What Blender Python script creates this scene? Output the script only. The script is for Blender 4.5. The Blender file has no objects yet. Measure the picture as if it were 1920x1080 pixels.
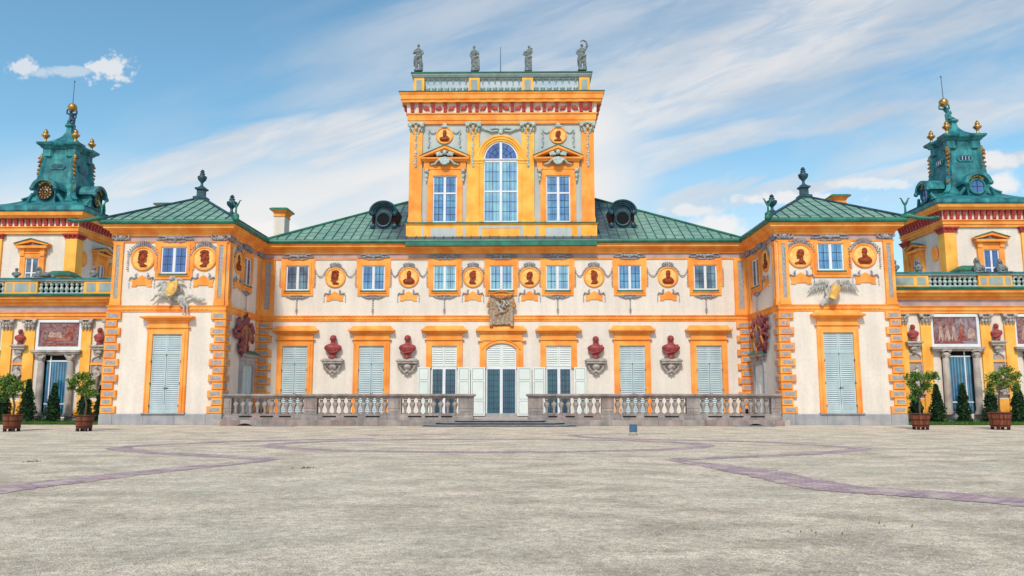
import bpy, math, random
from mathutils import Matrix, Vector, Euler
random.seed(7)
PI = math.pi
scene = bpy.context.scene
COL = scene.collection

# ------------------------------------------------------------------ survey of the site
# camera station found from the photograph; P / S / G turn a sighting into metres on a known plane
F_, PIT, YAW, CX, CY, CH = 1500., .134, .013, 1.211, -51.068, 1.6
def ray(px, py):
    a = (px-960)/F_; b = -(py-540)/F_
    cp, sp, c, s = math.cos(PIT), math.sin(PIT), math.cos(YAW), math.sin(YAW)
    Y = cp-b*sp; Z = sp+b*cp
    return (c*a-s*Y, s*a+c*Y, Z)
def P(px, py, Y):
    r = ray(px, py); t = (Y-CY)/r[1]; return (CX+t*r[0], CH+t*r[2])
def S(px, py, X):
    r = ray(px, py); t = (X-CX)/r[0]; return (CY+t*r[1], CH+t*r[2])
def G(px, py, z=0.):
    r = ray(px, py); t = (z-CH)/r[2]; return (CX+t*r[0], CY+t*r[1])
def fx(px, py=540, Y=0.): return P(px, py, Y)[0]
def fz(py, Y=0., px=943): return P(px, py, Y)[1]

# ------------------------------------------------------------------ mesh builder
class MB:
    def __init__(s, T=None):
        s.v = []; s.f = []; s.m = []; s.sm = []; s.T = T; s.cur = 0; s.smooth = False
    def add(s, vs, fs):
        n = len(s.v)
        for p in vs:
            p = Vector(p)
            s.v.append(s.T @ p if s.T is not None else p)
        for f in fs:
            s.f.append([i+n for i in f]); s.m.append(s.cur); s.sm.append(s.smooth)
        return s
    def box(s, x0, x1, y0, y1, z0, z1):
        if x0 > x1: x0, x1 = x1, x0
        if y0 > y1: y0, y1 = y1, y0
        if z0 > z1: z0, z1 = z1, z0
        return s.add([(x0,y0,z0),(x1,y0,z0),(x1,y1,z0),(x0,y1,z0),(x0,y0,z1),(x1,y0,z1),(x1,y1,z1),(x0,y1,z1)],
              [(0,3,2,1),(4,5,6,7),(0,1,5,4),(1,2,6,5),(2,3,7,6),(3,0,4,7)])
    def frus(s, x0, x1, z0, z1, o0, o1, c):      # bevelled block standing o1 proud of a wall, chamfer c
        v = []
        for o, k in ((o0, 0), (o1-c, 0), (o1, c)):
            v += [(x0+k,-o,z0+k),(x1-k,-o,z0+k),(x1-k,-o,z1-k),(x0+k,-o,z1-k)]
        f = [(8,9,10,11)]
        for j in (0, 4):
            for i in range(4):
                k = (i+1) % 4; f.append((j+i, j+k, j+4+k, j+4+i))
        return s.add(v, f)
    def prism(s, poly, y0, y1):                   # poly of (x,z), front face at y0
        n = len(poly)
        a = sum(poly[i][0]*poly[(i+1)%n][1]-poly[(i+1)%n][0]*poly[i][1] for i in range(n))
        if a < 0: poly = poly[::-1]
        v = [(x, y0, z) for x, z in poly]+[(x, y1, z) for x, z in poly]
        f = [tuple(range(n)), tuple(range(2*n-1, n-1, -1))]
        for i in range(n):
            k = (i+1) % n; f.append((k, i, n+i, n+k))
        return s.add(v, f)
    def frame(s, x0, x1, z0, z1, t, y0, y1, tb=None, tt=None):
        tb = t if tb is None else tb; tt = t if tt is None else tt
        s.box(x0, x1, y0, y1, z1-tt, z1)
        if tb > 0: s.box(x0, x1, y0, y1, z0, z0+tb)
        s.box(x0, x0+t, y0, y1, z0+tb, z1-tt); s.box(x1-t, x1, y0, y1, z0+tb, z1-tt)
        return s
    def lathe(s, c, prof, n=12, sq=False):        # prof of (r,z)
        v = []; f = []
        if sq: n = 4
        for r, z in prof:
            for i in range(n):
                a = 2*PI*(i+.5)/n; k = r*(math.sqrt(2) if sq else 1)
                v.append((c[0]+k*math.cos(a), c[1]+k*math.sin(a), c[2]+z))
        for j in range(len(prof)-1):
            for i in range(n):
                k = (i+1) % n; f.append((j*n+i, j*n+k, (j+1)*n+k, (j+1)*n+i))
        f.append(tuple(range(n-1, -1, -1))); f.append(tuple((len(prof)-1)*n+i for i in range(n)))
        return s.add(v, f)
    def blob(s, c, r, n=8, m=5, rot=None):
        if not isinstance(r, (tuple, list)): r = (r, r, r)
        v = [Vector((0,0,-r[2]))]; f = []
        for j in range(1, m):
            b = -PI/2+PI*j/m
            for i in range(n):
                a = 2*PI*i/n
                v.append(Vector((r[0]*math.cos(a)*math.cos(b), r[1]*math.sin(a)*math.cos(b), r[2]*math.sin(b))))
        v.append(Vector((0,0,r[2]))); L = len(v)-1
        for i in range(n): f.append((0, 1+(i+1)%n, 1+i))
        for j in range(m-2):
            for i in range(n):
                a, b_ = 1+j*n+i, 1+j*n+(i+1)%n; f.append((a, b_, b_+n, a+n))
        for i in range(n): f.append((1+(m-2)*n+i, 1+(m-2)*n+(i+1)%n, L))
        if rot is not None:
            R_ = Euler(rot).to_matrix(); v = [R_ @ p for p in v]
        c = Vector(c)
        return s.add([p+c for p in v], f)
    def tube(s, pts, rs, n=7, flat=1.):
        pts = [Vector(p) for p in pts]
        if not isinstance(rs, (tuple, list)): rs = [rs]*len(pts)
        v = []; f = []
        for i, p in enumerate(pts):
            d = (pts[min(i+1, len(pts)-1)]-pts[max(i-1, 0)])
            if d.length < 1e-6: d = Vector((0,0,1))
            d.normalize()
            u = Vector((0,1,0)) if abs(d.y) < .9 else Vector((1,0,0))
            a = d.cross(u).normalized(); b = a.cross(d)
            for k in range(n):
                t = 2*PI*k/n
                v.append(p+a*rs[i]*math.cos(t)+b*rs[i]*flat*math.sin(t))
        for j in range(len(pts)-1):
            for k in range(n):
                q = (k+1) % n; f.append((j*n+k, j*n+q, (j+1)*n+q, (j+1)*n+k))
        f.append(tuple(range(n-1,-1,-1))); f.append(tuple((len(pts)-1)*n+k for k in range(n)))
        return s.add(v, f)
    def path(s, pts, prof, i0=0, i1=None, closed=False, cap=False):
        # sweep a profile of (out,z) along a plan path of (x,y); outward is to the right of travel
        N = len(pts); P2 = [Vector(p) for p in pts]
        def off(i):
            def nrm(a, b):
                d = (b-a).normalized(); return Vector((d.y, -d.x))
            if closed: n1 = nrm(P2[i-1], P2[i]); n2 = nrm(P2[i], P2[(i+1) % N])
            else:
                n1 = nrm(P2[max(i-1,0)], P2[max(i-1,0)+1]); n2 = nrm(P2[min(i,N-2)], P2[min(i,N-2)+1])
            m = n1+n2
            return m/(m.dot(n1))
        idx = list(range(N)) if closed else list(range(i0, (N if i1 is None else i1+1)))
        v = []; f = []; K = len(prof)
        for i in idx:
            o = off(i)
            for w, z in prof: v.append((P2[i].x+o.x*w, P2[i].y+o.y*w, z))
        M_ = len(idx)
        for j in range(M_ if closed else M_-1):
            a = j*K; b = ((j+1) % M_)*K
            for k in range(K-1): f.append((a+k, b+k, b+k+1, a+k+1))
        if not closed:
            f.append(tuple(range(K-1,-1,-1))); f.append(tuple((M_-1)*K+k for k in range(K)))
        elif cap:
            f.append(tuple(j*K+K-1 for j in range(M_)))
        return s.add(v, f)
    def rect(s, x0, x1, y0, y1, prof, cap=True):  # profile round a rectangular plan
        return s.path([(x0,y0),(x1,y0),(x1,y1),(x0,y1)], prof, closed=True, cap=cap)

MATS = {}
ORG = {}
def setp(o, label=None, cat=None, group=None, kind=None):
    if label: o['label'] = label
    if cat: o['category'] = cat
    if group: o['group'] = group
    if kind: o['kind'] = kind
    return o
def mesh_obj(mb, name, mats, org=(0,0,0)):
    me = bpy.data.meshes.new(name)
    o3 = Vector(org)
    me.from_pydata([tuple(v-o3) for v in mb.v], [], mb.f)
    if not isinstance(mats, (list, tuple)): mats = [mats]
    for m in mats: me.materials.append(MATS[m])
    me.polygons.foreach_set('material_index', mb.m)
    me.polygons.foreach_set('use_smooth', mb.sm)
    me.update()
    o = bpy.data.objects.new(name, me); COL.objects.link(o)
    return o
def part(mb, name, mats, parent, label=None):
    org = ORG[parent.name]
    o = mesh_obj(mb, name, mats, org)
    o.parent = parent; ORG[o.name] = org
    if label: o['label'] = label
    return o
def parts(mb, name, mats, parent, gap=.03, label=None):
    """separate pieces of one kind: every cluster of touching bodies becomes a part of its own"""
    n = len(mb.v); par = list(range(n))
    def find(i):
        while par[i] != i: par[i] = par[par[i]]; i = par[i]
        return i
    for f in mb.f:
        a = find(f[0])
        for i in f[1:]:
            b = find(i)
            if a != b: par[b] = a
    groups = {}
    for k, f in enumerate(mb.f): groups.setdefault(find(f[0]), []).append(k)
    cl = []
    for ks in groups.values():
        vs = [mb.v[i] for k in ks for i in mb.f[k]]
        cl.append([[min(v[a] for v in vs)-gap for a in range(3)], [max(v[a] for v in vs)+gap for a in range(3)], list(ks)])
    done = False
    while not done:
        done = True
        for i in range(len(cl)):
            for j in range(len(cl)-1, i, -1):
                A, B = cl[i], cl[j]
                if all(A[0][a] <= B[1][a] and B[0][a] <= A[1][a] for a in range(3)):
                    A[0] = [min(A[0][a], B[0][a]) for a in range(3)]; A[1] = [max(A[1][a], B[1][a]) for a in range(3)]; A[2] += B[2]
                    del cl[j]; done = False
    out = []
    for lo, hi, ks in cl:
        m2 = MB(); idx = {}
        for k in ks:
            f = []
            for i in mb.f[k]:
                if i not in idx: idx[i] = len(m2.v); m2.v.append(mb.v[i])
                f.append(idx[i])
            m2.f.append(f); m2.m.append(mb.m[k]); m2.sm.append(mb.sm[k])
        out.append(part(m2, name, mats, parent, label))
    return out
def thing(name, label, cat, loc=(0,0,0), group=None):
    o = bpy.data.objects.new(name, None); COL.objects.link(o)
    o.location = loc; o.empty_display_size = .2
    ORG[o.name] = tuple(loc)
    return setp(o, label, cat, group)
def single(mb, name, mats, label, cat, org=(0,0,0), group=None, kind=None):
    o = mesh_obj(mb, name, mats, org); o.location = org; ORG[o.name] = tuple(org)
    return setp(o, label, cat, group, kind)
def remesh(o, vox, smooth=True):
    m = o.modifiers.new('remesh', 'REMESH'); m.mode = 'VOXEL'; m.voxel_size = vox; m.use_smooth_shade = smooth
    return o
def copy_thing(root, loc, rotz=0., scale=1., **kw):
    r = root.copy(); COL.objects.link(r); r.location = loc; r.rotation_euler = (0,0,rotz); r.scale = (scale,)*3
    ORG[r.name] = tuple(loc)
    for ch in list(root.children):
        c = ch.copy(); COL.objects.link(c); c.parent = r
        for g in list(ch.children):
            d = g.copy(); COL.objects.link(d); d.parent = c
    setp(r, **kw)
    return r

# ------------------------------------------------------------------ materials
def M(name, col, col2=None, scale=1.5, rough=.8, bump=0., bscale=25., metal=0., streak=0., fine=.1, spec=.25, lo=.38, hi=.62, fscale=40., mapping=(1,1,1)):
    m = bpy.data.materials.new(name); m.use_nodes = True; MATS[name] = m
    nt = m.node_tree; N = nt.nodes; L = nt.links; N.clear()
    out = N.new('ShaderNodeOutputMaterial'); b = N.new('ShaderNodeBsdfPrincipled'); L.new(b.outputs[0], out.inputs[0])
    b.inputs['Roughness'].default_value = rough; b.inputs['Metallic'].default_value = metal
    b.inputs['Specular IOR Level'].default_value = spec
    tc = N.new('ShaderNodeTexCoord'); mp = N.new('ShaderNodeMapping'); mp.inputs['Scale'].default_value = mapping
    L.new(tc.outputs['Object'], mp.inputs[0]); src = mp.outputs[0]
    def noise(sc, det=5., vec=src):
        n = N.new('ShaderNodeTexNoise'); n.inputs['Scale'].default_value = sc; n.inputs['Detail'].default_value = det
        L.new(vec, n.inputs['Vector']); return n.outputs['Fac']
    def rng(v, a, b_, c, d):
        r = N.new('ShaderNodeMapRange'); r.inputs[1].default_value = a; r.inputs[2].default_value = b_
        r.inputs[3].default_value = c; r.inputs[4].default_value = d; L.new(v, r.inputs[0]); return r.outputs[0]
    def mix(fac, A, B, mode='MIX'):
        x = N.new('ShaderNodeMix'); x.data_type = 'RGBA'; x.blend_type = mode
        if isinstance(fac, float): x.inputs[0].default_value = fac
        else: L.new(fac, x.inputs[0])
        for k, q in ((6, A), (7, B)):
            if isinstance(q, tuple): x.inputs[k].default_value = (*q, 1)
            else: L.new(q, x.inputs[k])
        return x.outputs[2]
    def gray(v):
        c = N.new('ShaderNodeCombineColor')
        for i in range(3): L.new(v, c.inputs[i])
        return c.outputs[0]
    c = mix(rng(noise(scale), lo, hi, 0, 1), tuple(col), tuple(col2 or col))
    if fine: c = mix(1., c, gray(rng(noise(fscale, 3.), .3, .7, 1-fine, 1+fine)), 'MULTIPLY')
    if streak:
        mp2 = N.new('ShaderNodeMapping'); mp2.inputs['Scale'].default_value = (2.4, 2.4, .22); L.new(tc.outputs['Object'], mp2.inputs[0])
        c = mix(1., c, gray(rng(noise(1.2, 4., mp2.outputs[0]), .35, .65, 1-streak, 1.)), 'MULTIPLY')
    L.new(c, b.inputs['Base Color'])
    if bump:
        bn = N.new('ShaderNodeBump'); bn.inputs['Strength'].default_value = bump; bn.inputs['Distance'].default_value = .02
        L.new(noise(bscale, 6.), bn.inputs['Height']); L.new(bn.outputs[0], b.inputs['Normal'])
    m['_b'] = 1
    return m, nt, b, c, noise, rng, mix, gray, tc, src
M('wall_plaster', (.79,.705,.63), (.73,.655,.59), scale=.5, rough=.9, bump=.25, streak=.09, fine=.045, fscale=6)
M('wall_cool', (.52,.55,.54), (.45,.49,.50), scale=.6, rough=.9, bump=.15, streak=.12, fine=.05)
M('frieze_pink', (.50,.36,.34), (.38,.29,.31), scale=2., rough=.9, bump=.2, fine=.1)
M('orange_stucco', (.96,.42,.10), (.86,.28,.05), scale=1.1, rough=.85, bump=.3, streak=.08, fine=.10)
M('yellow_stucco', (.96,.52,.11), (.87,.38,.06), scale=1.0, rough=.85, bump=.3, streak=.08, fine=.09)
M('rusticated_grey', (.42,.40,.40), (.27,.27,.30), scale=9., rough=.95, bump=1., bscale=30, fine=.35, fscale=22, lo=.3, hi=.7)
M('stone_plinth', (.46,.43,.42), (.34,.34,.36), scale=1.1, rough=.85, bump=.4, fine=.15, streak=.12)
M('stone_terrace', (.41,.35,.325), (.27,.24,.235), scale=1.6, rough=.85, bump=.5, fine=.2, streak=.25)
M('stone_light', (.50,.44,.40), (.34,.29,.27), scale=4., rough=.85, bump=.4, fine=.15)
M('column_stone', (.48,.42,.37), (.33,.29,.27), scale=2., rough=.8, bump=.3, fine=.12, streak=.2)
M('ornament_grey', (.36,.36,.39), (.17,.18,.22), scale=9., rough=.9, bump=.5, fine=.2)
M('ornament_pale', (.50,.58,.55), (.30,.38,.38), scale=8., rough=.9, bump=.5, fine=.2)
M('roof_patina', (.25,.40,.31), (.17,.31,.26), scale=.7, rough=.55, bump=.2, fine=.12, streak=.2, metal=.0, spec=.4)
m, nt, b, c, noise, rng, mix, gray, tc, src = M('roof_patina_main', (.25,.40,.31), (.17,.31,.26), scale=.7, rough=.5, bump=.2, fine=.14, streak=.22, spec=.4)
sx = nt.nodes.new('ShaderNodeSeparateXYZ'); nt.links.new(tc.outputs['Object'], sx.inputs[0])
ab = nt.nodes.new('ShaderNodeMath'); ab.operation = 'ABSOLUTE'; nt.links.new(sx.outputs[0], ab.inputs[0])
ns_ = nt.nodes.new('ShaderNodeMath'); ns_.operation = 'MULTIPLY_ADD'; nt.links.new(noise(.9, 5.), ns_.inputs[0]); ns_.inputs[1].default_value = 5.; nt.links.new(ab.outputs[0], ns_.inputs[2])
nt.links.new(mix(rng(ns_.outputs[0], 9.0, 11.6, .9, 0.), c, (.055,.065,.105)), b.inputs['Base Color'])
M('roof_seam', (.035,.10,.085), (.02,.06,.06), scale=2, rough=.6)
M('roof_tarnish', (.13,.17,.17), (.055,.055,.10), scale=.9, rough=.5, bump=.2, fine=.2, spec=.4)
M('gutter_green', (.022,.20,.13), (.012,.12,.09), scale=1.5, rough=.5, streak=.2, spec=.45)
M('copper_teal', (.05,.33,.35), (.014,.15,.19), scale=1.6, rough=.5, bump=.35, streak=.4, fine=.2, spec=.4)
M('copper_dark', (.020,.085,.12), (.010,.035,.055), scale=3, rough=.45, spec=.5, bump=.3, fine=.2)
M('gilding', (.62,.36,.09), (.30,.13,.03), scale=7, rough=.35, metal=.6, spec=.5)
M('red_stucco', (.36,.065,.06), (.24,.035,.04), scale=4, rough=.6, bump=.4, spec=.4)
M('frieze_red', (.50,.075,.06), (.34,.045,.045), scale=5, rough=.75)
M('relief_brown', (.34,.065,.02), (.20,.03,.012), scale=9, rough=.7, bump=.5)
M('medallion_yellow', (.90,.56,.20), (.80,.42,.10), scale=5, rough=.75, fine=.12, fscale=30)
M('white_paint', (.74,.74,.78), (.66,.68,.74), scale=2, rough=.5, fine=.04)
M('sash_grey', (.025,.05,.10), rough=.5)
M('shutter_blue', (.53,.64,.66), (.44,.56,.60), scale=1.2, rough=.5, fine=.05, streak=.1)
M('shutter_back', (.30,.30,.42), (.22,.23,.34), scale=4, rough=.7)
M('shutter_pale', (.72,.76,.73), (.65,.70,.67), scale=1.5, rough=.5, fine=.05)
M('void_shade_black', (.008,.008,.010), rough=.9)
M('dark_brown', (.10,.035,.02), (.03,.02,.03), scale=6, rough=.8)  # dark brown of the dormer cheeks and pediment fields
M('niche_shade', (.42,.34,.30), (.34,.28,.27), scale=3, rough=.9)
M('statue_stone', (.25,.28,.28), (.10,.12,.13), scale=6, rough=.85, bump=.5, fine=.2)
M('relief_stone', (.52,.51,.47), (.30,.29,.28), scale=8, rough=.85, bump=.5, fine=.15)
M('drape_stone', (.42,.36,.29), (.30,.17,.09), scale=7, rough=.8, bump=.4, fine=.2)
M('fringe_ochre', (.62,.25,.07), (.30,.11,.04), scale=8, rough=.8, bump=.4)
M('trophy_plum', (.34,.10,.11), (.15,.03,.045), scale=6, rough=.7, bump=.4)
M('festoon_gold', (.50,.25,.06), (.25,.09,.02), scale=9, rough=.5, metal=.3)
M('shield_yellow', (.80,.50,.15), (.62,.34,.08), scale=5, rough=.45)
M('bronze_blue', (.02,.07,.12), (.012,.03,.06), scale=8, rough=.45, spec=.5)
M('tub_wood', (.26,.075,.035), (.13,.035,.02), scale=9, rough=.6, bump=.5, fine=.25, mapping=(1,1,.15))
M('tub_iron', (.045,.02,.018), (.02,.012,.012), scale=8, rough=.6)
M('soil', (.06,.035,.02), rough=.95)
M('bark', (.13,.09,.06), (.07,.05,.04), scale=10, rough=.9)
M('leaf_citrus', (.10,.22,.025), (.035,.11,.02), scale=3.5, rough=.5, spec=.4)
M('leaf_yellow', (.36,.34,.04), (.20,.26,.03), scale=4, rough=.5, spec=.4)
M('yew', (.018,.055,.016), (.007,.024,.012), scale=5, rough=.7)
M('yew_tip', (.06,.15,.02), (.03,.08,.015), scale=5, rough=.7)
M('grass_blade', (.09,.20,.02), (.045,.12,.015), scale=1.5, rough=.7)
M('grass_soil', (.05,.09,.02), (.03,.06,.015), scale=2, rough=.9)
M('flood_blue', (.05,.13,.24), (.04,.10,.19), scale=5, rough=.35, spec=.5)
M('flood_metal', (.12,.17,.20), rough=.5)
M('rod_metal', (.08,.11,.15), rough=.4)
M('slab_stone', (.30,.30,.31), (.22,.22,.24), scale=3, rough=.8)
M('clock_black', (.018,.018,.025), rough=.4)
M('brick_joint', (.10,.08,.08), rough=.9)

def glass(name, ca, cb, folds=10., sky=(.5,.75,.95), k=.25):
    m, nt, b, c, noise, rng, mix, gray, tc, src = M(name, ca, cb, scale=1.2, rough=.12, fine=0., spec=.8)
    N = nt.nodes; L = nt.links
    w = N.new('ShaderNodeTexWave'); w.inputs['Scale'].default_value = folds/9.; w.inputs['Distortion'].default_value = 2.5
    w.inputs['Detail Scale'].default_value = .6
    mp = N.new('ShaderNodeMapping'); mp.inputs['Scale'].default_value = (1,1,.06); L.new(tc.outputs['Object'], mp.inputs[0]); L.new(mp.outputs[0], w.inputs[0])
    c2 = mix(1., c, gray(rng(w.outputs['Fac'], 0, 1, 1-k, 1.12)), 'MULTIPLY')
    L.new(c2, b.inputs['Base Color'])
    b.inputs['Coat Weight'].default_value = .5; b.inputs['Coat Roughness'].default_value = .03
M('groove_shade', (.26,.32,.31), rough=.7)
M('panel_grey', (.33,.39,.38), (.27,.32,.33), scale=2., rough=.9, fine=.08)
glass('pane_sky', (.24,.50,.62), (.16,.34,.56), 12.)
glass('pane_blue', (.055,.15,.42), (.035,.09,.30), 12.)
glass('pane_mid', (.12,.33,.55), (.06,.18,.42), 12.)
glass('pane_door', (.015,.12,.16), (.02,.075,.14), 22., k=.5)
glass('pane_curtain', (.05,.25,.42), (.03,.13,.30), 17., k=.8)
glass('pane_grey', (.16,.28,.36), (.05,.07,.13), 6., k=.3)

def fresco(name, cols):
    m, nt, b, c, noise, rng, mix, gray, tc, src = M(name, cols[0], cols[1], scale=1.7, rough=.85, fine=.2, fscale=14)
    L = nt.links
    c2 = mix(rng(noise(3.3, 6.), .46, .60, 0, 1), c, cols[2]); c3 = mix(rng(noise(6., 4.), .56, .68, 0, .8), c2, cols[3])
    L.new(c3, b.inputs['Base Color'])
fresco('fresco_ground', [(.22,.10,.11),(.26,.17,.17),(.17,.055,.065),(.32,.24,.22)])
fresco('fresco_sky', [(.24,.20,.24),(.30,.24,.25),(.19,.10,.12),(.36,.30,.28)])
fresco('fresco_figure', [(.30,.075,.06),(.22,.05,.05),(.36,.16,.12),(.14,.03,.035)])
fresco('fresco_pale', [(.42,.27,.23),(.34,.18,.16),(.46,.36,.32),(.28,.12,.10)])

def blocks(name, sc, row, wid, dark=.6, mort=.012, var=.5, tint=None):  # stone coursing added to a stone material
    m = MATS[name]; nt = m.node_tree; N = nt.nodes; L = nt.links
    b = [n for n in N if n.type == 'BSDF_PRINCIPLED'][0]; lk = b.inputs['Base Color'].links[0]; c = lk.from_socket
    tc = N.new('ShaderNodeTexCoord'); sp = N.new('ShaderNodeSeparateXYZ'); L.new(tc.outputs['Object'], sp.inputs[0])
    ad = N.new('ShaderNodeMath'); ad.operation = 'ADD'; L.new(sp.outputs[0], ad.inputs[0]); L.new(sp.outputs[1], ad.inputs[1])
    cb = N.new('ShaderNodeCombineXYZ'); L.new(ad.outputs[0], cb.inputs[0]); L.new(sp.outputs[2], cb.inputs[1])
    br = N.new('ShaderNodeTexBrick'); L.new(cb.outputs[0], br.inputs[0])
    br.inputs['Scale'].default_value = sc; br.inputs['Row Height'].default_value = row; br.inputs['Brick Width'].default_value = wid
    br.inputs['Mortar Size'].default_value = mort
    br.inputs['Color1'].default_value = (1,1,1,1); br.inputs['Color2'].default_value = (*(tint or (1-var,)*3), 1); br.inputs['Mortar'].default_value = (1-dark,)*3+(1,)
    x = N.new('ShaderNodeMix'); x.data_type = 'RGBA'; x.blend_type = 'MULTIPLY'; x.inputs[0].default_value = 1.
    L.new(c, x.inputs[6]); L.new(br.outputs['Color'], x.inputs[7]); L.new(x.outputs[2], b.inputs['Base Color'])
blocks('stone_plinth', 1., 3., 1.75, tint=(.84,.88,.95))
blocks('stone_terrace', 1., .62, 1.25, dark=.55, tint=(.86,.74,.74))
blocks('copper_teal', 1., .9, .62, dark=.45, mort=.012, tint=(.85,.9,.9))

# gravel court
m, nt, b, c, noise, rng, mix, gray, tc, src = M('gravel', (.97,.81,.64), (.83,.70,.555), scale=.55, rough=.95, fine=0., spec=.1)
N = nt.nodes; L = nt.links
def vor(sc):
    v = N.new('ShaderNodeTexVoronoi'); v.inputs['Scale'].default_value = sc; L.new(tc.outputs['Object'], v.inputs['Vector']); return v
v1 = vor(48.); v2 = vor(17.)
c = mix(.16, c, v1.outputs['Color'], 'OVERLAY')
c = mix(.05, c, v2.outputs['Color'], 'OVERLAY')
c = mix(1., c, gray(rng(v1.outputs['Distance'], .2, .75, 1.12, .70)), 'MULTIPLY')
mpx = N.new('ShaderNodeMapping'); mpx.inputs['Scale'].default_value = (.8, 1.1, 1); L.new(tc.outputs['Object'], mpx.inputs[0])
c = mix(1., c, gray(rng(noise(1.1, 8., mpx.outputs[0]), .36, .60, .72, 1.10)), 'MULTIPLY')
c = mix(rng(noise(.8, 6.), .55, .75, 0, .30), c, (.34,.26,.20))
c = mix(rng(noise(.16, 3.), .45, .7, 0, .5), c, (.74,.68,.54))
n8 = noise(6., 15.)
n8.node.inputs['Roughness'].default_value = .88
c = mix(1., c, gray(rng(n8, .36, .64, .42, 1.45)), 'MULTIPLY')
c = mix(rng(noise(31., 6.), .55, .62, 0, .5), c, (.42,.27,.19))
n10 = noise(8., 14.); n10.node.inputs['Roughness'].default_value = .85
c = mix(rng(n10, .55, .66, 0, .32), c, (.40,.31,.24))
L.new(c, b.inputs['Base Color'])
bn = N.new('ShaderNodeBump'); bn.inputs['Strength'].default_value = .8; bn.inputs['Distance'].default_value = .02
L.new(v1.outputs['Distance'], bn.inputs['Height']); bn.invert = True
bn2 = N.new('ShaderNodeBump'); bn2.inputs['Strength'].default_value = .6; bn2.inputs['Distance'].default_value = .05
L.new(n8, bn2.inputs['Height']); L.new(bn.outputs[0], bn2.inputs['Normal']); L.new(bn2.outputs[0], b.inputs['Normal'])
# paving bands
m, nt, b, c, noise, rng, mix, gray, tc, src = M('brick_band', (.40,.285,.32), (.30,.225,.265), scale=1.2, rough=.9, fine=.2, fscale=30, bump=.5)
N = nt.nodes; L = nt.links
br = N.new('ShaderNodeTexBrick'); L.new(tc.outputs['Object'], br.inputs[0]); br.inputs['Scale'].default_value = 1.7
br.inputs['Color1'].default_value = (1,.9,.92,1); br.inputs['Color2'].default_value = (.7,.62,.72,1); br.inputs['Mortar'].default_value = (1.35,1.35,1.2,1); br.inputs['Mortar Size'].default_value = .04
c = mix(1., c, br.outputs['Color'], 'MULTIPLY')
c = mix(rng(noise(2.2, 8.), .47, .63, 0, .62), c, (.62,.53,.43))
L.new(c, b.inputs['Base Color'])
# ------------------------------------------------------------------ shared building pieces
WX, YP, OX = 15.72, -6.0, 22.3        # inner wall line, pavilion front, pavilion outer edge
TF = Matrix.Translation((0,0,0))
TP = Matrix.Translation((0,YP,0))
def side_frame(x, sgn):                # wall facing the court on the left (+1) or right (-1)
    return Matrix.Translation((x,0,0)) @ Matrix.Rotation(sgn*PI/2, 4, 'Z')
EAVE = [(0,10.72),(.10,10.72),(.13,10.86),(.20,10.9),(.20,10.99),(.30,11.02),(.40,11.1),(.47,11.12),(.47,11.27),(.52,11.3),(.52,11.33)]
GUT = [(.50,11.33),(.60,11.33),(.66,11.38),(.68,11.46),(.65,11.55),(.58,11.6),(.50,11.6)]
def arc(cx, z, hw, rise, n=14, full=False):
    if full: return [(cx+hw*math.cos(PI*i/n), z+rise*math.sin(PI*i/n)) for i in range(n+1)]
    R_ = (hw*hw+rise*rise)/(2*rise); a0 = math.asin(hw/R_)
    return [(cx+R_*math.sin(a0-2*a0*i/n), z-R_+rise+R_*math.cos(a0-2*a0*i/n)) for i in range(n+1)]

def leaf(mb, x0, x1, z0, z1, o, st=.07, pitch=.115, closed=True, back=True):
    mb.cur = 0; mb.frame(x0, x1, z0, z1, st, -o-.04, -o, tb=st*1.5, tt=st)
    a, b, c, d = x0+st, x1-st, z0+st*1.5, z1-st
    n = max(2, round((d-c)/pitch)); h = (d-c)/n
    for i in range(n):
        za = c+i*h+h*.12; zb = za+h*.66
        mb.add([(a,-o-.036,za),(b,-o-.036,za),(b,-o-.012,zb),(a,-o-.012,zb),(a,-o-.006,za),(b,-o-.006,za)], [(0,1,2,3),(0,4,5,1),(0,3,4),(1,5,2)])
    if back: mb.cur = 1; mb.box(a, b, -o-.004, -o, c, d); mb.cur = 0

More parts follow.
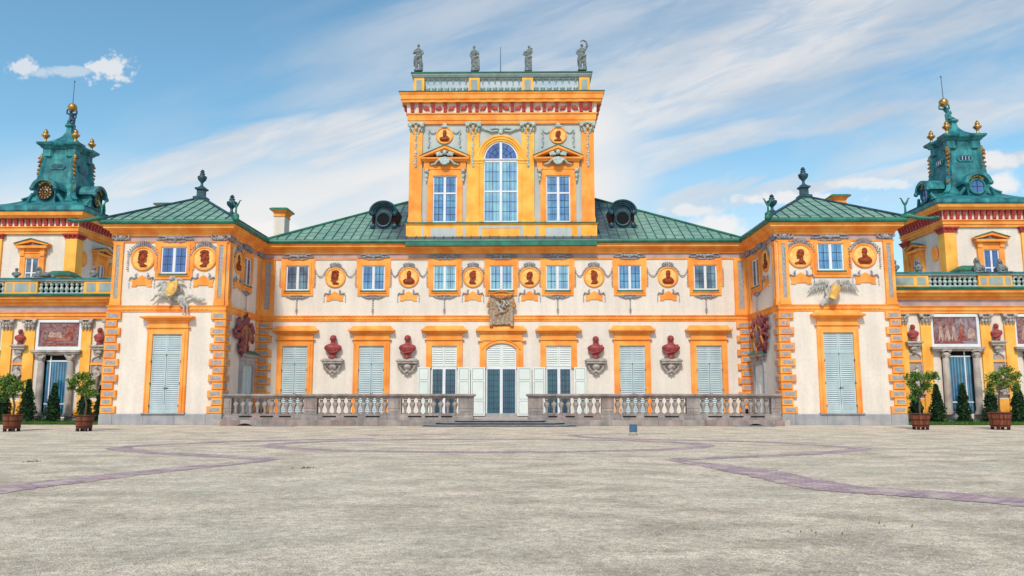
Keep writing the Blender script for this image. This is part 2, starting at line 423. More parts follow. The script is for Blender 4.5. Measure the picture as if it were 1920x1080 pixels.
def small_window(root, T, x0, x1, z0, z1, sx0, sx1, sz0, sz1, pane='pane_mid', ear=.07, sill='gutter_green', rows=3, surround='orange_stucco', ss=None):
    mb = MB(T)
    mb.box(sx0-ear, sx0+(x0-sx0)*.55, -.07, .02, sz0+.25*(sz1-sz0), sz1-.003)      # eared outer band
    mb.box(sx1-(sx1-x1)*.55, sx1+ear, -.07, .02, sz0+.25*(sz1-sz0), sz1-.003)
    mb.box(sx0+.01, sx0+(x0-sx0)*.55, -.071, .02, sz0, sz0+.25*(sz1-sz0)); mb.box(sx1-(sx1-x1)*.55, sx1-.01, -.071, .02, sz0, sz0+.25*(sz1-sz0))
    mb.box(sx0+(x0-sx0)*.55, sx1-(sx1-x1)*.55, -.072, .02, z1+(sz1-z1)*.45, sz1-.006)
    mb.box(sx0+(x0-sx0)*.55, sx1-(sx1-x1)*.55, -.072, .02, sz0, z0-(z0-sz0)*.45)
    a0, a1, b0, b1 = sx0+(x0-sx0)*.5, sx1-(sx1-x1)*.5, z0-(z0-sz0)*.5, z1+(sz1-z1)*.5
    mb.box(a0, a1, -.12, .01, z1, b1); mb.box(a0, a1, -.12, .01, b0, z0); mb.box(a0, x0, -.121, .01, z0, z1); mb.box(x1, a1, -.121, .01, z0, z1)
    w = part(mb, 'window', surround, root)
    mb = MB(T); t = .05; xm = (x0+x1)/2
    mb.frame(x0, x1, z0, z1, t, -.05, .0, tb=t*1.3)
    mb.box(xm-.05, xm+.05, -.052, .0, z0+t*1.3, z1-t)
    for a, b in ((x0+t, xm-.05), (xm+.05, x1-t)): mb.frame(a, b, z0+t*1.3, z1-t, .03, -.04, -.001)
    part(mb, 'sash', 'white_paint', w)
    mb = MB(T); gb = MB(T)
    for a, b in ((x0+t, xm-.05), (xm+.05, x1-t)):
        a += .03; b -= .03; c, d = z0+t*1.3+.03, z1-t-.03
        mb.box(a, b, -.02, -.01, c, d)
        m_ = (a+b)/2; gb.box(m_-.014, m_+.014, -.034, -.022, c, d)
        for i in range(1, rows): z = c+(d-c)*i/rows; gb.box(a, b, -.033, -.021, z-.014, z+.014)
    part(mb, 'pane', pane, w); part(gb, 'glazing_bars', 'sash_grey', w)
    if sill:
        mb = MB(T); mb.box(x0-.1, x1+.1, -.17, .0, z0-.07, z0-.002); part(mb, 'sill', sill, w)
    return w

def scroll_top(mb, x, z, w, y=-.1):          # acanthus cluster over a window
    for s in (-1, 1):
        for i in range(6):
            t = i/5.; mb.blob((x+s*w*(.08+.42*t), y, z+.03*math.sin(t*7)+.10*(1-t)), (w*.055, .05, .05+.045*(1-t)), 6, 4, rot=(0, s*(.6-t), 0))
        mb.tube([(x+s*w*.02,y,z-.12),(x+s*w*.16,y,z-.16),(x+s*w*.3,y,z-.10),(x+s*w*.34,y,z-.14)], [.035,.045,.035,.02], 6)
        mb.tube([(x+s*w*.1,y,z+.04),(x+s*w*.3,y,z+.18),(x+s*w*.5,y,z+.17)], [.05,.04,.02], 6)
    mb.blob((x, y-.02, z+.05), (w*.07,.07,.13), 7, 5); mb.blob((x, y-.02, z-.12), (w*.05,.05,.06), 6, 4)
def pendant(mb, x, z, w, h, y=-.08):          # husk drop below a window
    for s in (-1, 1):
        mb.tube([(x,y,z-.05),(x+s*w*.2,y,z-.12),(x+s*w*.38,y,z-.03),(x+s*w*.5,y,z+.03)], [.05,.045,.04,.02], 6)
        mb.tube([(x+s*w*.02,y,z+.06),(x+s*w*.22,y,z+.05),(x+s*w*.4,y,z-.06)], [.04,.035,.02], 6)
    mb.blob((x,y,z-.12), (.09,.05,.09), 6, 4)
    k = int(h/.13)
    for i in range(k):
        t = i/(k-1.); r = .045 if i not in (k-3, k-2) else .09
        mb.blob((x, y, z-.22-t*(h-.25)), (r, .04, .04), 6, 4)
def bead_drop(mb, x, z0, z1, r=.045, y=-.1):
    k = max(3, int(abs(z1-z0)/.105))
    for i in range(k): mb.blob((x, y, z0+(z1-z0)*i/(k-1.)), (r*(1.15 if i%3 else .7), .04, .04), 6, 4)
def swag(mb, x0, z0, x1, z1, sag, r=.035, y=-.08, k=9):
    for i in range(k):
        t = i/(k-1.); mb.blob((x0+(x1-x0)*t, y, z0+(z1-z0)*t-sag*4*t*(1-t)), (r*1.2, .035, r), 6, 4)
def crown_panel(mb, x, z0, z1, w):            # pale orange strapwork shield under a medallion
    h = z1-z0; p = [(-.5,.10),(-.5,0),(-.28,0),(-.22,.12),(.22,.12),(.28,0),(.5,0),(.5,.10),(.46,.2),(.52,.62),(.45,.72),(.36,.58),(.24,.62),(.14,.86),(.06,.9),(0,1),(-.06,.9),(-.14,.86),(-.24,.62),(-.36,.58),(-.45,.72),(-.52,.62),(-.46,.2)]
    mb.prism([(x+a*w, z0+b*h) for a, b in p], -.055, .01)
def medal_ornament(mb, x, z, r, full=True):
    # shell crest, flanking leaves, birds under
    for i in range(7):
        a = PI*(.18+.64*i/6); mb.tube([(x+r*1.0*math.cos(a)*.4, -.1, z+r*1.02), (x+r*.62*math.cos(a), -.1, z+r*(1.12+.32*math.sin(a)))], [.03,.05], 6)
    for s in (-1, 1):
        for i in range(7):
            a = PI/2-s*(.30+.16*i); mb.blob((x+(r*1.13)*math.cos(a), -.08, z+(r*1.13)*math.sin(a)), (.06,.04,.045), 6, 4)
        # curling birds / tendrils below
        mb.tube([(x+s*r*.42,-.07,z-r*1.18),(x+s*r*.55,-.07,z-r*1.35),(x+s*r*.42,-.07,z-r*1.5),(x+s*r*.62,-.07,z-r*1.62),(x+s*r*.92,-.07,z-r*1.52),(x+s*r*1.02,-.07,z-r*1.75)], [.025,.04,.045,.055,.045,.03], 6)
        bead_drop(mb, x+s*r*1.03, z-r*1.8, z-r*2.3, .03, -.07)
HEADS = [
 # outline of a profile head on a bust, facing right, unit box
 [(-.20,-.62),(.26,-.62),(.34,-.50),(.16,-.42),(.08,-.34),(.10,-.26),(.24,-.24),(.27,-.14),(.23,-.10),(.29,-.04),(.24,.02),(.27,.14),(.22,.24),(.20,.36),(.34,.44),(.30,.58),(.10,.66),(-.08,.60),(-.22,.62),(-.36,.48),(-.28,.40),(-.34,.22),(-.26,.10),(-.36,-.02),(-.26,-.10),(-.40,-.24),(-.30,-.36),(-.20,-.42)],
 [(-.40,-.62),(.44,-.62),(.40,-.50),(.16,-.42),(.06,-.30),(.08,-.22),(.22,-.22),(.26,-.12),(.22,-.06),(.30,.00),(.24,.08),(.26,.20),(.22,.32),(.10,.46),(-.08,.50),(-.22,.44),(-.30,.30),(-.28,.10),(-.20,-.08),(-.20,-.30),(-.34,-.44)],
 [(-.26,-.60),(.30,-.60),(.20,-.46),(.10,-.30),(.20,-.24),(.25,-.14),(.21,-.08),(.28,.00),(.24,.10),(.25,.26),(.30,.32),(.18,.42),(.28,.54),(.06,.62),(-.16,.50),(-.30,.36),(-.34,.14),(-.24,-.06),(-.26,-.28),(-.36,-.44)],
 [(-.52,-.48),(-.36,-.62),(.34,-.60),(.48,-.44),(.50,-.26),(.34,-.14),(.10,-.10),(.04,-.04),(.04,.06),(.14,.10),(.16,.20),(.20,.26),(.15,.32),(.16,.46),(.06,.58),(-.08,.60),(-.20,.50),(-.22,.30),(-.16,.10),(-.24,0),(-.42,-.14),(-.54,-.30)]]
def medallion(root, T, x, z, r, head=0, flip=1, orn=True, tone=None, sides=True):
    mb = MB(T); n = 28
    mb.smooth = True
    prof = [(1.0,0),(1.0,.07),(.95,.10),(.88,.09),(.84,.05),(.82,.05)]
    v = []; f = []
    for q, o in prof:
        for i in range(n): a = 2*PI*i/n; v.append((x+r*q*math.cos(a), -o, z+r*q*math.sin(a)))
    for j in range(len(prof)-1):
        for i in range(n): k = (i+1)%n; f.append((j*n+i, (j+1)*n+i, (j+1)*n+k, j*n+k))
    mb.add(v, f); m = part(mb, 'medallion', 'orange_stucco', root, tone)
    mb = MB(T); mb.prism([(x+r*.83*math.cos(2*PI*i/n), z+r*.83*math.sin(2*PI*i/n)) for i in range(n)], -.045, .0)
    part(mb, 'disc', 'medallion_yellow', m)
    mb = MB(T); k = r*1.10
    hp = [(x+flip*a*k, z+b*k) for a, b in HEADS[head]]
    mb.prism(hp, -.085, -.02)
    mb.smooth = True
    top = max(b for a, b in HEADS[head])
    if head in (0,): 
        for i in range(9): mb.blob((x+flip*k*(-.24+.06*i), -.09, z+k*(.30+.28*math.sin(i*.42))), (k*.10,.05,k*.09), 6, 4)
        mb.blob((x-flip*k*.28, -.09, z+k*.05), (k*.09,.05,k*.2), 6, 4)
    if head in (1, 3): mb.blob((x-flip*k*.02, -.09, z+k*(.30)), (k*.19,.05,k*.17), 8, 5)
    if head == 3: mb.blob((x, -.1, z-k*.36), (k*.42,.06,k*.2), 8, 5)
    mb.blob((x+flip*k*.02, -.085, z+k*.05), (k*.15,.05,k*.22), 8, 5)
    mb.blob((x, -.085, z-k*.5), (k*.24,.05,k*.10), 8, 5)
    part(mb, 'relief', 'relief_brown', m)
    if orn:
        mb = MB(T); medal_ornament(mb, x, z, r); parts(mb, 'garland', 'ornament_grey', m, .15)
        mb = MB(T); crown_panel(mb, x, z-r*2.28, z-r*1.32, r*1.62); part(mb, 'strapwork_panel', 'orange_stucco', m)
    return m
def quoins(root, T, x0, x1, z0, z1, n, grow, o=.14, first=1, name='quoins'):
    # grow: +1 wide blocks reach further to the right, -1 to the left, 0 both
    mb = MB(T); h = (z1-z0)/n
    for i in range(n):
        wide = (i+first) % 2; d = (x1-x0)*.34 if wide else 0
        a, b = x0-(d if grow <= 0 else 0), x1+(d if grow >= 0 else 0)
        za, zb = z0+i*h+(.035 if not wide else -.01)*.5+.012, z0+(i+1)*h-.012
        mb.cur = 0; mb.frus(a, b, za, zb, -.02, o+(.03 if wide else 0), .035)
        mb.cur = 1; w = b-a; q = o+(.03 if wide else 0)
        mb.frus(a+w*.16, b-w*.14, za+(zb-za)*.24, zb-(zb-za)*.22, q-.02, q+.008, .004)
    mb.cur = 0; mb.box(x0+.004, x1-.004, -o*.45, .02, z0, z1)
    return part(mb, name, ['orange_stucco','rusticated_grey'], root)
def panel_pilaster(root, T, x0, x1, z0, z1, o=.13, pan=.3, base=True, mat='orange_stucco'):
    mb = MB(T); mb.cur = 0; mb.box(x0, x1, -o*.6, .02, z0, z1)
    w = x1-x0; mb.box(x0+.002, x0+w*pan, -o, .0, z0+.4, z1-.03); mb.box(x1-w*pan, x1-.002, -o, .0, z0+.4, z1-.03)
    mb.box(x0+w*pan, x1-w*pan, -o+.002, 0, z1-.2, z1-.031)
    mb.box(x0-.03, x1+.03, -o-.05, .01, z0, z0+.16); mb.box(x0-.01, x1+.01, -o-.02, .01, z0+.16, z0+.4)
    mb.cur = 1; mb.box(x0+w*pan, x1-w*pan, -o*.75, 0, z0+.42, z1-.2)
    return part(mb, 'pilaster', [mat,'rusticated_grey'], root)
def frieze_leaves(mb, x, z, y=-.12, w=.5):
    for i in range(5):
        a = -1+i*.5; mb.tube([(x+a*w*.25,y,z-.14),(x+a*w*.55,y-.03,z+.02),(x+a*w*.5,y-.05,z+.15)], [.04,.06,.045], 6)
    mb.blob((x,y-.03,z), (w*.2,.06,.14), 6, 4)

def tall_door(root, T, cx, ow, z0, zt, ztr, aw, zf0, zf1, hw, zh0, zh1, zs, style='closed', arch=False, zbot=None, handles=True):
    """framed french window: ow/aw/hw half widths of opening, architrave and hood"""
    mb = MB(T); zb = z0 if zbot is None else zbot
    zj = zf0
    if not arch:
        st = (aw-ow)*.5
        mb.box(cx-aw, cx-ow-st, -.10, .02, zb, zf0); mb.box(cx+ow+st, cx+aw, -.10, .02, zb, zf0)
        mb.box(cx-ow-st, cx+ow+st, -.10, .02, zt+(zf0-zt)*.5, zf0)
        mb.box(cx-ow-st, cx-ow, -.15, .02, zb, zt+(zf0-zt)*.5); mb.box(cx+ow, cx+ow+st, -.15, .02, zb, zt+(zf0-zt)*.5)
        mb.box(cx-ow, cx+ow, -.15, .02, zt, zt+(zf0-zt)*.5)
        mb.box(cx-aw+.03, cx-aw+.075, -.13, -.09, zb, zf0-.03); mb.box(cx+aw-.075, cx+aw-.03, -.13, -.09, zb, zf0-.03)
    else:
        rise = .36; st = (aw-ow)*.45; zsg = zt-rise
        inner = arc(cx, zsg, ow, rise); mid = arc(cx, zsg, ow+st, rise+st*.85)
        mb.prism([(cx+ow+st, zb)]+mid+[(cx-ow-st, zb), (cx-aw, zb), (cx-aw, zf0+.001), (cx+aw, zf0+.001), (cx+aw, zb)], -.10, .02)
        mb.prism([(cx+ow, zb)]+inner+[(cx-ow, zb), (cx-ow-st, zb)]+mid[::-1]+[(cx+ow+st, zb)], -.16, .02)
    mb.box(cx-aw+.03, cx+aw-.03, -.13, .02, zf0+.07, zf1)
    d = part(mb, 'french_window', 'orange_stucco', root)
    mb = MB(T)
    mb.rect(cx-aw, cx+aw, -.08, .2, [(0,zf0),(.08,zf0+.005),(.11,zf0+.05),(.10,zf0+.07),(0,zf0+.07)]) if not arch else [mb.box(cx-s*aw-.12, cx-s*aw+.2, -.19, .01, zf0, zf0+.07) for s in (-1,1)]
    if arch:
        o_ = arc(cx, zt-.36, ow+(aw-ow)*.62, .36+(aw-ow)*.62); i_ = arc(cx, zt-.36, ow+(aw-ow)*.48, .36+(aw-ow)*.48); mb.prism(i_+o_[::-1], -.20, .0)
    e = hw-aw
    mb.rect(cx-aw, cx+aw, -.12, .25, [(0,zh0-.02),(e*.35,zh0),(e*.45,zh0+(zh1-zh0)*.25),(e*.85,zh0+(zh1-zh0)*.5),(e,zh0+(zh1-zh0)*.62),(e,zh1),(e*.55,zh1+(zs-zh1)*.3),(e*.25,zh1+(zs-zh1)*.75),(e*.1,zs),(-.05,zs)])
    part(mb, 'hood', 'orange_stucco', d)
    # shutters
    def lf(x0, x1, za, zb_, nm='shutter'):
        mb = MB(T); leaf(mb, x0, x1, za, zb_, .02); return part(mb, nm, ['shutter_blue' if style == 'closed' else 'shutter_pale', 'shutter_back'], d)
    if arch:
        for s in (-1, 1):
            mb = MB(T); xs0, xs1 = sorted((cx, cx+s*(ow-.01)))
            top = [p for p in arc(cx, zt-.36, ow-.01, .35, 24) if (p[0]-cx)*s >= -1e-6]
            if s > 0: outl = [(cx+.002, ztr), (cx+ow-.01, ztr)]+top+[(cx+.002, zt-.01)]
            else: outl = [(cx-.002, zt-.01)]+top+[(cx-ow+.01, ztr), (cx-.002, ztr)]
            mb.cur = 0; mb.prism(outl, -.04, 0)
            h = .115; z = ztr+.14
            while z < zt-.14:
                xx = cx+s*.1
                dz = z+h-(zt-.36); lim = ow-.11 if dz < 0 else (ow-.01)*math.sqrt(max(0, 1-(dz/.42)**1.7))-.1
                if lim > .2:
                    xa, xb = sorted((xx, cx+s*lim))
                    mb.cur = 1; mb.box(xa, xb, -.046, -.035, z, z+h*.95); mb.cur = 0
                    mb.add([(xa,-.072,z),(xb,-.072,z),(xb,-.048,z+h*.66),(xa,-.048,z+h*.66),(xa,-.046,z),(xb,-.046,z)], [(0,1,2,3),(0,4,5,1),(0,3,4),(1,5,2)])
                z += h
            part(mb, 'shutter', ['shutter_pale','shutter_back'], d)
    else:
        for a, b in ((cx-ow+.005, cx-.006), (cx+.006, cx+ow-.005)): lf(a, b, ztr+.02, zt-.01)
    if style == 'closed':
        for a, b in ((cx-ow+.005, cx-.006), (cx+.006, cx+ow-.005)): lf(a, b, z0, ztr-.012)
        if handles:
            mb = MB(T); zc = z0+(ztr-z0)*.42
            mb.tube([(cx-.09,-.08,zc-.02),(cx+.02,-.1,zc),(cx+.16,-.08,zc+.02)], .018, 5); mb.box(cx-.02, cx+.02, -.1, -.05, zc-.06, zc+.07)
            mb.tube([(cx,-.07,zc-.9),(cx,-.07,ztr-.05)], .012, 5); mb.blob((cx,-.07,ztr-.04), (.05,.02,.03), 6, 4)
            for s in (-1,1):
                for q in (.12,.5,.88): mb.box(cx+s*ow-.02, cx+s*ow+.02, -.17, -.05, z0+(ztr-z0)*q-.06, z0+(ztr-z0)*q+.06)
            part(mb, 'handle', 'rod_metal', d)
    else:
        mb = MB(T); t = .10 if arch else .10
        mb.box(cx-ow, cx+ow, -.03, .0, ztr-.07, ztr+.01)
        mb.frame(cx-ow, cx+ow, z0, ztr-.07, t*.75, -.06, 0, tb=.12)
        mb.box(cx-.09, cx+.09, -.065, 0, z0+.12, ztr-.07-t*.75)
        g = part(mb, 'glazed_door', 'white_paint', d)
        mb = MB(T); gb = MB(T)
        for a, b in ((cx-ow+t*.75, cx-.09), (cx+.09, cx+ow-t*.75)):
            mb.box(a, b, -.02, 0, z0+.12, ztr-.145); m_ = (a+b)/2
            gb.box(m_-.012, m_+.012, -.034, -.021, z0+.12, ztr-.145)
            k = 8
            for i in range(1, k): z = z0+.12+(ztr-.265-z0)*i/k; gb.box(a, b, -.033, -.0215, z-.012, z+.012)
        part(mb, 'pane', 'pane_door', d); part(gb, 'glazing_bars', 'sash_grey', d)
        wl = style[1:]
        for k, (a, b) in enumerate(wl):
            mb = MB(T); zz = z0+.02; H_ = ztr-.02
            mb.box(a, b, -.22, -.175, zz, H_)
            zm = zz+(H_-zz)*.72; zq = zz+(H_-zz)*.32
            mb.cur = 1
            for c0, c1 in ((zm+.05, H_-.08), (zq+.05, zm-.05), (zz+.09, zq-.05)):
                mb.frame(a+.09, b-.09, c0, c1, .03, -.224, -.215)  # shade along the panel edges painted as thin dark lines
            mb.cur = 0
            if k == 1: mb.box(b-.1, b-.06, -.25, -.21, zz+(H_-zz)*.36, zz+(H_-zz)*.42)
            part(mb, 'open_shutter', ['shutter_pale','groove_shade'], d)
    return d

def seam_roof(root, polys, sp=.62, mats=('roof_patina','roof_seam','roof_tarnish'), name='roof', tarn=None, cross=1.1, parent_part=None):
    """polys: list of (points, eave_dir, slope-up hint) planar convex faces; raised standing seams"""
    mb = MB()
    for pts, e in polys:
        pts = [Vector(p) for p in pts]; e = Vector(e).normalized()
        nrm = (pts[1]-pts[0]).cross(pts[2]-pts[0]).normalized()
        if nrm.z < 0: nrm = -nrm; pts = pts[::-1]
        s = nrm.cross(e).normalized()
        if s.z < 0: s = -s
        mb.cur = 0; mb.add(pts, [tuple(range(len(pts)))])
        o = pts[0]; q = [((p-o).dot(e), (p-o).dot(s)) for p in pts]
        def clip(u):
            hit = []
            for i in range(len(q)):
                a, b = q[i], q[(i+1) % len(q)]
                if (a[0]-u)*(b[0]-u) < 0: hit.append(a[1]+(b[1]-a[1])*(u-a[0])/(b[0]-a[0]))
            return (min(hit), max(hit)) if len(hit) >= 2 else None
        u0, u1 = min(a for a, b in q), max(a for a, b in q); k = int((u1-u0)/sp)+1; dd = (u1-u0)/k
        def strip(ua, va, ub, vb, w, h):
            A = o+e*ua+s*va; B = o+e*ub+s*vb; d = (B-A).normalized(); t = d.cross(nrm)*w
            v = [A-t, A+t, B+t, B-t]; mb.add([p-nrm*.01 for p in v]+[p+nrm*h for p in v], [(4,5,6,7),(0,1,5,4),(1,2,6,5),(2,3,7,6),(3,0,4,7)])
        mb.cur = 1
        for i in range(1, k):
            c = clip(u0+i*dd)
            if c and c[1]-c[0] > .1: strip(u0+i*dd, c[0], u0+i*dd, c[1], .022, .045)
        rr = random.Random(3)
        for i in range(k):
            ca = clip(u0+(i+.5)*dd)
            if not ca: continue
            uc = u0+(i+.5)*dd; v = ca[0]+.4+rr.random()*.5
            wp = o+e*uc+s*((ca[0]+ca[1])/2)
            while v < ca[1]-.15:
                mb.cur = 1; strip(uc-dd*.5+.03, v, uc+dd*.5-.03, v, .012, .012)
                v += cross*(.85+.3*rr.random())
            # single tarnished or brighter sheets
            v = ca[0]+.03
            while v < ca[1]-.9:
                wp = o+e*uc+s*v
                pr = tarn(wp) if tarn else .06
                if rr.random() < pr:
                    mb.cur = 2; A = o+e*(uc-dd*.46)+s*v; w_ = dd*.92; h_ = min(cross*.95, ca[1]-v-.1)
                    cl, cr = clip(uc-dd*.44), clip(uc+dd*.44)
                    if cl and cr and v >= max(cl[0], cr[0])-.001 and v+h_ <= min(cl[1], cr[1]):
                        mb.add([A+nrm*.006, A+e*w_+nrm*.006, A+e*w_+s*h_+nrm*.006, A+s*h_+nrm*.006], [(0,1,2,3)])
                v += cross
    return part(mb, name, list(mats), parent_part or root)
def ridge_tube(mb, pts, r=.09): mb.tube(pts, r, 6)
# ------------------------------------------------------------------ main block of the palace
OUT = [(-OX,4.2),(-OX,YP),(-WX,YP),(-WX,0),(WX,0),(WX,YP),(OX,YP),(OX,4.2)]   # plan outline facing the court
BAND = [(0,6.32),(.05,6.34),(.07,6.42),(.10,6.44),(.10,6.60),(.14,6.63),(.16,6.70),(0,6.72)]
STRIP = [(0,10.33),(.05,10.34),(.07,10.42),(0,10.44)]
main = thing('palace_main_block', 'long two storey middle wing with a green hipped roof, behind the terrace balustrades', 'palace', (0,4,0))
mb = MB(); mb.box(-WX, WX, 0, 9, 0, 11.2); part(mb, 'wall', 'wall_plaster', main)
mb = MB(); mb.path(OUT, BAND, 3, 4); x = -15.2
while x < 15.2:
    mb.frus(x, x+.17, 6.46, 6.58, .095, .125, .015); x += .26
part(mb, 'band_course', 'orange_stucco', main)
mb = MB(); mb.path(OUT, STRIP, 3, 4); mb.path(OUT, EAVE, 3, 4); part(mb, 'cornice', 'orange_stucco', main)
mb = MB(); mb.box(-WX+.01, WX-.01, -.012, 0, 10.44, 10.74); fr = part(mb, 'frieze', 'frieze_pink', main)
mb = MB()
mb.path(OUT, GUT, 3, 4)
gut = part(mb, 'gutter', 'gutter_green', main)
# upper storey windows and medallions
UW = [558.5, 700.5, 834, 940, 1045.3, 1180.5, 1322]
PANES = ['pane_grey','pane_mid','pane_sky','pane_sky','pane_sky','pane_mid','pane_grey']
sw = 0.745
wx = [fx(p, 520) for p in UW]
for i, x in enumerate(wx):
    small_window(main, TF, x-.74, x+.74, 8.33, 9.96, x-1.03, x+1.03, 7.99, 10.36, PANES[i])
mb = MB(TF); mp_ = MB(TF)
for i, x in enumerate(wx):
    scroll_top(mb, x, 10.5, 1.9)
    if i != 3: pendant(mp_, x, 7.95, 1.5, 1.12)
    for s in (-1, 1): bead_drop(mp_, x+s*1.14, 9.75, 8.62)
parts(mb, 'window_crest', 'ornament_grey', main, .08); parts(mp_, 'window_garland', 'ornament_grey', main, .08)
MX = [(629,0,1),(766.6,3,-1),(887,2,1),(992.8,1,-1),(1113.5,2,-1),(1252,3,-1)]
for i, (px, hd, fl) in enumerate(MX):
    x = fx(px, 519); m_ = medallion(main, TF, x, 9.18, .67, hd, fl)
mb = MB(TF)
for a, b in ((0,629),(1,766.6),(4,1113.5),(5,1252)):
    for s in (-1, 1):
        xm = fx(b, 519); tgt = [w for w in wx if (w-xm)*s > 0]; t = min(tgt, key=lambda w: abs(w-xm))
        if abs(t-xm) > 2.0: swag(mb, xm+s*.74, 9.38, t-s*1.18, 9.55, .22)
parts(mb, 'swag', 'ornament_grey', main, .06)
# corner pilasters and quoins of the court corners
for s in (-1, 1):
    x0, x1 = sorted((s*(WX-.06), s*(WX-.92)))
    panel_pilaster(main, TF, x0, x1, 6.7, 10.38)
    x0, x1 = sorted((s*(WX-.02), s*(WX-.66)))
    quoins(main, TF, x0, x1, .55, 6.3, 13, -s, o=.13)
    mb = MB(TF); mb.box(x0, x1, -.16, 0, .3, .55); mb.box(x0+.1, x0+.3, -.165, -.1, .31, .54) 
    part(mb, 'corner_base', 'stone_plinth', main)
    mb = MB(TF)
    for q in (.25, .62): mb.box(x0+q-.14, x0+q+.06, -.18, -.161, .36, .78)
    parts(mb, 'dark_plate', 'void_shade_black', main)  # near-black plates low on each court corner
mb = MB(); mb.path(OUT, [(0,.3),(.07,.3),(.07,.5),(0,.52)], 3, 4); part(mb, 'plinth', 'stone_plinth', main)
# ground floor french windows
zz = dict(z0=.34, zt=fz(648.5), ztr=fz(682), zf0=fz(638.5), zf1=fz(625), zh0=fz(625), zh1=fz(618.5), zs=fz(611))
def gd(px, style, **k):
    x = fx(px, 680); a = dict(ow=.80, aw=1.16, hw=1.48, **zz); a.update(k)
    return tall_door(main, TF, x, a['ow'], a['z0'], a['zt'], a['ztr'], a['aw'], a['zf0'], a['zf1'], a['hw'], a['zh0'], a['zh1'], a['zs'], style, arch=a.get('arch', False), zbot=a.get('zbot'))
for px in (553.2, 696.6, 1185.6, 1329.4): gd(px, 'closed')
def wing(a, b, py=720): return (fx(a, py), fx(b, py))
zt2 = fz(688)
gd(833, ('open', wing(783.5,806.5), wing(858.5,882)), ztr=zt2, zbot=fz(690))
gd(1047.5, ('open', wing(999,1022.5), wing(1076,1099.5)), ztr=zt2, zbot=fz(690))
gd(940, ('open', wing(883.3,909.8), wing(970,996.8)), ztr=zt2, ow=.96, aw=1.38, hw=1.64, zt=fz(643.5), arch=True, zbot=fz(690), zf0=fz(640.5))
# roof: hipped, rising behind the belvedere
RZ = 11.58; e0 = -.62
hipz = P(768, 372, 8.2)[1]
def tarn(w): return 0.
A, B, C_, D = (-15.2,e0,RZ), (15.2,e0,RZ), (6.2,8.2,hipz), (-6.2,8.2,hipz)
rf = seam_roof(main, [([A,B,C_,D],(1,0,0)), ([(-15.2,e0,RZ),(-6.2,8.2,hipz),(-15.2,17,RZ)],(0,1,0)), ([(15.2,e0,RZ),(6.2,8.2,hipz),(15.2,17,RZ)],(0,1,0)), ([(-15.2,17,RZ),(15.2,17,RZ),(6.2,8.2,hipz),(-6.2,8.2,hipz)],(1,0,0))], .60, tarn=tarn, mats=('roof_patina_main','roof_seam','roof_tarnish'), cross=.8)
mb = MB()
ridge_tube(mb, [(-15.2,e0,RZ+.05),(-6.2,8.2,hipz+.06)]); ridge_tube(mb, [(15.2,e0,RZ+.05),(6.2,8.2,hipz+.06)]); ridge_tube(mb, [(-6.2,8.2,hipz+.06),(6.2,8.2,hipz+.06)])
part(mb, 'ridge_flashing', 'gutter_green', rf)
def roofz(y): return RZ+(hipz-RZ)*(y-e0)/(8.2-e0)
# oculus dormers
def oculus(root, px, py_base, s):
    y = 0.
    for _ in range(60):
        if P(px, py_base, y)[1] > roofz(y): y += .05
        else: break
    x, z = P(px, py_base, y); T = Matrix.Translation((x, y, z)) @ Matrix.Scale(1.1, 4)
    mb = MB(T); n = 24
    # volute front plate with round opening
    body = [(-.98,-.05),(-.86,.10),(-.62,.18),(-.50,.34),(-.47,.75),(-.56,.98)]
    outl = body+[(-.62,1.08)]+[(.62*math.cos(PI-PI*i/12), 1.1+.55*math.sin(PI*i/12)) for i in range(1,12)]+[(.62,1.08)]+[(-a,b) for a,b in body[::-1]]
    mb.prism(outl, -.02, .25)
    ring = []
    mb.prism([(.46*math.cos(2*PI*i/n), .58+.46*math.sin(2*PI*i/n)) for i in range(n)], -.10, -.0)
    d = part(mb, 'dormer', 'copper_dark', root)
    mb = MB(T)
    for rr, yy, th in ((.80,-.18,.085),(.66,-.16,.06),(.54,-.12,.05)):
        mb.tube([(rr*math.cos(PI*(-.04+1.08*i/16)), yy, .98+rr*.86*math.sin(PI*(-.04+1.08*i/16))) for i in range(17)], th, 7, flat=2.2)
    for q in (-1, 1): mb.blob((q*.70,-.2,.95), (.15,.12,.17), 8, 6); mb.blob((q*.66,-.1,.2), (.16,.08,.14), 8, 5)
    part(mb, 'hood', 'copper_dark', d)
    mb = MB(T); mb.tube([(.42*math.cos(2*PI*i/n), -.12, .58+.42*math.sin(2*PI*i/n)) for i in range(n+1)], .06, 7); part(mb, 'rim', 'copper_dark', d)
    mb = MB(T); mb.prism([(.38*math.cos(2*PI*i/n), .58+.38*math.sin(2*PI*i/n)) for i in range(n)], -.115, -.09); part(mb, 'opening', 'void_shade_black', d)
    mb = MB(T); ln = 2.6
    mb.path([(-.75,.2),(-.75,ln)], [(0,-.2),(0,1.35)]); mb.path([(.75,ln),(.75,.2)], [(0,-.2),(0,1.35)])
    mb.add([(-.75,.2,1.3),(0,.2,1.62),(0,ln,1.62),(-.75,ln,1.3),(.75,.2,1.3),(.75,ln,1.3),(-.75,.2,-.3),(.75,.2,-.3)], [(0,1,2,3),(1,4,5,2),(6,7,4,1,0)])
    part(mb, 'cheek', 'dark_brown', d)
oculus(main, 719, 430, 1); oculus(main, 1167.5, 428, -1)
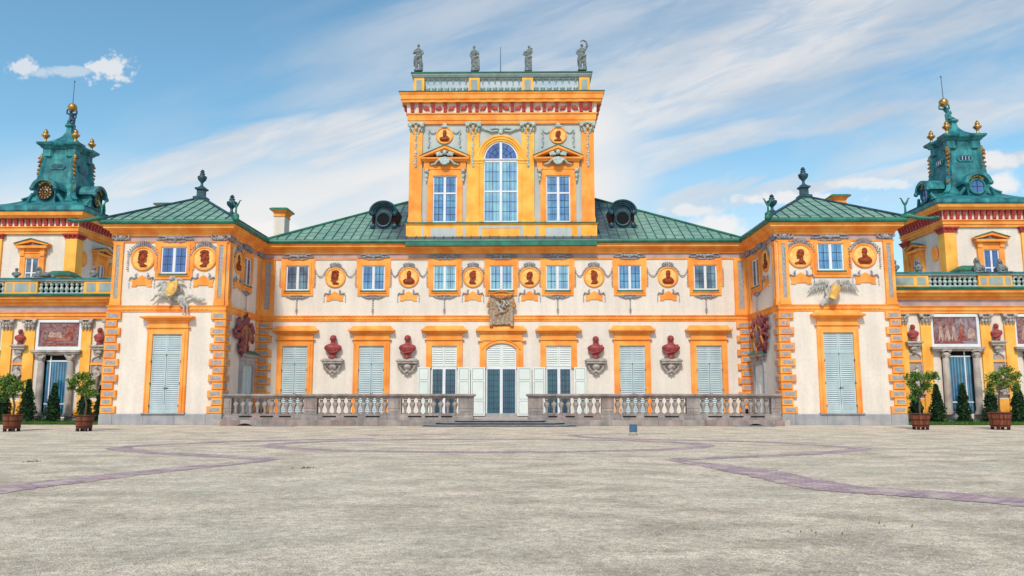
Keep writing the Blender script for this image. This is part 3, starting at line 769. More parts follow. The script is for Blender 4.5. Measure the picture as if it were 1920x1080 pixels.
# chimneys
def chimney(root, px0, px1, pyt, y, zb, wood='orange_stucco'):
    x0, zt = P(px0, pyt, y); x1, _ = P(px1, pyt, y); w = x1-x0; dp = 1.25
    mb = MB(); mb.box(x0+w*.2, x1-w*.2, y, y+dp, zb, zt-.55); c = part(mb, 'chimney', 'wall_plaster', root)
    mb = MB(); mb.rect(x0+w*.2, x1-w*.2, y, y+dp, [(0,zt-.60),(.05,zt-.60),(.06,zt-.54),(.02,zt-.50),(.03,zt-.38),(w*.10,zt-.22),(w*.2,zt-.12)]); part(mb, 'chimney_collar', wood, c)
    mb = MB(); mb.rect(x0+w*.2, x1-w*.2, y, y+dp, [(0,zt-.13),(w*.22,zt-.13),(w*.22,zt-.02),(w*.1,zt+.05)]); part(mb, 'chimney_cap', 'gutter_green', c)
chimney(main, 508, 541, 391, 6.5, 11)
for px0, px1, py in ((292,331,382),(1557,1592,366)): chimney(main, px0, px1, py, 7.5, 10)

# ------------------------------------------------------------------ belvedere
bel = thing('belvedere_tower', 'tall square orange tower rising from the middle of the palace roof', 'tower', (0,4,11.3))
BX0, BX1 = fx(768, 330), fx(1113.5, 330); BD = 8.6
bz = lambda py: fz(py)
z_ped0, z_led, z_top = 11.35, bz(419), bz(235)
mb = MB(); mb.box(BX0, BX1, 0, BD, z_led, z_top+1.2); part(mb, 'wall', 'wall_cool', bel)
mb = MB(); mb.rect(BX0, BX1, 0, BD, [(.02,11.4),(.14,11.5),(.16,z_led-.12),(.22,z_led-.1),(.24,z_led-.02)]); part(mb, 'pedestal', 'yellow_stucco', bel)
mb = MB(); mb.rect(BX0, BX1, 0, BD, [(0,z_led-.018),(.30,z_led-.018),(.31,z_led+.03),(0,z_led+.06)]); part(mb, 'ledge', 'gutter_green', bel)
mb = MB(); mb.box(fx(763,460), fx(1117,460), -.80, .6, bz(464)-.02, bz(457)); x = fx(763,460)
xs = [fx(763,460)+i*(fx(1117,460)-fx(763,460))/10 for i in range(11)]
for x in xs[1:-1]: mb.box(x-.012, x+.012, -.815, .5, bz(464)-.015, bz(457)+.01)
part(mb, 'flashing', 'gutter_green', bel)
mb = MB(TF)
def rp(mb, px0, px1, py0, py1, o, o2=0.): mb.box(fx(px0,(py0+py1)/2), fx(px1,(py0+py1)/2), -o, -o2, bz(py1), bz(py0))
for a, b in ((808,856),(1023.5,1071.5)): rp(mb, a, b, 428.5, 444.5, .17)
for a, b in ((898,980.5),): 
    rp(mb, a, b, 424.5, 429, .17); rp(mb, a, b, 444.5, 449, .17); rp(mb, a, a+5.5, 429, 444.5, .17); rp(mb, b-5.5, b, 429, 444.5, .17)
for a, b in ((790.5,795.5),(868,873.5),(1004,1010),(1083,1088.5)): rp(mb, a, b, 424.5, 448, .165)
parts(mb, 'pedestal_panel', 'wall_cool', bel)
PIL = [(769,791.5),(875.5,898.5),(978.5,1001.5),(1090.5,1112.8)]
for i, (a, b) in enumerate(PIL):
    mb = MB(TF); x0, x1 = fx(a,330), fx(b,330)
    if i == 0: x0 = BX0-.02
    if i == 3: x1 = BX1+.02
    mb.box(x0, x1, -.14, .0 if 0 < i < 3 else .6, z_led+.05, bz(250)); mb.box(x0-.04, x1+.04, -.19, 0, z_led+.05, z_led+.3); mb.box(x0-.02, x1+.02, -.16, 0, z_led+.3, z_led+.42)
    mb.box(x0+.05, x1-.05, -.10, 0, bz(250), bz(231))
    p_ = part(mb, 'pilaster', 'orange_stucco' if i in (0, 3) else 'yellow_stucco', bel)
    mb = MB(TF); xm = (x0+x1)/2; w = x1-x0; zt = bz(231)
    mb.box(x0-.12, x1+.12, -.3, 0, zt-.08, zt)
    for s in (-1, 1):
        mb.blob((xm+s*w*.48,-.26,zt-.2), (.16,.12,.15), 8, 6); mb.tube([(xm+s*w*.1,-.2,zt-.14),(xm+s*w*.3,-.28,zt-.1),(xm+s*w*.5,-.25,zt-.13)], .06, 6)
        mb.tube([(xm+s*w*.18,-.15,zt-.75),(xm+s*w*.26,-.22,zt-.5),(xm+s*w*.36,-.26,zt-.36)], [.06,.08,.05], 6); mb.tube([(xm+s*w*.42,-.15,zt-.62),(xm+s*w*.5,-.22,zt-.42)], [.05,.06], 6)
    mb.blob((xm,-.24,zt-.34), (.1,.1,.16), 7, 5)
    zd = bz(312); k = 13
    for q in range(k): mb.blob((xm+.02*math.sin(q*2.2), -.17, zt-.75+(zd-zt+.75)*q/(k-1.)), ((.085 if q%3 else .05)+(.03 if q == k-1 else 0), .06, .11), 6, 5)
    part(mb, 'capital', 'ornament_pale', p_)
# entablature
zA, zF, zC, zT = bz(233), bz(213.5), bz(196.5), bz(178)
mb = MB(); mb.rect(BX0, BX1, 0, BD, [(0,zA-.02),(.12,zA),(.14,zA+.22),(.18,zA+.24),(.20,zF-.12),(.26,zF-.08),(.27,zF),(0,zF+.001)])
mb.rect(BX0, BX1, 0, BD, [(.2,zC),(.50,zC+.02),(.52,zC+.14),(.55,zC+.2),(.60,zC+.22),(.62,zT-.2),(.67,zT-.12),(.69,zT-.02)])
ent = part(mb, 'entablature', 'orange_stucco', bel)
mb = MB(); mb.rect(BX0, BX1, 0, BD, [(.18,zF-.01),(.20,zF),(.24,zC+.01)]); part(mb, 'frieze', 'wall_plaster', ent)
mb = MB(); mo = MB()
def corbel(T, mb, mo, x, zf, zc, o=.25, reach=.36, w=.22):
    pr = [(-o+.02, zf+.02), (-o-.06, zf+.05), (-o-.08, zf+(zc-zf)*.35), (-o-.14, zf+(zc-zf)*.6), (-o-reach*.6, zf+(zc-zf)*.8), (-o-reach*.75, zc), (-o+.02, zc)]
    mb.add([T @ Vector((x-w/2, y, z)) for y, z in pr]+[T @ Vector((x+w/2, y, z)) for y, z in pr], [tuple(range(7)), tuple(range(13,6,-1))]+[(i, 7+i, 7+(i+1)%7, (i+1)%7) for i in range(7)])
    v0 = T @ Vector((x-w*.75, -o-reach, zc+.01)); 
    mo.add([T @ Vector(q) for q in ((x-w*.8,-o-reach*.9,zc+.005),(x+w*.8,-o-reach*.9,zc+.005),(x+w*.8,-o+.1,zc+.005),(x-w*.8,-o+.1,zc+.005),(x-w*.8,-o-reach*.9,zc+.13),(x+w*.8,-o-reach*.9,zc+.13),(x+w*.8,-o+.1,zc+.13),(x-w*.8,-o+.1,zc+.13))], [(0,3,2,1),(4,5,6,7),(0,1,5,4),(1,2,6,5),(2,3,7,6),(3,0,4,7)])
CP = [773,788,811.5,834.5,858.5,881,894,917.5,938.5,960.5,982,997,1020.5,1044,1067,1090,1107]
I4 = Matrix.Identity(4)
for px in CP: corbel(I4, mb, mo, fx(px, 205, -.4), zF, zC)
for s, xx in ((-1, BX0), (1, BX1)):
    Ts = Matrix.Translation((xx,0,0)) @ Matrix.Rotation(s*PI/2, 4, 'Z')
    for i in range(10): corbel(Ts, mb, mo, s*(.2+i*.9), zF, zC)
parts(mb, 'corbel', 'frieze_red', ent, .0); parts(mo, 'modillion', 'orange_stucco', ent, .0)
mb = MB()
for a, b in zip(CP[1:-1], CP[2:]):
    if b-a < 16: continue
    x = fx((a+b)/2, 205, -.3); z = (zF+zC)/2-.03; y = -.27
    k = int(a) % 3
    mb.blob((x, y, z), (.19,.07,.15), 7, 5); mb.blob((x+.12-.08*k, y, z+.12), (.09,.05,.07), 6, 4); mb.blob((x-.14, y, z-.10+.05*k), (.09,.05,.06), 6, 4); mb.tube([(x-.22,y,z+.14*(k-1)),(x,y,z),(x+.22,y,z-.14*(k-1))], .03, 5)
parts(mb, 'frieze_ornament', 'frieze_red', ent, .0)
mb = MB(); mb.rect(BX0, BX1, 0, BD, [(.3,zT-.02),(.72,zT-.018),(.74,zT+.03),(.3,zT+.10)]); part(mb, 'cornice_flashing', 'gutter_green', bel)
# parapet balustrade
zp0, zp1, zp2 = zT+.06, bz(143.5), bz(135)
PP = [(776,795.5),(879,899.5),(979,999.5),(1086,1105.5)]
py_ = .05
mb = MB(); gp = MB()
for i, (a, b) in enumerate(PP):
    x0, x1 = fx(a,155,py_), fx(b,155,py_)
    for yy in (py_, BD-.75):
        mb.box(x0, x1, yy, yy+.7, zp0, zp1-.02); mb.box(x0-.03, x1+.03, yy-.03, yy+.73, zp0, zp0+.16)
    gp.box(x0+.16, x1-.16, py_-.02, py_, zp0+.3, zp1-.2)
parts(mb, 'parapet_pier', 'yellow_stucco', bel); parts(gp, 'pier_panel', 'panel_grey', bel)
X0, X1 = fx(776,155,py_), fx(1105.5,155,py_)
mb = MB(); mb.rect(X0, X1, py_, BD-.05, [(-.5,zp1-.02),(.05,zp1-.02),(.10,zp1+.06),(.14,zp1+.12),(.14,zp2-.10),(-.5,zp2-.10),(-.5,zp1-.02)], cap=False); part(mb, 'parapet_rail', 'panel_grey', bel)
mb = MB(); mb.rect(X0, X1, py_, BD-.05, [(-.5,zp2-.098),(.19,zp2-.098),(.20,zp2-.03),(.1,zp2+.02),(-.5,zp2+.02),(-.5,zp2-.098)], cap=False); part(mb, 'rail_flashing', 'gutter_green', bel)
mb = MB()
for a, b in zip(PP[:-1], PP[1:]):
    x0, x1 = fx(a[1],155,py_), fx(b[0],155,py_); n = 7; dx = (x1-x0)/n
    mb.box(x0, x1, py_+.1, py_+.42, zp0, zp0+.17)
    mb.box(x0, x1, py_+.1, py_+.42, zp1-.13, zp1-.021)
    H_ = zp1-.13-zp0-.17; zb = zp0+.17
    for i in range(n):
        x = x0+(i+.5)*dx
        mb.lathe((x, py_+.26, zb), [(.12,0),(.12,.05),(.06,.09),(.09,.16),(.17,.30),(.18,.37),(.10,.46),(.06,.54),(.07,H_-.12),(.12,H_-.06),(.12,H_)], 10)
    for i in range(n+1):                                   # interlaced arches between the balusters
        x = x0+i*dx; pts = [(x+dx*.5*math.cos(PI*k/8), py_+.2, zp1-.33+.16*math.sin(PI*k/8)) for k in range(9)]
        pts = [p for p in pts if x0-.01 <= p[0] <= x1+.01]
        if len(pts) > 1: mb.tube(pts, .035, 5)
        mb.blob((x if 0 < i < n else x+(.06 if i == 0 else -.06), py_+.2, zp1-.2), (.06,.05,.06), 6, 4)
parts(mb, 'parapet_grille', 'ornament_pale', bel, .02)
# tower windows
def bel_window(xa, xb):
    x0, x1 = fx(xa,372), fx(xb,372); xm = (x0+x1)/2; z0, z1 = z_led+.08, bz(330)
    mb = MB(TF); sx0, sx1 = xm-1.16, xm+1.16
    mb.box(sx0, x0-.13, -.10, 0, z0, bz(318)); mb.box(x1+.13, sx1, -.10, 0, z0, bz(318)); mb.box(x0-.13, x1+.13, -.101, 0, z1+.16, bz(318))
    mb.box(x0-.13, x0, -.15, 0, z0, z1+.16); mb.box(x1, x1+.13, -.15, 0, z0, z1+.16); mb.box(x0, x1, -.151, 0, z1, z1+.16)
    mb.box(sx0-.02, sx1+.02, -.14, 0, bz(318), bz(312)); mb.box(sx0+.05, sx1-.05, -.06, 0, bz(312), bz(303))
    for s in (-1, 1): mb.box(xm+s*1.2-.18, xm+s*1.2+.18, -.2, 0, bz(318)-.02, bz(302))
    w = part(mb, 'window', 'orange_stucco', bel)
    mb = MB(TF); zb, za = bz(302), bz(275.5); hw = 1.62
    mb.rect(xm-1.32, xm+1.32, -.15, .1, [(0,zb-.1),(.12,zb-.08),(.16,zb),(.28,zb+.04),(.3,zb+.15),(0,zb+.16)])
    for s in (-1, 1):
        a = [(xm+s*hw, zb+.10), (xm+s*hw, zb+.24), (xm, za), (xm, za-.20)]
        mb.prism(a, -.46, 0); a = [(xm+s*(hw-.1), zb+.16), (xm+s*(hw-.1), zb+.13), (xm, za-.2), (xm, za-.34)]; mb.prism(a, -.36, 0)
    part(mb, 'pediment', 'orange_stucco', w)
    mb = MB(TF); mb.prism([(xm-1.25,zb+.16),(xm+1.25,zb+.16),(xm,za-.28)], -.05, 0); part(mb, 'tympanum', 'dark_brown', w)
    mb = MB(TF)
    for s in (-1, 1): mb.add([(xm,-.5,za+.04),(xm+s*(hw+.03),-.5,zb+.27),(xm+s*(hw+.03),0,zb+.27),(xm,0,za+.04)], [(0,1,2,3)]); mb.add([(xm,-.5,za+.0),(xm+s*(hw+.03),-.5,zb+.23),(xm+s*(hw+.03),-.5,zb+.27),(xm,-.5,za+.04)], [(0,1,2,3)])
    part(mb, 'pediment_flashing', 'gutter_green', w)
    # winged head over a shell
    mb = MB(TF); zc = bz(293)
    mb.smooth = True
    mb.blob((xm,-.5,zc+.12), (.15,.16,.18), 9, 7)
    for s in (-1, 1):
        for k in range(4): mb.tube([(xm+s*.14,-.42,zc-.02),(xm+s*(.34+.06*k),-.44,zc+.16-.07*k),(xm+s*(.62-.05*k),-.4,zc+.12-.11*k)], [.06,.07,.03], 6)
        mb.tube([(xm+s*.1,-.4,zc-.2),(xm+s*.45,-.36,zc-.38),(xm+s*.62,-.3,zc-.58),(xm+s*.95,-.2,zc-.62)], [.07,.09,.08,.04], 6)
    for k in range(7): a = PI*(1.12+.76*k/6); mb.tube([(xm,-.42,zc-.15),(xm+.36*math.cos(a),-.45,zc-.28+.42*math.sin(a))], [.05,.09], 6)
    o_ = part(mb, 'winged_head', 'ornament_pale', w); remesh(o_, .03)
    mb = MB(TF)
    for s in (-1, 1):
        xx = xm+s*1.2; mb.blob((xx,-.26,bz(322)), (.15,.14,.13), 8, 6); mb.blob((xx,-.2,bz(331)), (.11,.1,.16), 8, 6); mb.blob((xx,-.16,bz(338)), (.08,.08,.14), 7, 5)
    parts(mb, 'scroll_bracket', 'ornament_pale', w, .1)
    sash(w, x0, x1, z0, z1, [.0, .63, 1.], 2, [4, 2], 'pane_mid')
def sash(w, x0, x1, z0, z1, splits, cols, rows, pane, t=.075):
    mb = MB(TF); pn = MB(TF); gb = MB(TF); xm = (x0+x1)/2
    mb.frame(x0, x1, z0, z1, t, -.05, 0); mb.box(xm-.08, xm+.08, -.06, 0, z0+t, z1-t)
    for k in range(len(splits)-1):
        c, d = z0+t+(z1-z0-2*t)*splits[k], z0+t+(z1-z0-2*t)*splits[k+1]
        if k: mb.box(x0+t, x1-t, -.055, 0, c-.05, c+.05); c += .05
        if k < len(splits)-2: d -= .05
        for a, b in ((x0+t, xm-.08), (xm+.08, x1-t)):
            pn.box(a, b, -.02, 0, c, d); m_ = (a+b)/2; gb.box(m_-.014, m_+.014, -.034, -.021, c, d)
            for i in range(1, rows[k]): z = c+(d-c)*i/rows[k]; gb.box(a, b, -.033, -.0215, z-.014, z+.014)
    part(mb, 'sash', 'white_paint', w); part(pn, 'pane', pane, w); part(gb, 'glazing_bars', 'sash_grey', w)
bel_window(811.5, 856.5); bel_window(1024, 1069)
x0, x1 = fx(906.5,372), fx(971.5,372); xm = (x0+x1)/2; hw = (x1-x0)/2; zs_ = bz(299); rs = bz(265.5)-zs_
mb = MB(TF); ow = .26; z0 = z_led+.08
mb.box(xm-hw-.62, xm-hw-ow, -.09, 0, z0, zs_); mb.box(xm+hw+ow, xm+hw+.62, -.09, 0, z0, zs_)
mb.box(xm-hw-ow, xm-hw, -.14, 0, z0, zs_); mb.box(xm+hw, xm+hw+ow, -.14, 0, z0, zs_)
for s in (-1, 1): mb.box(xm+s*(hw+.3)-.34, xm+s*(hw+.3)+.34, -.2, 0, zs_-.12, zs_+.06); mb.box(xm+s*(hw+.3)-.31, xm+s*(hw+.3)+.31, -.17, 0, zs_-.3, zs_-.2)
for r0, r1, o in ((0, .13, .12), (.13, .3, .17), (.3, .42, .22)):
    mb.prism(arc(xm, zs_+.06, hw+r0, rs-.06+r0, 22, True)+arc(xm, zs_+.06, hw+r1, rs-.06+r1, 22, True)[::-1], -o, 0)
w = part(mb, 'arched_window', 'yellow_stucco', bel)
mb = MB(TF); mb.prism(arc(xm, zs_, hw-.08, rs-.08, 22, True), -.02, 0); part(mb, 'fanlight', 'pane_blue', w)
mb = MB(TF); mb.prism(arc(xm, zs_, hw-.1, rs-.1, 22, True)+arc(xm, zs_, hw, rs, 22, True)[::-1], -.05, 0); mb.box(xm-.08, xm+.08, -.055, 0, zs_+.04, zs_+rs-.09); mb.box(x0, x1, -.054, 0, zs_-.12, zs_+.04); mb.box(x0, x1, -.12, 0, zs_-.04, zs_-.01)
part(mb, 'fan_frame', 'white_paint', w)
mb = MB(TF)
for rr in (.36, .68): mb.tube([(xm+(hw-.1)*rr*math.cos(PI*k/18), -.03, zs_+.04+(rs-.14)*rr*math.sin(PI*k/18)) for k in range(19)], .014, 4)
for k in (1,2,4,5): a = PI*k/6; mb.tube([(xm+(hw-.1)*.36*math.cos(a),-.03,zs_+.04+(rs-.14)*.36*math.sin(a)),(xm+(hw-.1)*.98*math.cos(a),-.03,zs_+.04+(rs-.14)*.98*math.sin(a))], .014, 4)
part(mb, 'glazing_bars', 'sash_grey', w)
sash(w, x0, x1, z0, zs_-.12, [0, .5, 1.], 2, [3, 3], 'pane_sky', .08)
mb = MB(TF)                                                  # garland with mask over the arch
zg = bz(243); 
for s in (-1, 1):
    for k in range(12):
        t = k/11.; mb.blob((xm+s*(.12+1.45*t), -.1, zg+.06*math.sin(t*9)-.1*t*t+.05), (.10,.06,.07+.04*math.sin(t*5+1)), 6, 4, rot=(0, t*3, 0))
    mb.tube([(xm+s*.2,-.1,zg-.1),(xm+s*.6,-.12,zg-.16),(xm+s*1.0,-.1,zg+.0),(xm+s*1.4,-.1,zg+.12)], [.06,.07,.06,.03], 6)
mb.blob((xm,-.22,zg-.22), (.16,.12,.2), 8, 6); mb.blob((xm,-.2,zg-.02), (.2,.1,.1), 8, 5)
part(mb, 'garland', 'ornament_pale', bel)
for px in (833.5, 1046.3):
    x = fx(px, 254); z = bz(254.5); m_ = medallion(bel, TF, x, z, .58, 3 if px < 900 else 1, -1 if px < 900 else -1, orn=False)
    mb = MB(TF); mb.blob((x,-.12,z+.68), (.16,.08,.16), 8, 5); mb.blob((x,-.12,z+.62), (.3,.06,.08), 8, 5)
    for s in (-1, 1):
        swag(mb, x+s*.6, z+.28, x+s*1.0, z+.42, .16, .05)
        for k in range(8): mb.blob((x+s*(1.02+.03*math.sin(k*2)), -.08, z+.36-k*.155), (.075 if k%2 else .045, .05, .075), 6, 4)
    parts(mb, 'garland', 'ornament_pale', m_, .03)
# ------------------------------------------------------------------ corner pavilions
def pavilion(sg):
    side = 'left' if sg < 0 else 'right'
    q = lambda px, py=485: P(px, py, YP)[0]
    zq = lambda px, py: P(px, py, YP)[1]
    lab = 'square pyramid roofed pavilion with the horse rider relief on its wall' if sg < 0 else 'square pyramid roofed pavilion with the eagle relief on its wall'
    pv = thing('corner_pavilion', lab, 'pavilion', (sg*19, -1, 0), 'corner pavilions of the palace')
    xa, xb = sorted((sg*WX, sg*OX))
    mb = MB(); mb.box(xa, xb, YP, 4.2, 0, 11.2); part(mb, 'wall', 'wall_plaster', pv)
    i0, i1 = (0, 3) if sg < 0 else (4, 7)
    mb = MB(); mb.path(OUT, BAND, i0, i1); x = xa+.8
    while x < xb-.9: mb.frus(x, x+.17, 6.46, 6.58, -YP+.095, -YP+.125, .015); x += .26
    part(mb, 'band_course', 'orange_stucco', pv)
    mb = MB(); mb.path(OUT, STRIP, i0, i1); mb.path(OUT, EAVE, i0, i1); part(mb, 'cornice', 'orange_stucco', pv)
    mb = MB(); mb.path(OUT, [(0,10.44),(.012,10.44),(.012,10.74)], i0, i1); part(mb, 'frieze', 'frieze_pink', pv)
    mb = MB(); mb.path(OUT, GUT, i0, i1); gu = part(mb, 'gutter', 'gutter_green', pv)
    mb = MB(); mb.path(OUT, [(0,0),(.16,0),(.16,.56),(.12,.60),(0,.61)], i0, i1); part(mb, 'plinth', 'stone_plinth', pv)
    TS = side_frame(sg*WX, -sg)                      # court-facing side wall
    uf, ub = (YP, 0) if sg < 0 else (-YP, 0)         # local u of front corner and facade corner
    su = 1 if sg < 0 else -1                          # u increases away from the front when sg<0
    def fr(a, b): return tuple(sorted((a, b)))
    # front corner pilasters, upper storey
    for e, gr in ((xa, 1), (xb, -1)):
        a, b = fr(e+gr*.03, e+gr*.60); panel_pilaster(pv, TP, a, b, 6.7, 10.38)
        a, b = fr(e-gr*.14, e+gr*.50); quoins(pv, TP, a, b, .6, 6.32, 13, gr, o=.14)
        mb = MB(TP); frieze_leaves(mb, e+gr*.42, 10.62, -.1, .9); part(mb, 'capital', 'ornament_grey', pv)
    # side wall: pilasters both ends, quoins at front corner
    a, b = fr(uf+su*.03, uf+su*.62); panel_pilaster(pv, TS, a, b, 6.7, 10.38)
    a, b = fr(ub-su*.15, ub-su*.75); panel_pilaster(pv, TS, a, b, 6.7, 10.38)
    a, b = fr(uf+su*.01, uf+su*.62); quoins(pv, TS, a, b, .6, 6.32, 13, su, o=.13)
    a, b = fr(ub-su*.14, ub-su*.55); quoins(pv, TS, a, b, .6, 6.32, 13, -su, o=.12)
    mb = MB(TS)
    for t in (.06, .5, .93): frieze_leaves(mb, uf+(ub-uf)*t, 10.62, -.1, .9)
    # front features
    if sg < 0: wxs, sxs, wz, sz, med = (303.2,351.6), (292.8,363), (513.5,463), (522,451), [(269,485.3,0,1),(383.8,485.3,0,-1)]
    else: wxs, sxs, wz, sz, med = (1532,1581), (1521,1594), (507.5,456), (518,445), [(1499.7,479.8,1,-1),(1620,479.6,3,-1)]
    med_r = .71
    pxm = sum(wxs)/2
    small_window(pv, TP, q(wxs[0]), q(wxs[1]), zq(pxm, wz[0]), zq(pxm, wz[1]), q(sxs[0]), q(sxs[1]), zq(pxm, sz[0])-.05, 10.36, 'pane_blue' if sg < 0 else 'pane_mid', sill='gutter_green')
    mb2 = MB(TP); scroll_top(mb2, q(pxm), 10.52, 2.0); part(mb2, 'window_crest', 'ornament_grey', pv)
    for px, py, hd, fl in med:
        x, z = P(px, py, YP); medallion(pv, TP, x, z, med_r, hd, fl)
        mb2 = MB(TP)
        for s in (-1, 1): bead_drop(mb2, x+s*.86, z+.35, z-.62, .055); swag(mb2, x, z+.86, x+s*.88, z+.42, -.14, .045)
        parts(mb2, 'bead_garland', 'ornament_grey', pv, .08)
    # side wall features
    yc, zc = S(446.3, 492.6, -WX) if sg < 0 else S(1436.5, 489, WX)
    yc = -sg*yc
    medallion(pv, TS, yc, zc, .70, 3, su)
    yw0 = S(455.6,500,-WX)[0] if sg < 0 else S(1425.5,500,WX)[0]; yw1 = S(468.5,510,-WX)[0] if sg < 0 else S(1412.5,510,WX)[0]
    a, b = fr(-sg*yw0, -sg*yw1)
    small_window(pv, TS, a, b, 8.3, 10.0, a-.34, b+.34, 7.9, 10.36, 'pane_blue' if sg < 0 else 'pane_grey')
    pendant(mb, (a+b)/2, 7.86, 1.4, 1.2); scroll_top(mb, (a+b)/2, 10.5, 1.6)
    parts(mb, 'window_garland', 'ornament_grey', pv, .08)
    # small stone door in the side wall
    if sg < 0: d0, d1, zt = S(447.5,700,-WX)[0], S(472.5,700,-WX)[0], S(460,676,-WX)[1]
    else: d0, d1, zt = S(1437.5,700,WX)[0], S(1416,700,WX)[0], S(1425,676,WX)[1]
    a, b = fr(-sg*d0, -sg*d1); c = (a+b)/2; hw = (b-a)/2
    mb = MB(TS); mb.frame(a, b, .3, zt, .28, -.16, 0, tb=0); mb.box(a-.05, b+.05, -.2, 0, zt, zt+.16); d_ = part(mb, 'side_door', 'stone_plinth', pv)
    mb = MB(TS); mb.rect(a, b, -.12, .1, [(0,zt+.16),(.1,zt+.2),(.2,zt+.3),(.22,zt+.36)]); part(mb, 'door_hood', 'stone_light', d_)
    mb = MB(TS); mb.rect(a, b, -.12, .1, [(0,zt+.362),(.25,zt+.362),(.25,zt+.41),(.0,zt+.62)]); part(mb, 'hood_flashing', 'gutter_green', d_)
    mb = MB(TS); mb.box(a+.28, b-.28, -.06, 0, .3, zt-.28)
    for i in range(2):
        for zz_ in ((.5,1.5),(1.65,2.4),(2.5,zt-.45)):
            x0 = a+.28+(b-a-.56)*i/2; mb.frame(x0+.05, x0+(b-a-.56)/2-.05, zz_[0], max(zz_[1], zz_[0]+.15), .03, -.08, -.05)
    part(mb, 'door_leaf', 'shutter_blue' if sg < 0 else 'shutter_pale', d_)
    # tall front door
    if sg < 0: A = dict(cx=(q(288.5,630)+q(343,630))/2, ow=(q(343,630)-q(289.5,630))/2+.02, zt=zq(316,626.7), ztr=zq(316,665), aw=(q(355.5,620)-q(279,620))/2, zf0=zq(316,616), zf1=zq(316,601), hw=(q(366,596)-q(267.5,596))/2, zh0=zq(316,601), zh1=zq(316,594), zs=zq(316,592.5))
    else: A = dict(cx=(q(1541.8,630)+q(1598,630))/2, ow=(q(1598,630)-q(1541.8,630))/2, zt=zq(1570,623.5), ztr=zq(1570,662.5), aw=(q(1608,612)-q(1530,612))/2, zf0=zq(1570,611), zf1=zq(1570,597), hw=(q(1619,590)-q(1519,590))/2, zh0=zq(1570,597), zh1=zq(1570,590), zs=zq(1570,582))
    tall_door(pv, TP, A['cx'], A['ow'], .66, A['zt'], A['ztr'], A['aw'], A['zf0'], A['zf1'], A['hw'], A['zh0'], A['zh1'], A['zs'])
    mb = MB(TP); mb.box(A['cx']-A['aw']-.06, A['cx']+A['aw']+.06, -.24, 0, .585, .66); part(mb, 'threshold', 'stone_plinth', pv)
    # pyramid roof
    ap = P(377, 376, -1.6) if sg < 0 else P(1508, 373, -1.6)
    ax, az = ap[0], ap[1]-.05; ay = -1.6; k = .35
    xo, xi, yf, yb = sg*(OX+.6), sg*(WX-.6), YP-.6, 3.6
    t = [(ax-k,ay-k,az),(ax+k,ay-k,az),(ax+k,ay+k,az),(ax-k,ay+k,az)]
    xl, xr = min(xo,xi), max(xo,xi)
    base = [(xl,yf,RZ),(xr,yf,RZ),(xr,yb,RZ),(xl,yb,RZ)]
    faces = []
    for i in range(4):
        j = (i+1) % 4; e = Vector(base[j])-Vector(base[i]); faces.append(([base[i], base[j], t[j], t[i]], tuple(e)))
    r_ = seam_roof(pv, faces, .6, tarn=lambda w: 0.)
    mb = MB()
    for i in range(4): ridge_tube(mb, [base[i][:2]+(RZ+.06,), t[i][:2]+(az+.05,)], .08)
    part(mb, 'ridge_flashing', 'copper_dark', r_)
    mb = MB(); mb.lathe((ax,ay,az-.1), [(.36,0),(.36,.2),(.39,.24),(.39,.34),(.22,.42),(.22,.78),(.32,.84),(.33,.93),(.2,.98)], sq=True)
    ped = part(mb, 'roof_pedestal', 'copper_dark', r_)
    # dragon water spouts with forked leaves on the gutter corners
    for k_, (cx, cy, dx, dy) in enumerate(((xo, yf, sg*.85, -.5), (xi, yf, -sg*.35, -.6))):
        mb = MB(); z = 11.5; L_ = 1.45 if k_ == 0 else .75
        n_ = Vector((dx,dy,0)).normalized()
        pt = lambda d, h: (cx-n_.x*.3+n_.x*d, cy-n_.y*.3+n_.y*d, z+h)
        mb.smooth = True
        if k_ == 0: mb.tube([pt(0,.12),pt(.4,.16),pt(.9,-.02),pt(L_,-.12),pt(L_+.3,-.14)], [.16,.15,.12,.10,.14], 8); mb.blob(pt(L_+.35,-.10), (.16,.13,.1), 7, 5)
        else: mb.tube([pt(-.1,.1),pt(.3,.14),pt(.6,.0)], [.2,.2,.14], 8); mb.blob(pt(.3,.25), (.2,.2,.2), 8, 6)
        b0 = pt(.25,.2)
        mb.tube([b0,(b0[0],b0[1],b0[2]+.4),(b0[0]-.02*sg,b0[1],b0[2]+.72)], [.07,.06,.05], 6)
        for s in (-1, 1): mb.tube([(b0[0],b0[1],b0[2]+.55),(b0[0]+s*.12,b0[1],b0[2]+.78),(b0[0]+s*.22,b0[1],b0[2]+1.0),(b0[0]+s*.3,b0[1],b0[2]+.98)], [.05,.055,.035,.02], 6)
        part(mb, 'water_spout', 'gutter_green', pv)
    return ax, ay, az+.87
apexL = pavilion(-1); apexR = pavilion(1)

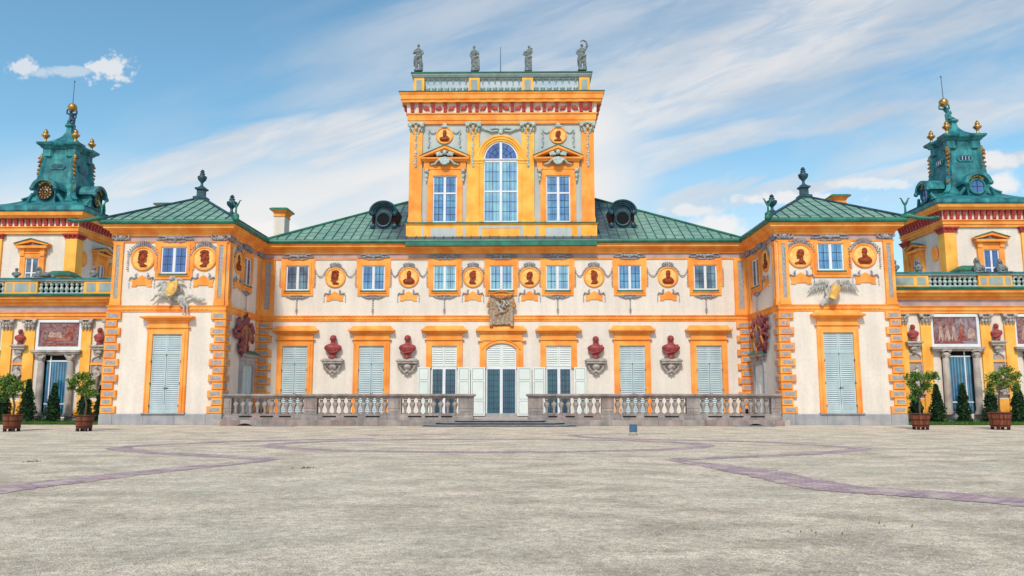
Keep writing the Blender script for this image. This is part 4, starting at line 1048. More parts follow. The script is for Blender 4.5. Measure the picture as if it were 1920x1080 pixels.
# ------------------------------------------------------------------ side galleries with roof balustrade
GY = -3.0
TG = Matrix.Translation((0,GY,0))
def gallery(sg):
    q = lambda px, py=640: P(px, py, GY)[0]
    pc = 100 if sg < 0 else 1800
    z = lambda py: P(pc, py, GY)[1]
    Z = dict(rail=(528,523), pan=(551.5,531), led=(557.5,552), cor=(574,557.5), fz=(586,574), arch=(598.5,586), cap=(618.5,599), pt=(649.5,606), lin=(661,657), dt=667, db=778, cc=675) if sg < 0 else \
        dict(rail=(517,512), pan=(538,518), led=(544.6,539), cor=(562.7,544.6), fz=(574.4,562.7), arch=(588,574.4), cap=(607.5,588.5), pt=(644.5,595.5), lin=(655.5,651), dt=658, db=775, cc=669)
    lab = 'yellow pilastered side gallery with a red ship fresco above its door' if sg < 0 else 'yellow pilastered side gallery with a fresco of figures above its door'
    g = thing('side_gallery', lab, 'gallery', (sg*29, 0, 0), 'side galleries of the palace')
    xin, xout = sg*(OX-.02), sg*40.
    xa, xb = sorted((xin, xout))
    ztop = z(Z['led'][0])
    mb = MB(); mb.box(xa, xb, GY, 6.0, 0, ztop-.05); part(mb, 'wall', 'wall_plaster', g)
    pth = [(xa, GY), (xb, GY)]
    zc0, zc1, zf0, zf1, za0 = z(Z['cor'][0]), z(Z['cor'][1]), z(Z['fz'][0]), z(Z['fz'][1]), z(Z['arch'][0])
    mb = MB()
    mb.path(pth, [(0,za0),(.14,za0),(.15,za0+.16),(.2,za0+.17),(.21,zf0-.06),(.27,zf0-.03),(.27,zf0),(0,zf0+.002)])
    mb.path(pth, [(0,zc0-.002),(.2,zc0),(.24,zc0+.12),(.45,zc0+.2),(.5,zc0+.34),(.62,zc0+.38),(.66,zc1-.03),(0,zc1-.02)])
    part(mb, 'entablature', 'orange_stucco', g)
    mb = MB(); mb.path(pth, [(0,zf0),(.13,zf0),(.13,zc0)]); part(mb, 'frieze', 'frieze_pink', g)
    mb = MB(); l0, l1 = z(Z['led'][0]), z(Z['led'][1]); mb.path(pth, [(-.3,l0),(.74,l0),(.76,l0+.1),(.45,l1),(-.3,l1+.01)]); part(mb, 'ledge_flashing', 'gutter_green', g)
    mb = MB(); p0, p1 = z(Z['pan'][0])-.03, z(Z['pan'][1]); r0, r1 = z(Z['rail'][0]), z(Z['rail'][1])
    mb.path(pth, [(-.1,r0-.04),(.42,r0-.04),(.46,r0+.04),(.46,r1-.08),(-.1,r1-.08)]); part(mb, 'parapet_rail', 'panel_grey', g)
    mb = MB(); mb.path(pth, [(-.1,r1-.078),(.5,r1-.078),(.51,r1),(-.1,r1+.02)]); part(mb, 'rail_flashing', 'copper_teal', g)
    # parapet: panelled piers between baluster runs
    runs = [(-60,16),(77,163)] if sg < 0 else [(1736,1829),(1892,1990)]
    mb = MB(); pn = MB(); bl = MB()
    edges = sorted([xin]+[q(a,540) for r in runs for a in r]+[xout])
    solid = [(edges[i], edges[i+1]) for i in range(0, len(edges)-1, 2)] if sg > 0 else [(edges[i], edges[i+1]) for i in range(0, len(edges)-1, 2)]
    o = GY-.38
    for a, b in solid:
        mb.box(a, b, o, o+.32, p0, r0-.03)
        w = b-a; cuts = [(.06,.24),(.31,.72),(.79,.95)] if w < 6 else [(.05,.5),(.55,.95)]
        for c, d in cuts: pn.box(a+w*c, a+w*d, o-.012, o, p0+.12, r0-.14)
    for r in runs:
        a, b = sorted((q(r[0],540), q(r[1],540))); n = max(4, int(round((b-a)/.30))); dx = (b-a)/n; H_ = r0-.03-p0
        bl.box(a, b, o+.02, o+.3, p0, p0+.08)
        for i in range(n): bl.lathe((a+(i+.5)*dx, o+.16, p0+.08), [(.10,0),(.10,.04),(.05,.07),(.13,.2),(.12,.28),(.05,H_*.5),(.10,H_*.6),(.11,H_*.68),(.05,H_*.8),(.1,H_-.12),(.1,H_-.08)], 8)
    p_ = parts(mb, 'parapet_pier', 'yellow_stucco', g)[0]; parts(pn, 'parapet_panel', 'panel_grey', g, .0); parts(bl, 'parapet_grille', 'ornament_pale', g, .02)
    mb = MB(); mb.box(xa, xb, GY+.35, GY+.4, p0-.02, r0-.05); part(mb, 'gap_shade_sheet', 'void_shade_black', g)  # black sheet added behind the balusters to paint the shade in their gaps
    # pilasters
    zb = .25
    pil = [(-88,-68),(-48,-28),(5.5,24.5),(47,67),(154,172.5),(197,213)] if sg < 0 else [(1681,1700.5),(1726,1745.6),(1838,1857),(1883,1903),(1990,2010)]
    for a, b in pil:
        x0, x1 = q(a), q(b); zc = z(Z['cap'][0])
        mb = MB(TG); mb.box(x0, x1, -.13, 0, zb, zc); mb.box(x0-.08, x1+.08, -.2, 0, zb, zb+.5); mb.box(x0-.05, x1+.05, -.17, 0, zb+.5, zb+.65)
        pp = part(mb, 'pilaster', 'yellow_stucco', g)
        mb = MB(TG); xm = (x0+x1)/2; w = x1-x0; zt = z(Z['cap'][1])+.02; h = zt-zc
        mb.box(x0-.13, x1+.13, -.30, 0, zt-.08, zt); mb.box(x0-.01, x1+.01, -.14, 0, zc, zt-.08)
        for s in (-1, 0, 1):
            mb.tube([(xm+s*w*.32,-.16,zc),(xm+s*w*.36,-.25,zc+h*.3),(xm+s*w*.42,-.28,zc+h*.42)], [.07,.09,.05], 6); mb.tube([(xm+s*w*.2,-.17,zc+h*.3),(xm+s*w*.24,-.27,zc+h*.6),(xm+s*w*.3,-.3,zc+h*.7)], [.06,.08,.05], 6)
            if s: mb.blob((xm+s*w*.5,-.28,zc+h*.76), (.13,.1,.12), 7, 5)
        part(mb, 'capital', 'stone_light', pp)
    # bays with fresco and door
    bays = [(74.5,148.5,88,132)] if sg < 0 else [(1750,1830.5,1771,1817),(1906.5,1985,1925,1972)]
    if sg < 0: bays.append((-79,-5,-65,-21))
    for k, (a, b, da, db) in enumerate(bays):
        x0, x1 = q(a), q(b); z0, z1 = z(Z['pt'][0]), z(Z['pt'][1])
        mb = MB(TG); mb.frame(x0-.18, x1+.18, z0-.3, z1+.2, .16, -.12, 0, tb=.28); f_ = part(mb, 'fresco', 'white_paint', g)
        mb = MB(TG); mb.cur = 0
        if sg < 0 or k: mb.box(x0, x1, -.04, 0, z0, z1)
        else: mb.box(x0, (x0*.46+x1*.54), -.04, 0, z0, z1); mb.cur = 1; mb.box((x0*.46+x1*.54), x1, -.04, 0, z0, z1)
        part(mb, 'painted_panel', ['fresco_ground','fresco_sky'], f_)
        w, h = x1-x0, z1-z0; R = lambda u, v: (x0+u*w, z0+v*h)
        mb = MB(TG); mb.cur = 0; yy = -.045
        def poly(pts, m=0): mb.cur = m; mb.prism([R(u, v) for u, v in pts], yy, -.035)
        if sg < 0:                                  # a fleet: hull, prow, sails
            poly([(.18,.30),(.55,.18),(.84,.22),(.90,.5),(.84,.46),(.62,.40),(.40,.44),(.2,.52)]); yy -= .002
            poly([(.22,.42),(.56,.36),(.56,.5),(.50,.62),(.36,.58),(.26,.66)], 1); yy -= .002
            poly([(.62,.36),(.86,.42),(.82,.78),(.90,.92),(.74,.84),(.66,.95),(.68,.7)]); yy -= .002
            poly([(.04,.06),(.3,.05),(.9,.04),(.96,.14),(.5,.13),(.1,.16)])
        else:
            for i in range(3): u = .12+.15*i; poly([(u,.2),(u+.03,.5),(u+.02,.62),(u+.06,.72),(u+.1,.62),(u+.1,.48),(u+.14,.2),(u+.08,.08),(u+.05,.3),(u+.02,.1)], 1); yy -= .002
            poly([(.05,.02),(.7,.02),(.66,.09),(.1,.1)]); yy -= .002
            poly([(.56,.10),(.8,.12),(.74,.40),(.70,.62),(.66,.80),(.60,.40)]); yy -= .002; poly([(.8,.2),(.97,.2),(.97,.5),(.88,.62),(.8,.48)], 1)
        part(mb, 'painted_figures', ['fresco_figure','fresco_pale'], f_)
        zl0, zl1 = z(Z['lin'][0]), z(Z['lin'][1])
        mb = MB(TG); mb.box(x0-.3, x1+.3, -.42, 0, zl0, zl1); mb.box(x0-.25, x1+.25, -.34, 0, zl0-.1, zl0); part(mb, 'lintel', 'column_stone', g)
        # recessed opening: dark reveal, glazing, curtains
        xd0, xd1 = q(da), q(db); zt, zb_ = z(Z['dt']), z(Z['db'])
        mb = MB(TG); mb.box(xd0-.28, xd1+.28, -.02, 0, zb_, zt+.02); op = part(mb, 'garden_door', 'void_shade_black', g)
        mb = MB(TG); mb.box(xd0+.12, xd1-.02, -.03, -.02, zb_+.05, zt-.28); part(mb, 'curtained_pane', 'pane_curtain', op)
        mb = MB(TG); ms = .42 if sg > 0 else .3; xm = xd0+(xd1-xd0)*(.74 if sg > 0 else .26)
        mb.box(xm-.035, xm+.035, -.07, -.03, zb_, zt-.02); mb.box(xd0+.12, xd1-.02, -.065, -.031, zt-.36, zt-.28); mb.box(xd0+.12, xd1-.02, -.065, -.031, zb_+.62, zb_+.69)
        part(mb, 'door_frame', 'white_paint', op)
        for cxp in ((xd0-.12), (xd1+.22)):
            zc = z(Z['cc']); mb = MB(TG); mb.smooth = True
            mb.lathe((cxp,-.2,zb_-.1), [(.30,0),(.30,.1),(.25,.14),(.27,.22),(.20,.27),(.205,1.2),(.175,zc-zb_+.05)], 14)
            col = part(mb, 'column', 'column_stone', g)
            mb = MB(TG); mb.box(cxp-.27, cxp+.27, -.46, 0, zt+.06, zl0-.1)
            for s in (-1, 1):
                mb.blob((cxp+s*.2,-.34,zt-.02), (.12,.1,.11), 7, 5); mb.tube([(cxp+s*.1,-.32,zc),(cxp+s*.16,-.42,zc+.14)], [.07,.06], 6)
            mb.lathe((cxp,-.2,zc-.06), [(.18,0),(.2,.05),(.24,.2),(.2,.3)], 10)
            part(mb, 'column_capital', 'stone_light', col)
    # niches
    ni = [(24,44.5,36),(172,193,184)] if sg < 0 else [(1705.5,1728,1713.7),(1862,1884,1870.6)]
    for a, b, c in ni:
        x0, x1 = q(a,700), q(b,700); xm = (x0+x1)/2; hw = (x1-x0)/2; zt = z(669 if sg < 0 else 663); zb_ = z(735)
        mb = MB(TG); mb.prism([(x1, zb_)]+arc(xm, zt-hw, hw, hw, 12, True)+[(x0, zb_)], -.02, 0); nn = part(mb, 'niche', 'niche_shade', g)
        mb = MB(TG); mb.prism([(x1+.07, zb_-.05)]+arc(xm, zt-hw, hw+.07, hw+.07, 12, True)+[(x0-.07, zb_-.05),(x0, zb_)]+arc(xm, zt-hw, hw, hw, 12, True)[::-1]+[(x1, zb_)], -.08, 0); mb.box(x0-.12, x1+.12, -.2, 0, zb_-.15, zb_-.05)
        part(mb, 'niche_frame', 'stone_light', nn)
        mb = MB(TG); mb.box(x0-.12, x1+.12, -.09, 0, zt-hw-.16, zt-hw-.02); part(mb, 'niche_band', 'orange_stucco', nn)
        # statue standing in the niche
        mb = MB(TG); mb.smooth = True; zf = zb_
        mb.tube([(xm-.05,-.16,zf),(xm-.06,-.18,zf+.45),(xm,-.18,zf+.85),(xm,-.18,zf+1.15),(xm,-.18,zf+1.32)], [.2,.2,.19,.2,.09], 9)
        mb.blob((xm+.02,-.2,zf+1.46), (.09,.1,.12), 8, 6)
        for s in (-1, 1): mb.tube([(xm+s*.16,-.18,zf+1.25),(xm+s*.26,-.22,zf+1.02),(xm+s*.12,-.3,zf+.9)], [.06,.05,.045], 6)
        o_ = single(mb, 'niche_statue', 'stone_light', 'pale stone figure in the arched niche %s' % ({36:'behind the leftmost potted tree',184:'between the ship fresco and left pavilion',1713.7:'just right of the right pavilion',1870.6:'behind the rightmost potted tree'}[c]), 'statue', group='statues in the gallery niches'); remesh(o_, .035)
    mb = MB(); mb.path(pth, [(0,0),(.3,0),(.3,.22),(.12,.26),(0,.27)]); part(mb, 'plinth', 'stone_plinth', g)
    mb = MB(TG)
    zz = z(752 if sg < 0 else 748)
    for i, (a, b) in enumerate(pil[:-1]): 
        xw0, xw1 = q(b)+.02, q(pil[i+1][0])-.02
        if xw1-xw0 < 1.6: mb.box(xw0, xw1, -.05, 0, zb, zz)
    parts(mb, 'dado', 'yellow_stucco', g)
    return z
zGL = gallery(-1); zGR = gallery(1)

# ------------------------------------------------------------------ end towers with copper lanterns
def end_tower(sg):
    hw_ = 2.85; ytf = 1.0
    xc = -28.5-hw_ if sg < 0 else 29.0+hw_; yc = ytf+hw_
    pxc = 147 if sg < 0 else 1770
    z = lambda py: P(pxc, py, ytf)[1]
    q = lambda px, py=480: P(px, py, ytf)[0]
    Z = dict(g=(400,389), oc=(410.6,401), rf=(424,414.7), oa=(439,425), cap=(448,434)) if sg < 0 else dict(g=(386,376), oc=(395.5,387), rf=(410.5,399), oa=(426,412.6), cap=(437,421))
    lab = 'square end tower whose teal copper lantern carries black and gold clocks' if sg < 0 else 'square end tower whose teal copper lantern has round windows instead of clocks'
    t = thing('end_tower', lab, 'tower', (xc, yc, 0), 'end towers with copper lanterns')
    x0, x1, y0, y1 = xc-hw_, xc+hw_, yc-hw_, yc+hw_
    TT = Matrix.Translation((0,ytf,0))
    xin = x1 if sg < 0 else x0; TSS = side_frame(xin, 1 if sg < 0 else -1)
    za = z(Z['oa'][0]); 
    mb = MB(); mb.box(x0+.08, x1-.08, y0+.08, y1-.08, 6, z(Z['g'][0])); part(mb, 'wall', 'wall_plaster', t)
    mb = MB()
    mb.rect(x0, x1, y0, y1, [(-.02,za),(.05,za),(.07,za+.17),(.12,za+.18),(.13,z(Z['oa'][1])-.1),(.2,z(Z['oa'][1])-.06),(.2,z(Z['oa'][1])),(-.02,z(Z['oa'][1])+.002)])
    a, b = z(Z['oc'][0]), z(Z['oc'][1]); mb.rect(x0, x1, y0, y1, [(.12,a-.02),(.45,a),(.48,a+.1),(.6,a+.14),(.66,b),(.66,z(Z['g'][0])+.02)])
    e_ = part(mb, 'entablature', 'orange_stucco', t)
    c0, c1 = z(Z['oa'][1]), z(Z['rf'][1])
    mb = MB(); mb.rect(x0, x1, y0, y1, [(.10,c0-.01),(.12,c0),(.13,a)]); part(mb, 'frieze', 'wall_plaster', e_)
    mb = MB(); mo = MB()
    for i in range(15):
        u = -hw_+.05+i*(2*hw_-.1)/14
        corbel(Matrix.Translation((xc,ytf,0)), mb, mo, u, c0, a-.02, .14, .3, .22)
        corbel(Matrix.Translation((0,0,0)) @ TSS, mb, mo, (yc+u)*(1 if sg < 0 else -1), c0, a-.02, .14, .3, .22)
    parts(mb, 'corbel', 'frieze_red', e_, .0); parts(mo, 'modillion', 'orange_stucco', e_, .0)
    # corner pilasters
    zc = z(Z['cap'][0])
    for ix, (cx, cy) in enumerate(((x0,y0),(x1,y0),(x1,y1),(x0,y1))):
        ax, bx = (cx-.06, cx+.72) if cx == x0 else (cx-.72, cx+.06); ay, by = (cy-.06, cy+.72) if cy == y0 else (cy-.72, cy+.06)
        mb = MB(); mb.box(ax, bx, ay, by, 6, zc); pp = part(mb, 'pilaster', 'yellow_stucco', t)
        mb = MB(); mb.rect(ax, bx, ay, by, [(.0,zc),(.02,zc+.05),(.05,zc+.2),(.10,zc+.3),(.05,zc+.32),(.16,za-.1),(.18,za)])
        for u in (0,.33,.66,1):
            for v in (0,.33,.66,1):
                if u in (0,1) or v in (0,1): mb.blob((ax+(bx-ax)*u, ay+(by-ay)*v, zc+.2), (.09,.09,.14), 6, 4); mb.blob((ax-.05+(bx-ax+.1)*u, ay-.05+(by-ay+.1)*v, za-.16), (.09,.09,.1), 6, 4)
        part(mb, 'capital', 'frieze_red', pp)
    # windows
    def tw(T, c, hw, zt, zb, ap, ba, phw, pane):
        mb = MB(T); mb.box(c-hw-.36, c-hw, -.12, .1, zb, zt+.3); mb.box(c+hw, c+hw+.36, -.12, .1, zb, zt+.3); mb.box(c-hw, c+hw, -.121, .1, zt, zt+.3)
        mb.box(c-hw-.44, c+hw+.44, -.16, .1, zt+.3, zt+.38); mb.box(c-hw-.34, c+hw+.34, -.1, .1, zt+.38, ba-.1)
        for s in (-1,1): mb.box(c+s*(hw+.22)-.15, c+s*(hw+.22)+.15, -.18, .1, zt+.12, ba-.1)
        w = part(mb, 'window', 'orange_stucco', t)
        mb = MB(T); mb.box(c-phw+.12, c+phw-.12, -.34, .1, ba-.12, ba+.04)
        for s in (-1, 1): mb.prism([(c+s*phw, ba+.04),(c+s*phw, ba+.18),(c, ap),(c, ap-.22)], -.36, .1)
        part(mb, 'pediment', 'orange_stucco', w)
        mb = MB(T); mb.prism([(c-phw+.2,ba+.04),(c+phw-.2,ba+.04),(c,ap-.25)], .0, .1); mb.cur = 0; part(mb, 'tympanum', 'ornament_grey', w)
        mb = MB(T); mb.blob((c,-.08,(ap+ba)/2-.08), (.13,.1,.13), 7, 5); mb.blob((c,-.06,(ap+ba)/2-.15), (.36,.06,.07), 7, 5); part(mb, 'tympanum_relief', 'ornament_pale', w)
        mb = MB(T)
        for s in (-1,1): mb.add([(c,-.42,ap+.03),(c+s*(phw+.04),-.42,ba+.2),(c+s*(phw+.04),.0,ba+.2),(c,.0,ap+.03),(c,-.42,ap-.02),(c+s*(phw+.04),-.42,ba+.15)], [(0,1,2,3),(4,5,1,0)])
        part(mb, 'pediment_flashing', 'gutter_green', w)
        mb = MB(T); mb.frame(c-hw, c+hw, zb, zt, .07, -.05, .06); mb.box(c-.06, c+.06, -.055, .06, zb+.07, zt-.07); mb.box(c-hw+.07, c+hw-.07, -.052, .06, (zb+zt)/2+.1, (zb+zt)/2+.18)
        part(mb, 'sash', 'white_paint', w)
        mb = MB(T); mb.box(c-hw+.07, c+hw-.07, -.01, .05, zb+.07, zt-.07); part(mb, 'pane', pane, w)
    if sg < 0: F_args = (62.3, .45, 484, 449, 463); pn = 'pane_grey'
    else: F_args = (1857.5, .50, 468, 436, 451); pn = 'pane_blue'
    cpx, hw, pzt, pap, pba = F_args
    zt, ap, ba = P(cpx,pzt,ytf)[1], P(cpx,pap,ytf)[1], P(cpx,pba,ytf)[1]
    tw(TT, q(cpx), hw, zt, 8.4, ap, ba, 1.14, pn)
    us = 1 if sg < 0 else -1
    yw = S(187.5, 500, x1)[0] if sg < 0 else S(1722, 500, x0)[0]
    tw(TSS, us*yw, hw, zt, 8.4, ap, ba, 1.1, 'pane_grey')
    for px, py in (((156.7,486),(206.7,506.5)) if sg < 0 else ((1753,476),(1701,498))):
        yy, zz_ = S(px, py, x1 if sg < 0 else x0); u = us*yy; n = 24
        mb = MB(TSS); o_ = [(u+.36*math.cos(2*PI*i/n), zz_+.52*math.sin(2*PI*i/n)) for i in range(n)]
        mb.prism(o_, -.05, .1); mb.prism([(u+.27*math.cos(2*PI*i/n), zz_+.42*math.sin(2*PI*i/n)) for i in range(n)], -.07, .1)
        part(mb, 'oval_niche', 'orange_stucco', t)
    # flared roof, lantern
    zr0, zr1 = z(Z['g'][0]), z(Z['g'][1]); tcx = xc; RB = 1.04; lx = xc-sg*.16
    mb = MB(); mb.rect(x0, x1, y0, y1, [(.3,zr0+.0),(.70,zr0+.0),(.76,zr0+.08),(.74,zr1-.05),(.6,zr1),(.3,zr1+.02)]); part(mb, 'gutter', 'gutter_green' if False else 'copper_teal', t)
    bl = (135, 300) if sg < 0 else (1770, 280)
    H0 = zr1; H1 = P(pxc, 292 if sg < 0 else 277, yc-1.2)[1]           # top of lantern body
    mb = MB(); E_ = hw_+.62
    pr = [(E_,H0)]
    for k in range(1, 13):
        u = k/12.; pr.append((RB+.24+(E_-RB-.24)*(1-u)**2.5, H0+(H1-H0)*.42*u))
    xc = lx
    mb.path([(tcx-E_,yc-E_),(tcx+E_,yc-E_),(tcx+E_,yc+E_),(tcx-E_,yc+E_)], [(0,H0-.01),(0,H0+.01),(-.1,H0+.02)], closed=True, cap=True)
    mb.lathe((xc,yc,0), pr+[(RB+.02,H1-.35),(RB,H1)], sq=True); lr = part(mb, 'lantern_roof', 'copper_teal', t)
    # chamfered corner piers make the lantern faces read as recessed
    mb = MB()
    for sx in (-1, 1):
        for sy in (-1, 1):
            pts = []
            for k in range(5, 13):
                u = k/12.; r_ = RB+.24+(E_-RB-.24)*(1-u)**2.5; pts.append((xc+sx*(r_-.02), yc+sy*(r_-.02), H0+(H1-H0)*.42*u))
            pts += [(xc+sx*(RB+.02), yc+sy*(RB+.02), H1-.35), (xc+sx*RB, yc+sy*RB, H1)]
            mb.tube(pts, [.20]*len(pts), 4)
    parts(mb, 'corner_pier', 'copper_teal', lr)
    def cp(pr):   # cornice plan with bowed-in sides and square-cut corners
        r = RB; c = .30; pts = []
        for k in range(4):
            a = k*PI/2; R_ = lambda x, y: (xc+x*math.cos(a)-y*math.sin(a), yc+x*math.sin(a)+y*math.cos(a))
            pts += [R_(-r-.12,-r+.26), R_(-r+.26-.0,-r-.12)] if False else [R_(-r-.10, -r-.10), R_(-r+.42, -r-.10), R_(-r*.45, -r+.10), R_(r*.45, -r+.10), R_(r-.42, -r-.10)]
        return pts
    mb = MB(); hh = H1
    mb.path(cp(0), [(.0,hh-.05),(.06,hh),(.06,hh+.16),(.0,hh+.18),(.0,hh+.55),(.08,hh+.58),(.14,hh+.68),(.30,hh+.80),(.34,hh+.95),(.05,hh+1.0)], closed=True, cap=True); cor = part(mb, 'lantern_cornice', 'copper_teal', t)
    Ht = hh+1.0; Hs = P(135 if sg < 0 else 1771, 238 if sg < 0 else 229, yc)[1]
    mb = MB(); pr = []
    for k in range(12): u = k/11.; pr.append((.17+1.0*(1-u)**2.6, Ht-.02+(Hs-Ht)*u))
    mb.lathe((xc,yc,0), pr, sq=True); mb.lathe((xc,yc,Hs-.04), [(.28,0),(.36,.06),(.36,.16),(.2,.22)], 10); part(mb, 'spire', 'copper_teal', t)
    # gilded hanging ornaments on the edges, panels, dormers
    gm = MB()
    for sx in (-1, 1):
        for sy in (-1, 1):
            if sy > 0 and sx*sg > 0: continue
            for k in range(9):
                u = k/8.; zz_ = H1-.12-u*(H1-H0)*.56; uu = max(0, min(1, (zz_-H0)/((H1-H0)*.42))); r_ = (RB+.24+(E_-RB-.24)*(1-uu)**2.5)+.13 if uu < 1 else RB+.2
                gm.blob((xc+sx*(r_-.05)+.03*math.sin(k*3.1), yc+sy*(r_-.05)+.03*math.cos(k*2.3), zz_), (.12-.04*u, .12-.04*u, .20 if k else .24), 7, 5, rot=(k*.7,k*.5,0)); gm.blob((xc+sx*(r_+.04), yc+sy*(r_+.04)+.04*math.sin(k*4.), zz_-.07), (.08,.08,.07), 6, 4)
    parts(gm, 'gilded_festoon', 'festoon_gold', lr, .12)
    for T_ in (Matrix.Translation((xc, yc-RB-.06, 0)), Matrix.Translation((xc-sg*(RB+.06), yc, 0)) @ Matrix.Rotation(-sg*PI/2, 4, 'Z')):
        z_ = H1-.75; mb = MB(T_); pp_ = [(-.42,-.22),(.42,-.22),(.55,-.05),(.55,.05),(.42,.22),(-.42,.22),(-.55,.05),(-.55,-.05)]
        mb.prism([(a, z_+b) for a, b in pp_], -.10, .2); pq = part(mb, 'oval_panel', 'copper_teal', lr)
        mb = MB(T_); mb.prism([(a*.74, z_+b*.62) for a, b in pp_], -.115, -.09); part(mb, 'panel_field', 'sash_grey' if sg > 0 else 'copper_dark', pq)
        if sg > 0:
            mb = MB(T_)
            for u in (-.22, 0, .22): mb.box(u-.015, u+.015, -.14, -.115, z_-.13, z_+.13)
            parts(mb, 'panel_bar', 'white_paint', pq, .0)
    for k_, (T0, tag) in enumerate(((Matrix.Translation((xc, yc, 0)), 0), (Matrix.Translation((xc, yc, 0)) @ Matrix.Rotation(-sg*PI/2, 4, 'Z'), 1))):
        yf = -2.25; zd = H0+1.0; n = 24
        if k_ == 0: zd = P(78.6, 361, yc+yf)[1] if sg < 0 else P(1838, 350, yc+yf)[1]
        else: zd = zd_prev
        zd_prev = zd
        T_ = T0 @ Matrix.Translation((0, yf, 0))
        mb = MB(T_)
        mb.prism([(-.78,zd-.95),(.78,zd-.95),(.62,zd-.55),(.66,zd+.35)]+[(.66*math.cos(PI*i/10), zd+.35+.5*math.sin(PI*i/10)) for i in range(1,10)]+[(-.66,zd+.35),(-.62,zd-.55)], 0, 1.6)
        d = part(mb, 'dormer', 'copper_teal', lr)
        mb = MB(T_)
        mb.prism([(.9*math.cos(PI*(i/14.)), zd+.22+.78*math.sin(PI*i/14)) for i in range(15)]+[(.66*math.cos(PI*(1-i/14.)), zd+.22+.55*math.sin(PI*(1-i/14.))) for i in range(15)], -.35, 1.7)
        for s in (-1, 1): mb.blob((s*.80,-.3,zd+.22), (.17,.16,.17), 8, 6); mb.tube([(s*.85,-.1,zd-.1),(s*1.12,.0,zd-.5),(s*1.2,.1,zd-.85)], [.10,.12,.13], 7)
        part(mb, 'dormer_hood', 'copper_teal', d)
        mb = MB(T_); mb.tube([(.50*math.cos(2*PI*i/n), -.1, zd+.50*math.sin(2*PI*i/n)) for i in range(n+1)], .07, 7); part(mb, 'dormer_rim', 'clock_black' if sg < 0 else 'copper_teal', d)
        mb = MB(T_); mb.prism([(.50*math.cos(2*PI*i/n), zd+.50*math.sin(2*PI*i/n)) for i in range(n)], -.08, 0)
        cf = part(mb, 'clock_face' if sg < 0 else 'round_window', 'clock_black' if sg < 0 else 'pane_blue', d)
        mb = MB(T_)
        if sg < 0:
            for i in range(12):
                a = 2*PI*i/12; mb.prism([(r_*math.cos(a+w_), zd+r_*math.sin(a+w_)) for r_, w_ in ((.30,-.09),(.44,-.13),(.44,.13),(.30,.09))], -.10, -.08)
            mb.tube([(.20*math.cos(2*PI*i/n), -.09, zd+.20*math.sin(2*PI*i/n)) for i in range(n+1)], .03, 5); mb.blob((0,-.1,zd), (.06,.03,.06), 8, 5)
            mb.tube([(0,-.12,zd-.08),(.03,-.12,zd+.28)], .018, 4); mb.tube([(0,-.12,zd),(.16,-.12,zd-.12)], .022, 4)
            part(mb, 'clock_numerals', 'gilding', d)
        else:
            mb.box(-.02,.02,-.11,-.08,zd-.5,zd+.5); mb.box(-.5,.5,-.108,-.079,zd-.02,zd+.02); part(mb, 'window_bar', 'copper_dark', d)
        mb = MB(T_)
        for i in range(5): a = PI*(.2+.15*i); mb.blob((.48*math.cos(a),-.12,zd+.30+.42*math.sin(a)), (.13,.08,.11), 7, 5)
        mb.blob((0,-.16,zd+.75), (.09,.09,.14), 7, 5); part(mb, 'gilded_ornament', 'gilding', d)
    # small slate hut on the gallery roof in front of the tower
    xh0, xh1 = (P(84,515,-.6)[0], P(131,515,-.6)[0]) if sg < 0 else (P(1801,505,-.6)[0], P(1838,505,-.6)[0])
    zb_, zt_ = 8.0, (P(106,514,-.6)[1] if sg < 0 else P(1820,504,-.6)[1])
    mb = MB(); mb.box(xh0+.1, xh1-.1, -.5, .6, zb_, zt_-.12); hut = part(mb, 'roof_hatch', 'yellow_stucco', t)
    mb = MB(); mb.rect(xh0, xh1, -.6, .7, [(0,zt_-.12),(.05,zt_-.1),(.05,zt_),(-.3,zt_+.26)]); part(mb, 'hatch_roof', 'gutter_green', hut)
    mb = MB(); mb.box(xh0+.3, xh1-.3, -.52, -.5, zb_, zt_-.3); part(mb, 'hatch_panel', 'ornament_pale', hut)
    return xc, yc, Hs+.15, Ht
tL = end_tower(-1); tR = end_tower(1)
# ------------------------------------------------------------------ terrace, steps, balustrades
TY = -7.5; ZT = .30
ter = thing('terrace', 'low grey stone terrace with three steps in front of the middle wing', 'terrace', (0, -3.5, 0))
mb = MB(); mb.box(-15.55, 15.55, TY+.12, 0, 0, ZT); part(mb, 'paving', 'stone_light', ter)
bx = fx(887, 800, TY); bxr = fx(990, 800, TY); bl_, br_ = P(417,800,TY)[0], P(1466.5,800,TY)[0]
bandz = [(0,0),(.10,0),(.10,.15),(.06,.17),(.06,.20),(0,.21)]
mb = MB()
for a, b in ((bl_, bx), (bxr, br_)): mb.rect(a, b, TY+.02, TY+.5, [(0,0),(.12,0),(.12,.27),(.08,.30),(-.02,.31)])
part(mb, 'retaining_wall', 'stone_terrace', ter)
mb = MB()
for i, (y, h, xx) in enumerate(((-9.0,.10,4.05),(-8.4,.20,3.45),(-7.85,.30,2.75))):
    c = .5; pl = [(-xx,-7.2),(-xx,y+c),(-xx+c*1.1,y),(xx-c*1.1,y),(xx,y+c),(xx,-7.2)]
    lo = h-.10
    pl2 = [(a*(1-.012), b+.04) for a, b in pl]; mb.cur = 0; mb.prism([(-xx,lo),(-xx,lo+.021),(xx,lo+.021),(xx,lo)], y+.03, -7.2) if i == 0 else None
    n = 6
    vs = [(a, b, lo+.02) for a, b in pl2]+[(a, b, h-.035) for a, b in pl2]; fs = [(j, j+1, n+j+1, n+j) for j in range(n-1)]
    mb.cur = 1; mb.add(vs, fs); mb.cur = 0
    vs = [(a, b, h-.035) for a, b in pl]+[(a, b, h) for a, b in pl]; mb.add(vs, fs+[tuple(range(n, 2*n)), tuple(range(n-1, -1, -1))])
part(mb, 'steps', ['slab_stone','void_shade_black'], ter)  # risers painted near black: shade under the nosings put into their colour
mb = MB()
